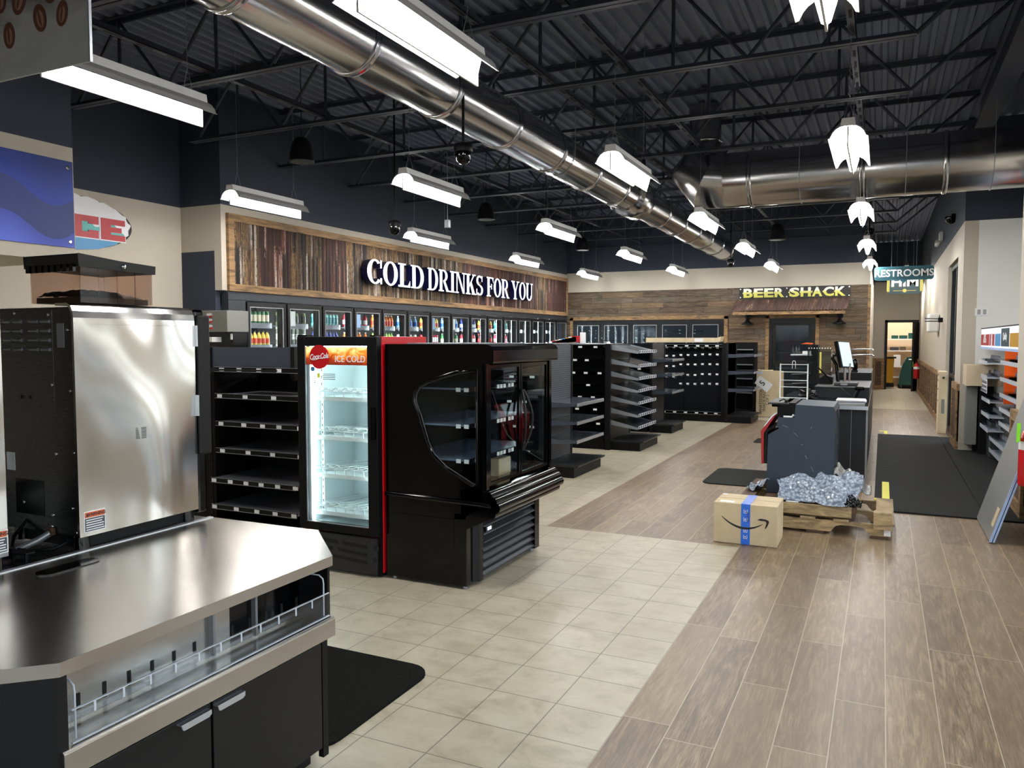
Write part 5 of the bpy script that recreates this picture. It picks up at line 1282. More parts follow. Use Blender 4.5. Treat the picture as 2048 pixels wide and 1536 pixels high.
# interior: light strip, slotted rails, wire shelves with curved dividers
MB().box(gx0 + 0.004, gx0 + 0.012, 4.39, 4.396, gz0, 1.45).build('led_strip', M['led'], t)
MB().box(gx1 - 0.004, gx1 + 0.004, 4.385, 4.391, gz0, 1.56).build('led_strip', M['led'], t)
MB().box(kx0 + 0.1, kx1 - 0.1, 4.40, 4.41, 1.575, 1.585).build('led_strip', M['led'], t)
for x, y in ((-3.45, 4.9), (-3.33, 4.9), (-3.67, 4.5)):
    r_ = B(x, x + 0.022, y, y + 0.006, 0.36, 1.6).build('slotted_rail', M['white'], t); b = MB()
    for j in range(24): b.box(x + 0.008, x + 0.014, y - 0.002, y, 0.4 + j * 0.05, 0.42 + j * 0.05)
    b.build('slot_row', M['ink'], r_)['kind'] = 'stuff'
for z in (1.205, 0.925, 0.655, 0.385):
    s_ = MB().box(kx0 + 0.05, kx1 - 0.05, 4.42, 4.88, z, z + 0.012).box(kx0 + 0.05, kx1 - 0.05, 4.41, 4.42, z - 0.006, z + 0.022).build('shelf', M['whitewire'], t)
    nl = 7; pit = (kx1 - kx0 - 0.1) / nl
    for j in range(nl):
        x = kx0 + 0.05 + pit * j
        b = MB(); b.tube([(x, 4.405, z + 0.075), (x + pit * 0.3, 4.405, z + 0.066), (x + pit * 0.62, 4.405, z + 0.088), (x + pit * 0.85, 4.405, z + 0.084), (x + pit * 0.92, 4.405, z + 0.066), (x + pit * 1.1, 4.405, z + 0.062)], 0.0042, 6)
        b.tube([(x + pit * 0.85, 4.41, z + 0.084), (x + pit * 0.85, 4.86, z + 0.05)], 0.0035, 5); b.tube([(x + pit * 0.45, 4.41, z + 0.02), (x + pit * 0.45, 4.405, z + 0.06)], 0.003, 5)
        b.tube([(x + pit * 0.3, 4.41, z + 0.06), (x + pit * 0.3, 4.86, z + 0.03)], 0.003, 5)
        b.build('wire_divider', M['whitewire'], s_)
    MB().tube([(kx0 + 0.05, 4.405, z + 0.058), (kx1 - 0.05, 4.405, z + 0.058)], 0.003, 6).build('front_wire', M['whitewire'], s_)
# base grille
gr = MB().box(kx0 + 0.005, kx1 - 0.03, 4.335, 4.36, 0.02, 0.275).build('base_grille', M['greyblack'], t, 0.004)
b = MB()
for (pts) in (((-3.55, 0.235), (-3.405, 0.228), (-3.405, 0.208), (-3.55, 0.214)), ((-3.365, 0.228), (-3.155, 0.22), (-3.155, 0.198), (-3.365, 0.205)),
              ((-3.64, 0.187), (-3.45, 0.18), (-3.45, 0.16), (-3.64, 0.165)), ((-3.405, 0.18), (-3.155, 0.165), (-3.155, 0.143), (-3.395, 0.158)), ((-3.45, 0.13), (-3.155, 0.11), (-3.155, 0.088), (-3.44, 0.108))):
    b.prism(list(pts)[::-1], 4.331, 4.336, 'y')
b.build('grille_slot', M['void'], gr)
for z in (0.215, 0.13): MB().lathe([(0.017, 4.33), (0.017, 4.336)], (-3.09, 0, z), 14, 'y').build('scallop_notch', M['void'], gr)
B(kx1 - 0.03, kx1 - 0.006, 4.36, 4.42, 0.01, 0.3).build('corner_bracket', M['black'], t)
for x in (kx0 + 0.05, kx1 - 0.05): MB().lathe([(0.02, 0.0), (0.02, 0.03)], (x, 4.42, 0), 12).build('foot', M['black'], t)
for x in (kx0 + 0.05, kx1 - 0.05): MB().lathe([(0.02, 0.0), (0.02, 0.03)], (x, 4.9, 0), 12).build('foot', M['black'], t)
MB().box(kx0 + 0.0, kx0 + 0.08, 4.33, 4.4, kz, kz + 0.012).box(kx1 - 0.06, kx1 - 0.02, 4.33, 4.4, kz, kz + 0.01).build('top_hinge', M['black'], t)

# ================================================================ CURVED GLASS MERCHANDISER
t = thing('glass_merchandiser', 'glossy black merchandiser with a curved side window and two glass doors', 'display case', (-2.7, 4.95, 0))
my0, my1 = 4.385, 5.5
outer = [(-3.03, 0.46), (-2.45, 0.46), (-2.30, 0.56), (-2.29, 0.65), (-2.29, 1.475), (-2.29, 1.60), (-3.03, 1.60)]
win = [(-2.325, 1.44), (-2.325, 0.685), (-2.36, 0.69), (-2.56, 0.79), (-2.655, 0.87), (-2.70, 0.95), (-2.76, 1.13), (-2.80, 1.225), (-2.795, 1.28), (-2.76, 1.325), (-2.70, 1.355), (-2.60, 1.385), (-2.48, 1.42)]
def rot_poly(vf, loc):
    v, f = vf; return [(p[0] + loc[0], loc[1] - p[2], p[1] + loc[2]) for p in v], f
for nm, y in (('end_panel', my0 + 0.015), ('end_panel', my1 - 0.015)):
    v, f = rot_poly(flat_curve([outer, win], 0.03), (0, y, 0)); e = MB().add(v, f).build(nm, M['gloss'], t)
    cxw, czw = -2.56, 1.08
    MB().tube([(p[0], y - 0.018 if y < 5 else y + 0.018, p[1]) for p in win], 0.011, 8, closed=True).build('window_trim', M['gloss'], e)
    MB().tube([(cxw + (p[0] - cxw) * 0.955, y - 0.012 if y < 5 else y + 0.012, czw + (p[1] - czw) * 0.965) for p in win], 0.006, 6, closed=True).build('window_gasket', M['darkgrey'], e)
    v, f = rot_poly(flat_curve([win], 0.006), (0, y, 0)); MB().add(v, f).build('side_pane', M['darkglass' if y > 5 else 'glass'], e)
MB().box(-3.03, -3.0, my0 + 0.03, my1 - 0.03, 0.46, 1.6).box(-3.0, -2.3, my0 + 0.03, my1 - 0.03, 1.55, 1.6).box(-3.0, -2.3, my0 + 0.03, my1 - 0.03, 0.46, 0.62).build('body', M['gloss'], t)
b = MB(); b.prism([(-2.42, 1.475), (-2.215, 1.475), (-2.205, 1.49), (-2.205, 1.56), (-2.22, 1.585), (-2.25, 1.6), (-2.42, 1.6)], my0 - 0.012, my1 - 0.05, 'y'); b.build('canopy', M['gloss'], t, 0.008)
MB().box(-2.96, -2.4, 4.55, 5.3, 1.6, 1.606).build('top_plate', M['steelgrey'], t)
# bumper: three rolled ridges along the front, one strip round the side
b = MB()
for (x, z, r) in ((-2.245, 0.635, 0.026), (-2.215, 0.60, 0.03), (-2.195, 0.56, 0.034), (-2.225, 0.515, 0.032)):
    b.tube([(x, my0 - 0.01, z), (x, my1 - 0.03, z)], r, 14)
b.prism([(-2.45, 0.46), (-2.24, 0.49), (-2.2, 0.56), (-2.25, 0.65), (-2.45, 0.66)], my0, my1 - 0.03, 'y')
b.build('front_bumper', M['gloss'], t)
MB().tube([(-3.03, my0 - 0.004, 0.585), (-2.3, my0 - 0.004, 0.575), (-2.205, my0 + 0.01, 0.565)], 0.017, 10).build('side_bumper', M['gloss'], t)
# glass doors
for y0, y1 in ((4.46, 4.94), (4.95, 5.43)):
    b = MB(); fr = 0.022
    b.box(-2.305, -2.28, y0, y0 + fr, 0.68, 1.465).box(-2.305, -2.28, y1 - fr, y1, 0.68, 1.465).box(-2.305, -2.28, y0 + fr, y1 - fr, 1.443, 1.465).box(-2.305, -2.28, y0 + fr, y1 - fr, 0.68, 0.70)
    d = b.build('door', M['gloss'], t)
    MB().box(-2.294, -2.289, y0 + fr, y1 - fr, 0.70, 1.443).build('pane', M['glass'], d)
    s = -1 if y0 < 4.9 else 1; yc = 4.945 + s * 0.012
    MB().tube([(-2.265 + 0.05 * sin(pi * i / 14), yc + s * 0.045 * sin(pi * i / 14), 0.86 + 0.42 * i / 14) for i in range(15)], 0.009, 8).build('arc_handle', M['blackmetal'], d)
for y in (4.42, 5.46): B(-2.31, -2.27, y - 0.02, y + 0.02, 0.66, 1.475).build('corner_post', M['gloss'], t)
# shelves inside
for z in (1.30, 1.06, 0.83):
    s_ = B(-2.98, -2.42, 4.45, 5.45, z, z + 0.012).build('shelf', M['shelfblue'], t)
    B(-2.42, -2.405, 4.45, 5.45, z - 0.012, z + 0.02).build('price_rail', M['gloss'], s_)
    tags(s_, -2.405, z - 0.008, [4.5, 4.57, 4.63, 4.82, 4.87, 4.92, 5.0, 5.05], 0.036, 0.026, False)
    tags(s_, 4.452, z - 0.012, [-2.52, -2.46], 0.034, 0.026, True)
B(-3.0, -2.99, 4.42, 5.48, 0.65, 1.55).build('inner_back', M['black'], t)
o = MB().lathe([(0.03, -2.75), (0.034, -2.74), (0.034, -2.6), (0.015, -2.57)], (0, 4.9, 1.26), 12, 'x').build('plastic_cup', M['acrylic'], None); tag(o, 'clear plastic cup lying on a shelf inside the glass merchandiser', 'cup')
o = MB().box(-2.62, -2.5, 5.05, 5.25, 0.63, 0.76).build('brown_paper', M['card'], None, 0.01); tag(o, 'brown paper packing lying in the bottom of the glass merchandiser', 'paper')
# base with louvres
MB().box(-3.03, -2.5, my0, 5.48, 0.02, 0.46).box(-2.5, -2.41, my0, 4.46, 0.02, 0.5).build('base', M['gloss'], t, 0.003)
MB().prism([(-2.5, 0.40), (-2.41, 0.40), (-2.2, 0.5), (-2.5, 0.52)], my0 + 0.004, my1 - 0.05, 'y').build('flared_skirt', M['gloss'], t)
MB().prism([(-2.5, 4.46), (-2.41, 4.47), (-2.375, 4.5), (-2.375, 4.56), (-2.5, 4.56)], 0.03, 0.46, 'z').build('rounded_post', M['blackmetal'], t, 0.01)
B(-2.5, -2.37, 5.4, 5.48, 0.03, 0.46).build('corner_post', M['gloss'], t)
for i in range(7):
    z = 0.05 + i * 0.055
    MB().prism([(-2.44, z), (-2.372, z), (-2.376, z + 0.008), (-2.425, z + 0.05), (-2.44, z + 0.05)], 4.56, 5.4, 'y').build('louvre', M['louvre'], t)
o = B(-2.388, -2.378, 4.6, 4.7, 0.335, 0.375).build('control_panel', M['gloss'], t); MB().box(-2.378, -2.376, 4.625, 4.675, 0.345, 0.365).build('blue_display', M['ledblue'], o)
for x, y in ((-2.99, 4.42), (-2.44, 4.42), (-2.99, 5.44), (-2.42, 5.44)): MB().lathe([(0.018, 0), (0.018, 0.02)], (x, y, 0), 12).build('foot', M['steelgrey'], t)

# ================================================================ FLOOR MATS
o = MB().prism(rrect(-2.62, -1.955, 2.1, 3.26, 0.13)[::-1] if False else rrect(-2.9, -1.955, 2.36, 3.235, 0.13), 0.0, 0.012, 'z').build('entry_mat', [M['carpet']], None); tag(o, 'black carpet mat with rounded corners beside the coffee counter', 'mat')
o = MB().prism(rrect(-1.83, -0.75, 8.85, 9.98, 0.12), 0.0, 0.012, 'z').build('floor_mat', M['rubber'], None); tag(o, 'small black mat on the plank floor left of the slate blue kiosk', 'mat')
o = MB().prism(rrect(-1.82, -1.3, 12.7, 13.3, 0.08), 0.0, 0.01, 'z').build('floor_mat', M['rubber'], None); tag(o, 'dark mat edge beside the far end of the sales counter', 'mat')
t = thing('rubber_floor_mat', 'large black rubber matting behind the sales counter in two lengths', 'mat', (0.6, 11, 0))
B(-0.04, 0.88, 8.12, 14.75, 0, 0.014).build('mat_sheet', M['rubber'], t, 0.003); B(0.884, 1.78, 8.12, 14.7, 0, 0.014).build('mat_sheet', M['rubber'], t, 0.003)
for nm, bx, lab in (('a', [(-0.04, 0.10, 8.62, 8.72), (0.03, 0.10, 8.72, 9.75)], 'yellow floor tape corner behind the pallet'), ('b', [(-0.02, 0.11, 15.28, 15.38), (0.06, 0.11, 14.8, 15.28)], 'yellow floor tape corner at the far end of the black matting'), ('c', [(1.2, 1.3, 14.78, 15.3)], 'short yellow floor tape strip below the white recess wall')):
    b = MB()
    for q in bx: b.box(q[0], q[1], q[2], q[3], 0.0 if q[2] > 14.75 else 0.014, 0.016 if q[2] < 14.75 else 0.003)
    tag(b.build('floor_tape', M['yellow'], None), lab, 'tape')

# ================================================================ GONDOLA ROWS
def slat_end(y0, y1, x, lab, shelves, base=0.46, tilt=0.0, panel='grey_slat_panel', d=0.44, clearfront=False, upright=True, grp=None, wide=None):
    """end-of-row display: panel faces +x, shelves stick out towards the aisle"""
    t = thing('endcap_display', lab, 'shelving', (x + 0.2, (y0 + y1) / 2, 0))
    B(x - 0.02, x, y0 + 0.01, y1 - 0.01, 0.0, 1.565).build('slat_panel', M[panel], t)
    for y in (y0, y1 - 0.03):
        p_ = B(x - 0.03, x + 0.012, y, y + 0.03, 0, 1.57).build('upright', M['blackmetal'], t)
    MB().box(x, x + base - 0.04, y0 + 0.02, y1 - 0.02, 0.0, 0.125).build('base_box', M['black'], t, 0.003)
    MB().prism([(x, 0.125), (x + base, 0.125), (x + base + 0.015, 0.14), (x + base + 0.015, 0.15), (x, 0.15)], y0 + 0.01, y1 - 0.01, 'y').build('base_deck', M['shelfdark'], t)
    for z in shelves:
        zt = z + tilt
        s_ = MB().prism([(x, zt - 0.01), (x + d, z - 0.01), (x + d, z + 0.002), (x, zt + 0.002)], y0 + 0.03, y1 - 0.03, 'y').build('shelf', M['bluegloss'], t)
        for y in (y0 + 0.025, y1 - 0.03):
            MB().prism([(x, zt - 0.06), (x + d - 0.01, z - 0.028), (x + d, z + 0.004), (x, zt + 0.015)], y, y + 0.004, 'y').build('bracket', M['alum'] if clearfront else M['bluegloss'], s_)
        if clearfront:
            MB().box(x + d, x + d + 0.004, y0 + 0.03, y1 - 0.03, z - 0.02, z + 0.025).build('front_strip', M['clearrail'], s_)
            b = MB(); nn = 9; pp = (y1 - y0 - 0.08) / nn
            for j in range(nn): b.box(x + d + 0.0035, x + d + 0.0055, y0 + 0.05 + j * pp, y0 + 0.05 + j * pp + pp * 0.42, z - 0.012, z + 0.018)
            b.build('label_slot', M['void'], s_)['kind'] = 'stuff'
            b = MB()
            for j in range(10): b.prism([(x + 0.03, zt + 0.004), (x + d, z + 0.004), (x + d, z + 0.02), (x + 0.03, zt + 0.02)], y0 + 0.05 + j * pp, y0 + 0.053 + j * pp, 'y')
            b.build('lane_divider', M['acrylic'], s_)['kind'] = 'stuff'
        else:
            MB().prism([(x + d, z - 0.035), (x + d + 0.012, z - 0.03), (x + d + 0.012, z + 0.006), (x + d, z + 0.008)], y0 + 0.03, y1 - 0.03, 'y').build('price_rail', M['alum'], s_)
    return t


E1 = slat_end(8.5, 9.5, -3.65, 'grey slatted end display with three low shelves, nearest of the row ends', (0.875, 0.66, 0.44), base=0.45)
E2 = slat_end(10.98, 12.0, -3.62, 'end display of seven sloping shelves with clear price strips', (1.45, 1.245, 1.06, 0.88, 0.70, 0.52, 0.34), base=0.5, tilt=0.09, panel='brown_grey_slat_panel', d=0.43, clearfront=True)
E3 = slat_end(13.35, 14.25, -3.64, 'far end display mostly hidden behind the sloping shelves, its brackets showing', (1.28, 1.02, 0.72), base=0.4, d=0.36, panel='brown_grey_slat_panel')
E4 = slat_end(15.55, 16.55, -2.73, 'slatted end display with three pale shelves beside the leaning cartons', (1.33, 1.0, 0.66), base=0.5, d=0.5, panel='grey_slat_panel', clearfront=False)


def gondola(name_lab, x0, x1, y0, y1, front, back, panel, top=None, tagseed=1, base=True):
    """double-sided aisle unit along x: shelves on the camera side (front) and the far side"""
    t = thing('aisle_gondola', name_lab, 'shelving', ((x0 + x1) / 2, (y0 + y1) / 2, 0)); yc = (y0 + y1) / 2
    B(x0, x1, yc - 0.015, yc + 0.015, 0.0, 1.555).build('centre_panel', panel, t)
    B(x0, x1, y0 + 0.02, y1 - 0.02, 0, 0.13).build('base_deck', M['black'], t)
    n = max(1, round((x1 - x0) / 1.22)); p = (x1 - x0) / n
    for i in range(n + 1): B(x0 + p * i - 0.015, x0 + p * i + 0.015, yc - 0.03, yc + 0.03, 0, 1.57).build('upright', M['blackmetal'], t)
    rnd = random.Random(tagseed)
    for i in range(n):
        a, c = x0 + p * i + 0.015, x0 + p * (i + 1) - 0.015
        for z in front:
            s_ = B(a, c, y0, yc - 0.02, z - 0.02, z).build('shelf', M['shelfdark'], t)
            MB().box(a, c, y0 - 0.008, y0, z - 0.034, z + 0.004).build('price_rail', M['gloss'], s_)
            q = a + 0.03
            if i >= n - 2:
                while q < c - 0.06: tags(s_, y0 - 0.009, z - 0.03, [q], 0.06, 0.028); q += rnd.uniform(0.18, 0.3)
        for z in back: B(a, c, yc + 0.02, y1, z - 0.02, z).build('shelf', M['shelfdark'], t)
    if top: B(x0, x1, y0 + 0.05, y1 - 0.05, 1.555, 1.57).build('top_shelf', top, t)
    return t


gondola('black double-sided aisle shelving right behind the glass merchandiser', -6.2, -3.69, 8.5, 9.5, (0.3, 0.6, 0.9, 1.2), (0.3, 0.6, 0.9, 1.2), M['black'], None, 2)
gondola('black aisle shelving with eight tagged shelves left of the sloping end display', -6.2, -3.7, 10.95, 11.95, (0.155, 0.40, 0.61, 0.79, 0.97, 1.15, 1.34, 1.535), (0.4, 0.8, 1.2), M['black'], M['alum'], 3)
B(-3.68, -3.60, 10.94, 10.985, 0, 1.57).build('end_post', M['black'], E2)
gondola('black pegboard aisle shelving glimpsed behind the sloping end display', -6.2, -3.72, 13.35, 14.2, (1.42, 1.13, 0.62), (0.4, 0.8, 1.2), M['peg'], None, 4)
# long pegboard unit with hooks
t = thing('pegboard_gondola', 'long black pegboard unit with rows of tagged hooks facing the camera', 'shelving', (-3.6, 16.05, 0))
px0, px1 = -4.9, -2.85
B(px0, px1, 15.92, 15.95, 0.13, 1.55).build('pegboard', M['peg'], t); B(px0, px1, 15.62, 16.5, 0, 0.13).build('base_deck', M['black'], t)
B(px1, px1 + 0.12, 15.6, 16.5, 0, 1.56).build('end_post', M['black'], t)
for x in (px0, -3.68): B(x - 0.012, x + 0.012, 15.9, 15.96, 0, 1.56).build('upright', M['blackmetal'], t)
for z, y in ((1.51, 15.62), (0.175, 15.6)):
    r_ = MB().box(px0, px1, y, y + 0.012, z - 0.028, z + 0.02).box(px0, px1, y + 0.012, 15.92, z - 0.008, z).build('shelf', M['gloss'], t)
    MB().box(px0, px1, y - 0.003, y, z + 0.018, z + 0.024).box(px0, px1, y - 0.003, y, z - 0.032, z - 0.026).build('rail_lip', M['steelgrey'], r_)
    tags(r_, y - 0.004, z - 0.018, [-4.02, -3.8, -3.58, -3.36, -3.18, -2.98], 0.065, 0.026)
def hook(x, z, long=0.22):
    h = MB().tube([(x, 15.92, z - 0.03), (x, 15.92 - long * 0.5, z - 0.035), (x, 15.92 - long, z - 0.025)], 0.0035, 6).tube([(x, 15.92, z + 0.01), (x, 15.92 - long, z + 0.005), (x, 15.92 - long, z - 0.02)], 0.003, 6).build('peg_hook', M['steelgrey'], t)
    B(x - 0.026, x + 0.026, 15.915 - long, 15.918 - long, z - 0.016, z + 0.018).build('price_tag', M['tag'], h)
for j in range(8):
    x = -3.97 + j * 0.145
    hook(x, 1.47)
    if j < 2: zs = (1.30, 1.09, 0.88)
    elif j < 5: zs = (1.32, 1.13, 0.92, 0.74)
    else: zs = (1.335, 1.14, 0.94, 0.75)
    for z in zs: hook(x, z)
t = thing('aisle_gondola', 'narrow black shelving end seen between the last end display and the cartons', 'shelving', (-2.68, 17.0, 0))
B(-2.9, -2.45, 17.4, 17.45, 0, 1.57).build('centre_panel', M['black'], t); B(-2.9, -2.45, 17.05, 17.4, 0, 0.13).build('base_deck', M['black'], t)
B(-2.47, -2.43, 17.05, 17.45, 0, 1.57).build('end_post', M['black'], t)
for z in (1.42, 1.1, 0.8, 0.5): s_ = B(-2.9, -2.47, 17.1, 17.4, z - 0.015, z).build('shelf', M['alum'], t)
# long carton and loose things on top of the shelving
t = thing('long_carton', 'long flat cardboard carton lying on top of the pegboard unit', 'box', (-3.65, 15.9, 1.57))
B(-4.42, -3.02, 15.75, 16.1, 1.571, 1.665).build('carton', M['card'], t, 0.003); B(-3.42, -3.25, 15.748, 15.75, 1.585, 1.65).build('printed_label', M['tag'], t)
MB().prism([(-3.02, 1.571), (-2.92, 1.585), (-2.9, 1.69), (-3.02, 1.65)], 15.76, 16.08, 'y').build('open_flap', M['card'], t)
B(-3.62, -3.6, 15.747, 15.75, 1.571, 1.665).build('tape_strip', M['palecard'], t)
t = thing('brochure_stack', 'untidy stack of colourful packets on top of the second aisle shelving', 'packets', (-4.5, 11.45, 1.57))
random.seed(21)
for j, m in enumerate(('tag', 'printred', 'palecard', 'tag', 'printblue', 'mustard', 'tag', 'darkred')):
    B(-4.75 + 0.055 * j, -4.62 + 0.055 * j, 11.35, 11.5, 1.571 + 0.002 * j, 1.60 + 0.012 * j).build('packet', M[m], t, 0.002)
B(-4.24, -4.17, 11.38, 11.46, 1.571, 1.74).build('packet', M['tag'], t, 0.004)
o = MB().lathe([(0.1, 1.571), (0.09, 1.6), (0.04, 1.63), (0.01, 1.635)], (-3.95, 11.7, 0), 9, smooth=False).build('plastic_bag', M['wrap'], None); tag(o, 'crumpled clear plastic on top of the second aisle shelving', 'plastic')
# leaning cartons by the last end display
t = thing('rack_carton', 'tall brown carton with black print and a paper sheet reading 5', 'box', (-2.1, 17.25, 0))
B(-2.4, -2.1, 17.1, 17.45, 0, 0.98).build('carton', M['card'], t, 0.004)
b = MB(); b.prism([(17.1, 0), (18.3, 0.0), (18.3, 0.93), (17.1, 0.98)], -2.098, -1.98, 'x'); b.build('carton_side', M['card'], t, 0.004)
for x, s, sz in ((-2.3, 'WHATSTOCKIN', 0.085), (-2.23, 'SNACK RACK', 0.08), (-2.165, '2 OF 2', 0.08)): text('printed_line', s, sz, (x, 17.097, 0.36), '-y', M['ink'], t, roll=pi / 2, depth=0.002)
sh = MB(); a = -0.62
def rp(u, v): return (-2.26 + u * cos(a) - v * sin(a), 17.09, 0.70 + u * sin(a) + v * cos(a))
sh.add([rp(-.15, -.1), rp(.17, -.1), rp(.17, .1), rp(-.15, .1)] + [(p[0], p[1] + 0.003, p[2]) for p in (rp(-.15, -.1), rp(.17, -.1), rp(.17, .1), rp(-.15, .1))], [(0, 1, 2, 3), (7, 6, 5, 4), (0, 4, 5, 1), (1, 5, 6, 2), (2, 6, 7, 3), (3, 7, 4, 0)])
o = sh.build('paper_sheet', M['tag'], t); text('lettering', '5', 0.17, (-2.27, 17.085, 0.71), '-y', M['ink'], o, roll=-0.62 + pi / 2, bold=0.002, depth=0.002)
o = B(-2.42, -2.28, 17.092, 17.098, 0.91, 0.96).build('shipping_label', M['lightblue'], t)
t = thing('open_carton', 'brown carton with a raised flap leaning between the end display and the tall carton', 'box', (-2.62, 17.35, 0))
b = MB(); b.prism([(-2.66, 0.02), (-2.43, 0.0), (-2.44, 0.98), (-2.82, 0.9)][::1], 17.5, 17.85, 'y'); b.build('carton', M['card'], t, 0.004)
MB().prism([(-2.8, 0.905), (-2.45, 0.975), (-2.44, 1.08), (-2.78, 0.98)], 17.5, 17.51, 'y').build('open_flap', M['palecard'], t)

# ================================================================ PARCEL AND PALLET
t = thing('smile_parcel', 'brown parcel with a black curved arrow and blue tape on the floor', 'box', (-0.96, 6.5, 0))
bx0, bx1, by0, by1, bz = -1.2, -0.71, 6.32, 6.72, 0.325
B(bx0, bx1, by0, by1, 0.002, bz).build('carton', M['card'], t, 0.004)
MB().box(bx0, bx1, (by0 + by1) / 2 - 0.0008, (by0 + by1) / 2 + 0.0008, bz, bz + 0.0008).build('flap_gap', M['crate_wood_dark'], t)
tp = MB().box(-0.985, -0.915, by0 - 0.0015, by0, 0.004, bz + 0.001).box(-0.985, -0.915, by0 - 0.0015, by1, bz, bz + 0.0016).build('tape', M['bluetape'], t)
b = MB()
for z in (0.05, 0.10, 0.19, 0.255): b.box(-0.965, -0.935, by0 - 0.0022, by0 - 0.0015, z, z + 0.004).box(-0.965, -0.961, by0 - 0.0022, by0 - 0.0015, z, z + 0.03).box(-0.939, -0.935, by0 - 0.0022, by0 - 0.0015, z, z + 0.03).box(-0.955, -0.947, by0 - 0.0022, by0 - 0.0015, z + 0.01, z + 0.022)
b.build('tape_print', M['tag'], tp)['kind'] = 'stuff'
text('tape_lettering', 'prime', 0.034, (-0.93, by0 - 0.002, 0.225), '-y', M['ink'], tp, roll=-pi / 2, depth=0.0008)
def smile_pts():
    up, lo = [], []
    n = 22
    for i in range(n + 1):
        u = i / n; x = -1.135 + 0.315 * u; z = 0.215 - 0.26 * u * (1 - u) * 0.95 + (-0.036) * u
        w = 0.003 + 0.013 * sin(pi * min(1, u * 0.96 + 0.03)) ** 0.8
        up.append((x, z + w * 0.5)); lo.append((x, z - w * 0.6))
    return up, lo
up, lo = smile_pts()
b = MB(); b.prism(lo + up[::-1], by0 - 0.003, by0 - 0.001, 'y')
b.prism([(-0.86, 0.212), (-0.835, 0.222), (-0.80, 0.220), (-0.775, 0.212), (-0.772, 0.196), (-0.782, 0.168), (-0.798, 0.143), (-0.802, 0.147), (-0.795, 0.172), (-0.79, 0.192), (-0.796, 0.203), (-0.815, 0.206), (-0.84, 0.206)][::-1], by0 - 0.003, by0 - 0.001, 'y')
b.build('curved_arrow', M['ink'], t)
B(-1.16, -1.05, by0 + 0.03, by0 + 0.1, bz, bz + 0.0015).build('address_label', M['tag'], t); B(-1.19, -1.15, by1 - 0.06, by1 - 0.02, bz, bz + 0.0012).build('small_label', M['tag'], t)

t = thing('wood_pallet', 'weathered wooden pallet under the slate blue kiosk, lower of two', 'pallet', (-0.5, 7.5, 0))
for y in (6.98, 7.5, 8.02):
    L = [(-1.12, 0.022), (-0.98, 0.022), (-0.95, 0.05), (-0.82, 0.05), (-0.79, 0.022), (-0.36, 0.022), (-0.32, 0.075), (-0.28, 0.085), (-0.14, 0.085), (-0.10, 0.075), (-0.06, 0.022), (0.1, 0.022), (0.1, 0.115), (-1.12, 0.115)]
    MB().prism(L, y, y + 0.04, 'y').build('stringer', M['pallet_wood'], t, 0.003)
for i, x in enumerate((-1.12, -0.86, -0.6, -0.34, -0.02)):
    B(x, x + (0.12 if i < 4 else 0.14), 6.96, 8.08, 0.117, 0.135).build('top_slat', M['pallet_wood'], t, 0.002)
for x in (-1.1, -0.55, -0.06): B(x, x + 0.14, 6.97, 8.07, 0.0, 0.02).build('bottom_slat', M['crate_wood_dark'], t)
B(-0.035, 0.105, 6.935, 6.955, 0.085, 0.225).build('end_block', M['pallet_wood'], t, 0.004); B(-0.03, 0.1, 6.96, 7.04, 0.137, 0.225).build('end_block', M['pallet_wood'], t, 0.004)
B(0.045, 0.095, 6.972, 6.978, 0.03, 0.085).build('stuck_label', M['tag'], t)
t = thing('wood_pallet', 'smaller pale wooden pallet stacked on the lower one under the kiosk', 'pallet', (-0.6, 7.5, 0.14))
for y in (7.0, 7.6, 8.0): B(-1.12, -0.2, y, y + 0.045, 0.14, 0.222).build('stringer', M['pallet_wood'], t, 0.003)
for x in (-1.12, -0.92, -0.7, -0.5, -0.32): B(x, x + 0.12, 6.99, 8.06, 0.224, 0.24).build('top_slat', M['crate_wood_dark'], t, 0.002)
for y in (6.99,): B(-1.12, -0.2, y - 0.02, y, 0.15, 0.24).build('front_board', M['pallet_wood'], t, 0.003)
MB().prism([(6.97, 0.15), (7.35, 0.15), (7.35, 0.24), (6.97, 0.24)], -0.2, -0.17, 'x').build('side_board', M['crate_wood_dark'], t)

# slate blue kiosk seen side-on
t = thing('self_service_kiosk', 'slate blue steel kiosk body standing side-on on pallets with a red trimmed face', 'kiosk', (-0.65, 7.7, 0.25))
prof = [(-0.93, 0.245), (-0.365, 0.245), (-0.36, 1.0), (-0.375, 1.04), (-0.69, 1.05), (-0.70, 0.93), (-0.835, 0.93), (-0.85, 0.85), (-0.825, 0.83), (-0.92, 0.77)]
MB().prism(prof, 7.35, 8.05, 'y').build('body', M['kiosk'], t, 0.004)
MB().prism([(-0.85, 0.935), (-0.70, 0.935), (-0.70, 1.06), (-0.80, 1.06), (-0.85, 1.02)], 7.4, 8.0, 'y').build('upper_module', M['black'], t, 0.006)
B(-0.93, -0.75, 7.38, 8.0, 1.045, 1.06).build('card_shelf', M['darkgrey'], t, 0.004)
MB().prism([(-0.955, 0.50), (-0.93, 0.50), (-0.93, 0.79), (-0.84, 0.86), (-0.85, 0.88), (-0.955, 0.80)], 7.38, 8.02, 'y').build('black_bezel', M['gloss'], t)
MB().prism([(-0.975, 0.50), (-0.955, 0.50), (-0.96, 0.78), (-0.87, 0.93), (-0.88, 0.94), (-0.985, 0.80)], 7.36, 8.04, 'y').build('red_trim', M['darkred'], t, 0.003)
MB().lathe([(0.04, -0.99), (0.05, -0.975), (0.05, -0.96)], (0, 7.5, 0.6), 16, 'x').build('dial', M['gloss'], t)
MB().prism([(-0.965, 0.83), (-0.90, 0.93), (-0.905, 0.932), (-0.972, 0.832)], 7.45, 7.9, 'y').build('screen', M['screen'], t)
random.seed(9)
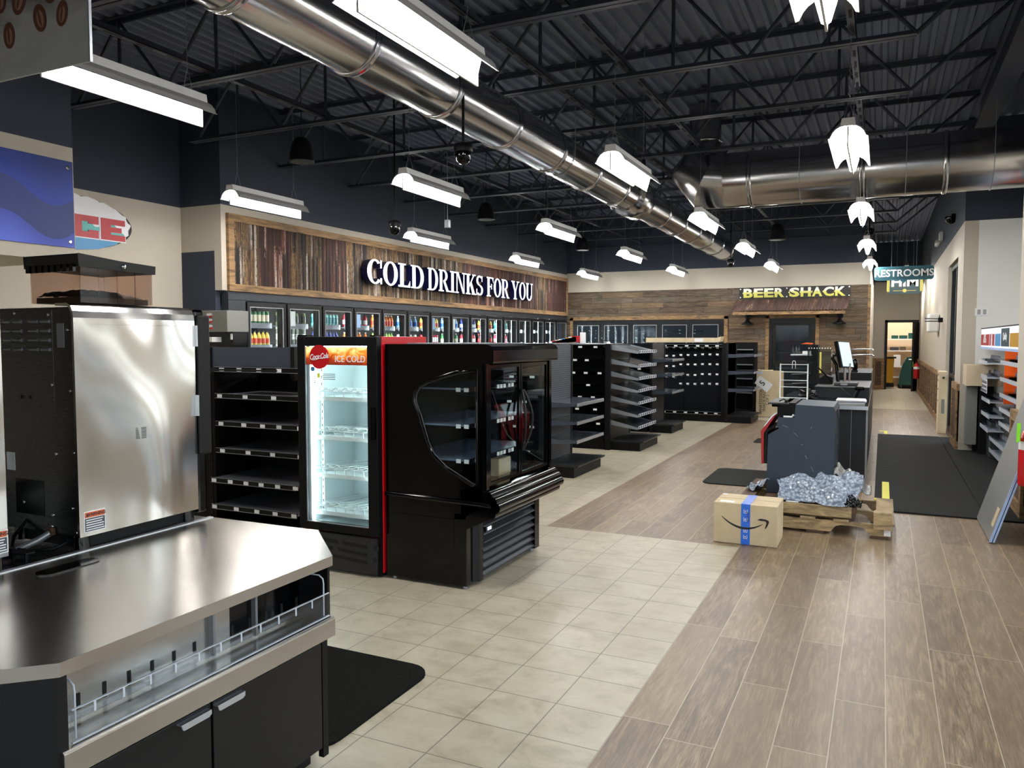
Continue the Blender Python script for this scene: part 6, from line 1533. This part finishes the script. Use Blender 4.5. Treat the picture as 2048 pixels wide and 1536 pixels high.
for (x0, z0, x1, z1) in ((-0.80, 0.86, -0.75, 0.845), (-0.70, 0.80, -0.665, 0.765), (-0.60, 0.60, -0.585, 0.57), (-0.55, 0.50, -0.53, 0.46), (-0.55, 0.86, -0.56, 0.84), (-0.64, 0.70, -0.62, 0.69)):
    MB().tube([(x0, 7.349, z0), (x1, 7.349, z1)], 0.0018, 5).build('scratch', M['steelgrey'], t)
MB().tube([(-0.84, 7.45, 1.07), (-0.8, 7.44, 1.09), (-0.74, 7.42, 1.05), (-0.71, 7.4, 1.0), (-0.705, 7.36, 0.95), (-0.76, 7.355, 0.94)], 0.006, 8).build('loose_cable', M['black'], t)
MB().tube([(-0.79, 7.352, 0.938), (-0.72, 7.35, 0.938), (-0.705, 7.35, 0.96)], 0.009, 8).build('white_tube', M['white'], t)
MB().tube([(-0.355, 7.6, 1.0), (-0.345, 7.6, 0.9), (-0.342, 7.6, 0.7), (-0.35, 7.6, 0.55)], 0.005, 6).build('side_cable', M['darkgrey'], t)


def lump(name, x0, x1, y0, y1, zfun, mat, lab, cat, nx=46, ny=34, jit=0.004, seed=1):
    rn = random.Random(seed); vs = []
    for i in range(nx + 1):
        for j in range(ny + 1):
            u, v = i / nx, j / ny
            x, y, z = zfun(u, v); vs.append((x + rn.uniform(-jit, jit), y + rn.uniform(-jit, jit), z + rn.uniform(-jit, jit)))
    b = MB(); b.add(vs, [(i * (ny + 1) + j, (i + 1) * (ny + 1) + j, (i + 1) * (ny + 1) + j + 1, i * (ny + 1) + j + 1) for i in range(nx) for j in range(ny)], True)
    o = b.build(name, mat, None)
    m = o.modifiers.new('thickness', 'SOLIDIFY'); m.thickness = 0.006
    return tag(o, lab, cat)


def wrap1(u, v):
    # sheet bunched in front of the kiosk, draping over the pallet edge
    x = -0.80 + 0.66 * u + 0.02 * sin(9 * v + 4 * u)
    front = 6.99 + 0.05 * sin(u * 7)
    y = front + v * 0.42
    h = 0.265 + (0.13 + 0.06 * u) * sin(min(1.0, v * 1.5) * pi / 2) + 0.022 * sin(u * 17 + v * 6) + 0.015 * sin(v * 19 + u * 5)
    if v < 0.12: h -= (0.12 - v) * 0.35
    return x, y, max(h, 0.25)
lump('bubble_wrap', 0, 1, 0, 1, wrap1, M['bubble'], 'heap of bluish bubble wrap piled against the foot of the kiosk', 'bubble wrap', 60, 40)
def wrap2(u, v):
    x = -0.36 + 0.30 * u; y = 7.30 + 0.45 * v
    return x, y, 0.28 + 0.22 * (1 - u) ** 0.7 * (0.8 + 0.2 * sin(v * 9)) + 0.02 * sin(u * 20)
lump('foam_wrap', 0, 1, 0, 1, wrap2, M['film'], 'grey foam sheet sagging beside the kiosk to the right of the bubble wrap', 'wrap', 24, 20, 0.003, 3)
def wrap3(u, v):
    x = -1.10 + 0.2 * u; y = 7.32 + 0.3 * v
    return x, y, 0.262 + 0.12 * u ** 2 + 0.02 * sin(u * 16 + v * 8)
lump('bubble_wrap', 0, 1, 0, 1, wrap3, M['bubble'], 'small scrap of bubble wrap sticking out left of the kiosk', 'bubble wrap', 20, 20, 0.005, 5)
def wrap4(u, v):
    x = -0.30 + 0.17 * u; y = 6.98 + 0.2 * v
    return x, y, 0.25 + 0.08 * sin(pi * u) * sin(pi * v) + 0.015 * sin(30 * u) * sin(24 * v)
lump('stretch_film', 0, 1, 0, 1, wrap4, M['gloss'], 'crumpled black plastic film at the right corner of the top pallet', 'plastic', 22, 22, 0.008, 6)
o = MB().box(-0.72, -0.62, 6.995, 7.03, 0.242, 0.246).build('paper_scrap', M['tag'], None); tag(o, 'white paper scrap on the pallet in front of the bubble wrap', 'paper')

# ================================================================ SALES COUNTER
t = thing('sales_counter', 'long dark sales counter running down the room with a stepped top', 'counter', (-0.66, 12, 0))
sx0, sx1, sy0, sy1 = -1.15, -0.13, 9.5, 14.8
B(sx0 + 0.06, sx1 - 0.02, sy0 + 0.02, sy1, 0.08, 0.85).build('carcase', M['navypanel'], t); B(sx0 + 0.1, sx1 - 0.06, sy0 + 0.05, sy1, 0, 0.08).build('toe_kick', M['black'], t)
B(sx0, sx1, sy0 - 0.03, sy1, 0.85, 0.885).build('worktop', M['gloss'], t, 0.003)
B(-0.46, sx1 + 0.002, sy0 - 0.034, sy0 - 0.03, 0.848, 0.888).build('end_edge_strip', M['alum'], t)
B(sx1 - 0.02, sx1, sy0 + 0.02, sy0 + 0.06, 0.02, 0.85).build('corner_trim', M['steelgrey'], t)
for y in (9.55, 10.6, 11.65, 12.7, 13.75): B(sx1 - 0.02, sx1 - 0.006, y + 0.03, y + 1.0, 0.1, 0.83).build('door', M['blackmetal'], t, 0.002)
B(-0.302, -0.298, sy0 + 0.012, sy0 + 0.02, 0.08, 0.85).build('panel_joint', M['steelgrey'], t)
B(-0.78, sx1 - 0.01, 10.7, 14.6, 0.885, 1.02).build('raised_shelf', M['navypanel'], t, 0.003); B(-0.78, sx1 - 0.005, 10.68, 14.6, 1.02, 1.03).build('raised_top', M['darkgrey'], t)
B(-0.62, sx1 - 0.01, 12.6, 14.6, 1.03, 1.14).build('upper_shelf', M['blackmetal'], t, 0.003)
# things on it
t = thing('wire_rack', 'white wire display rack with clear shelf standing on the near counter corner', 'rack', (-0.95, 9.9, 0.885))
for x in (-1.11, -0.80): MB().tube([(x, 9.72, 0.9), (x, 9.9, 0.92), (x, 9.9, 1.34)], 0.008, 8).build('side_wire', M['whitewire'], t)
for z in (0.93, 1.06, 1.14, 1.24, 1.33): MB().tube([(-1.11, 9.9, z), (-0.80, 9.9, z)], 0.005, 6).build('cross_wire', M['whitewire'], t)
MB().box(-1.12, -0.79, 9.7, 9.93, 0.887, 0.893).box(-1.12, -0.79, 9.69, 9.7, 0.887, 0.915).build('tray', M['clearrail'], t)
MB().tube([(-0.975, 9.9, 1.28), (-0.975, 9.9, 1.36), (-0.965, 9.9, 1.375), (-0.95, 9.9, 1.375), (-0.94, 9.9, 1.36), (-0.94, 9.9, 1.28)], 0.004, 6).build('sign_loop', M['whitewire'], t)
t = thing('pos_monitor', 'tilted point of sale monitor with a bright pale screen on a chrome stand', 'monitor', (-0.45, 11.0, 1.03))
def q3(p, q, r, s, th, nm, m, par):
    import mathutils
    P_ = [mathutils.Vector(v) for v in (p, q, r, s)]; n = (P_[1] - P_[0]).cross(P_[3] - P_[0]); n.normalize(); n *= th
    vs = [tuple(v) for v in P_] + [tuple(v - n) for v in P_]
    return MB().add(vs, [(0, 1, 2, 3), (7, 6, 5, 4), (0, 4, 5, 1), (1, 5, 6, 2), (2, 6, 7, 3), (3, 7, 4, 0)]).build(nm, m, par)
q3((-0.47, 10.98, 1.27), (-0.34, 11.26, 1.25), (-0.41, 11.30, 1.60), (-0.54, 11.02, 1.61), 0.045, 'display_case', M['gloss'], t)
q3((-0.456, 10.985, 1.285), (-0.34, 11.235, 1.268), (-0.405, 11.275, 1.59), (-0.521, 11.02, 1.60), 0.004, 'screen', M['screen'], t)
MB().tube([(-0.44, 11.1, 1.06), (-0.44, 11.1, 1.32)], 0.018, 10).tube([(-0.385, 11.1, 1.06), (-0.385, 11.1, 1.32)], 0.014, 10).build('stand', M['chrome'], t)
MB().tube([(-0.52, 11.12, 1.05), (-0.55, 11.15, 1.3), (-0.60, 11.16, 1.38), (-0.58, 11.16, 1.43), (-0.53, 11.15, 1.42)], 0.022, 10).build('rear_arm', M['gloss'], t)
B(-0.56, -0.28, 10.9, 11.25, 1.032, 1.075).build('base', M['darkgrey'], t, 0.01); B(-0.48, -0.40, 10.893, 10.9, 1.04, 1.065).build('badge', M['steelgrey'], t)
t = thing('paper_stack', 'stack of white papers lying on the near end of the sales counter', 'papers', (-0.3, 9.8, 0.885))
random.seed(4)
for j in range(5): B(-0.47 + random.uniform(-.01, .01), -0.16 + random.uniform(-.01, .01), 9.78 + random.uniform(-.02, .02), 10.15, 0.8865 + j * 0.009, 0.893 + j * 0.009).build('sheet_bundle', M['tag'] if j != 2 else M['lightblue'], t)
t = thing('barcode_scanner', 'black handheld scanner standing in its cradle on the counter', 'scanner', (-0.27, 10.45, 0.885))
MB().lathe([(0.05, 0.887), (0.045, 0.9), (0.012, 0.91)], (-0.28, 10.45, 0), 16).build('cradle', M['black'], t)
MB().tube([(-0.30, 10.45, 0.9), (-0.275, 10.45, 0.97), (-0.25, 10.45, 1.02)], 0.022, 8).build('grip', M['black'], t); B(-0.30, -0.19, 10.41, 10.49, 1.01, 1.05).build('head', M['gloss'], t, 0.012)
MB().tube([(-0.31, 10.45, 0.91), (-0.4, 10.5, 0.98), (-0.46, 10.65, 1.02), (-0.5, 10.9, 1.04)], 0.004, 6).build('cord', M['black'], t)
t = thing('cable_pile', 'tangle of black cables heaped on the counter left of the monitor', 'cables', (-0.8, 10.4, 0.885)); t2 = random.Random(13)
for j in range(9):
    cx, cy = -0.82 + t2.uniform(-.06, .06), 10.4 + t2.uniform(-.1, .1)
    MB().tube([(cx + 0.07 * cos(q * 0.7) * t2.uniform(.6, 1.2), cy + 0.08 * sin(q * 0.7), 0.9 + 0.012 * j + 0.02 * sin(q * 1.3 + j)) for q in range(12)], 0.006, 6).build('cable', M['gloss'], t)
t = thing('acrylic_case', 'clear acrylic case with a yellow strip standing on the counter left of the monitor', 'case', (-0.8, 12.0, 0.885))
MB().box(-0.98, -0.66, 12.0, 12.004, 0.887, 1.5).box(-0.98, -0.976, 12.0, 12.3, 0.887, 1.5).box(-0.664, -0.66, 12.0, 12.3, 0.887, 1.5).build('panes', M['darkglass'], t)
b = MB()
for j in range(9): b.lathe([(0.008, 11.99), (0.008, 12.0)], (-0.96 + j * 0.036, 0, 1.505), 8, 'y')
b.build('top_beads', M['tag'], t)['kind'] = 'stuff'; B(-0.815, -0.79, 11.994, 11.999, 1.15, 1.45).build('yellow_strip', M['gold'], t)
t = thing('counter_printer', 'black receipt printer and pen stand on the counter just left of the monitor base', 'printer', (-0.66, 11.3, 1.03))
MB().prism([(-0.77, 1.032), (-0.6, 1.032), (-0.6, 1.12), (-0.7, 1.15), (-0.77, 1.1)], 11.35, 11.6, 'y').build('case', M['black'], t, 0.008); MB().tube([(-0.6, 11.3, 1.06), (-0.78, 11.2, 1.26)], 0.01, 8).build('pen', M['black'], t)
t = thing('card_terminal', 'small black card terminal at the far end of the counter', 'terminal', (-0.37, 12.8, 1.14))
B(-0.42, -0.33, 12.78, 12.86, 1.142, 1.17).build('base', M['black'], t, 0.005); MB().lathe([(0.03, 1.17), (0.045, 1.2), (0.048, 1.27), (0.04, 1.32), (0.015, 1.34)], (-0.375, 12.82, 0), 16).build('rounded_head', M['gloss'], t)
t = thing('wire_display', 'chrome wire display arms standing at the far end of the counter', 'rack', (-0.3, 13.6, 1.14))
for x in (-0.55, -0.5): MB().tube([(x, 13.6, 1.142), (x, 13.6, 1.52)], 0.006, 8).build('upright_wire', M['chrome'], t)
for z in (1.38, 1.47): MB().tube([(-0.55, 13.6, z), (-0.15, 13.55, z + 0.01), (-0.12, 13.5, z - 0.01)], 0.009, 8).build('arm', M['chrome'], t)
t = thing('tiered_counter_rack', 'tall black display rack with shelves and a pale lit ledge before the beer door', 'rack', (-1.15, 13.0, 0))
B(-1.0, -0.9, 12.9, 13.3, 0, 1.55).build('post', M['black'], t)
for z in (1.38, 1.1, 0.95): MB().prism([(-1.3, z - 0.02), (-1.0, z - 0.1), (-1.0, z)], 12.9, 13.3, 'y').build('shelf', M['black'], t)
B(-1.3, -0.99, 12.88, 13.3, 1.382, 1.40).build('pale_ledge', M['clearrail'], t)
o = thing('clear_bottle_set', 'small clear bottles and a white tub on the pale ledge', 'bottles', (-1.2, 13.0, 1.4))
for j in range(3): MB().lathe([(0.016, 1.401), (0.016, 1.48), (0.006, 1.5), (0.006, 1.53)], (-1.27 + j * 0.045, 12.95, 0), 10).build('small_bottle', M['acrylic'], o)
B(-1.13, -1.0, 12.93, 13.05, 1.401, 1.45).build('white_tub', M['lampwhite'], o, 0.006)
o = MB().prism([(-1.16, 1.56), (-1.0, 1.555), (-0.98, 1.57), (-1.08, 1.585)], 12.95, 13.1, 'y').build('orange_topper', M['orange'], None); tag(o, 'flat orange piece on top of the tall black display rack', 'topper')

# ================================================================ RIGHT SIDE
t = thing('tobacco_rack', 'tall stocked-looking wall rack with clear pusher trays and an orange back panel', 'rack', (1.45, 11.2, 0))
MB().box(1.45, 1.75, 9.2, 13.0, 0, 0.62).build('base_cabinet', M['darkgrey'], t, 0.004)
B(1.35, 1.45, 12.3, 12.95, 0.02, 0.5).build('lower_door', M['darkgrey'], t, 0.004)
B(1.7, 1.76, 9.2, 12.95, 0.62, 1.75).build('back_panel', M['black'], t)
B(1.42, 1.70, 11.75, 11.78, 0.8, 1.52).build('orange_side', M['orange'], t); B(1.67, 1.70, 9.6, 11.75, 0.8, 1.52).build('orange_back', M['orange'], t)
def tray(y0, y1, x, z, w=0.22):
    s_ = MB().box(x, x + w, y0, y1, z, z + 0.006).box(x - 0.006, x, y0, y1, z - 0.012, z + 0.038).build('pusher_tray', M['clearrail'], t)
    b = MB(); n = int((y1 - y0) / 0.09)
    for j in range(n): b.box(x + 0.01, x + w, y0 + 0.02 + j * 0.09, y0 + 0.024 + j * 0.09, z + 0.006, z + 0.06)
    b.build('lane_divider', M['acrylic'], s_)['kind'] = 'stuff'
    b = MB()
    for j in range(n): b.tube([(x + w * 0.7, y0 + 0.04 + j * 0.09, z + 0.03), (x + w * 0.72, y0 + 0.065 + j * 0.09, z + 0.1), (x + w * 0.7, y0 + 0.09 + j * 0.09, z + 0.03)], 0.006, 5)
    b.build('spring_pusher', M['shinygrey'], s_)['kind'] = 'stuff'
for z in (1.33, 1.12, 0.92, 0.74, 0.56): tray(9.4, 11.6, 1.36, z)
for z in (1.31, 1.12): tray(11.85, 12.85, 1.24, z, 0.2)
for z, x in ((0.80, 1.28), (0.60, 1.28), (0.42, 1.27)): tray(11.85, 12.9, x, z, 0.2)
for z in (0.30, 0.14): tray(9.6, 12.2, 1.33, z, 0.15)
b = MB(); b.box(1.25, 1.255, 11.95, 12.7, 0.92, 1.10); s_ = b.build('picture_strip', M['tag'], t)
b = MB()
for j in range(8):
    for k in range(3): b.box(1.248, 1.2505, 11.97 + j * 0.09, 12.03 + j * 0.09, 0.93 + k * 0.055, 0.965 + k * 0.055)
b.build('print', M['slategrey'], s_)['kind'] = 'stuff'
# header advert panels
hp_ = thing('advert_header', 'row of red, blue and green advert panels above the pusher trays', 'sign', (1.27, 11.2, 1.5))
B(1.262, 1.275, 9.3, 12.95, 1.775, 1.79).build('top_rail', M['black'], hp_)
for y0, y1, m, tx in ((11.95, 12.9, 'printred', 'SAFEST|AND LIVE'), (11.42, 11.93, 'printred', 'SAVE|NOW|MORE'), (10.85, 11.40, 'printblue', ''), (10.15, 10.83, 'darkteal', 'Quality'), (9.3, 10.13, 'mustard', '')):
    p_ = B(1.262, 1.272, y0, y1, 1.53, 1.775).build('advert_panel', M['adwhite'], hp_); B(1.2585, 1.262, y0 + 0.02, y1 - 0.02, 1.55, 1.70 if m != 'darkteal' else 1.76).build('printed_field', M[m], p_)
    for k, w in enumerate(tx.split('|')):
        if w: text('lettering', w, 0.075 if 'Q' not in w else 0.11, (1.257, (y0 + y1) / 2, 1.665 - 0.055 * k), '-x', M['tag'], p_, depth=0.002, bold=0.003, sx=1.0 if y1 - y0 > 0.6 else 0.7)
B(1.25, 1.275, 9.3, 12.95, 1.50, 1.53).build('price_rail', M['lightblue'], hp_)
for y in (9.4, 12.8): B(1.272, 1.7, y, y + 0.03, 1.6, 1.64).build('arm', M['black'], hp_)
o = MB().box(1.06, 1.5, 12.5, 13.05, 0.985, 1.275).build('beige_carton', M['palecard'], None, 0.004)
t = o; tag(t, 'beige carton with purple print resting on the dark cabinet by the recess wall', 'box'); ORG[o.name] = (0, 0, 0)
text('lettering', 'L', 0.12, (1.33, 12.497, 1.16), '-y', M['slategrey'], o, shear=0.3, bold=0.004, depth=0.002)
o = B(1.26, 1.42, 12.75, 13.05, 0.0, 0.985).build('dark_cabinet', M['black'], None, 0.004); tag(o, 'narrow black cabinet under the beige carton', 'cabinet')
o = B(1.10, 1.24, 12.9, 13.06, 0.12, 0.97).build('grey_panel', M['greypanel'], None, 0.003); tag(o, 'grey panel standing below the beige carton beside the wainscot stub', 'panel')
# leaning wrapped glass panel
t = thing('leaning_panel', 'dusty film-wrapped metal panel leaning against the near right wall', 'panel', (0.9, 7.7, 0))
x0, x1 = 0.81, 1.19; zt = 1.28
def lean(y0, y1, off, th, nm, m, z0=0.0, z1=1.0):
    vs = []
    for y in (y0, y1):
        for w in (z0, z1):
            for o_ in (off, off + th): vs.append((x0 + (x1 - x0) * w + o_, y, 0.01 + zt * w))
    return MB().add(vs, [(0, 1, 3, 2), (4, 6, 7, 5), (0, 4, 5, 1), (2, 3, 7, 6), (0, 2, 6, 4), (1, 5, 7, 3)]).build(nm, m, t)
lean(7.22, 8.16, 0.0, 0.03, 'sheet', M['film']); lean(7.2, 7.22, -0.002, 0.016, 'edge_trim', M['lightblue']); lean(7.2, 7.22, 0.014, 0.006, 'edge_gap', M['void']); lean(7.2, 7.22, 0.02, 0.014, 'edge_trim', M['lightblue'])
lean(7.3, 7.42, -0.002, 0.002, 'tape_strip', M['palecard'], 0.08, 0.2)
extinguisher(1.04, 7.05, 0.50, 'red fire extinguisher with a lime tag beside the leaning panel at the right edge')
B(1.115, 1.252, 7.01, 7.09, 0.6, 0.66).build('wall_bracket', M['black'], bpy.data.objects['fire_extinguisher.001']); bpy.data.objects['fire_extinguisher.001']['label'] = 'red fire extinguisher with a lime tag beside the leaning panel at the right edge'
# unseen lamps added to brighten the hall, the recess and the storage room
for (x, y, z, lab) in ((0.5, 25.9, 3.1, 'unseen white strip light added deep in the hall behind the dark green sign'), (0.45, 20.8, 3.1, 'white strip light added to the hall, hidden behind the restrooms sign'), (0.5, 22.9, 3.3, 'white strip light added to the hall between the two hanging signs')): dup(proto, (x, y - 0.6, z), lab)
dup(proto, (1.56, 9.55, 3.1), 'unseen white strip light added over the advert rack recess behind the right wall stub')  # out-of-view lamp added to brighten the recess wall
t = thing('added_storage_light', 'unseen square white ceiling light added to the storage room past the open door', 'light', (0.55, 29.4, 2.98)); B(0.3, 0.8, 29.2, 29.7, 2.97, 2.99).build('diffuser', M['lamp'], t); B(0.28, 0.82, 29.18, 29.72, 2.985, 3.0).build('rim', M['lampwhite'], t)
for (x, y) in ((-4.2, 21.0), (-6.5, 21.0), (-1.9, 21.2)):  # unseen lamps inside the beer cave
    t = thing('unseen_cave_light', 'unseen strip lamp on the ceiling of the beer cave', 'light', (x, y, 2.88), 'unseen beer cave ceiling lamps'); B(x - 0.5, x + 0.5, y - 0.04, y + 0.04, 2.86, 2.89).build('diffuser', M['lampdim'] if 'lampdim' in M else M['lamp'], t)
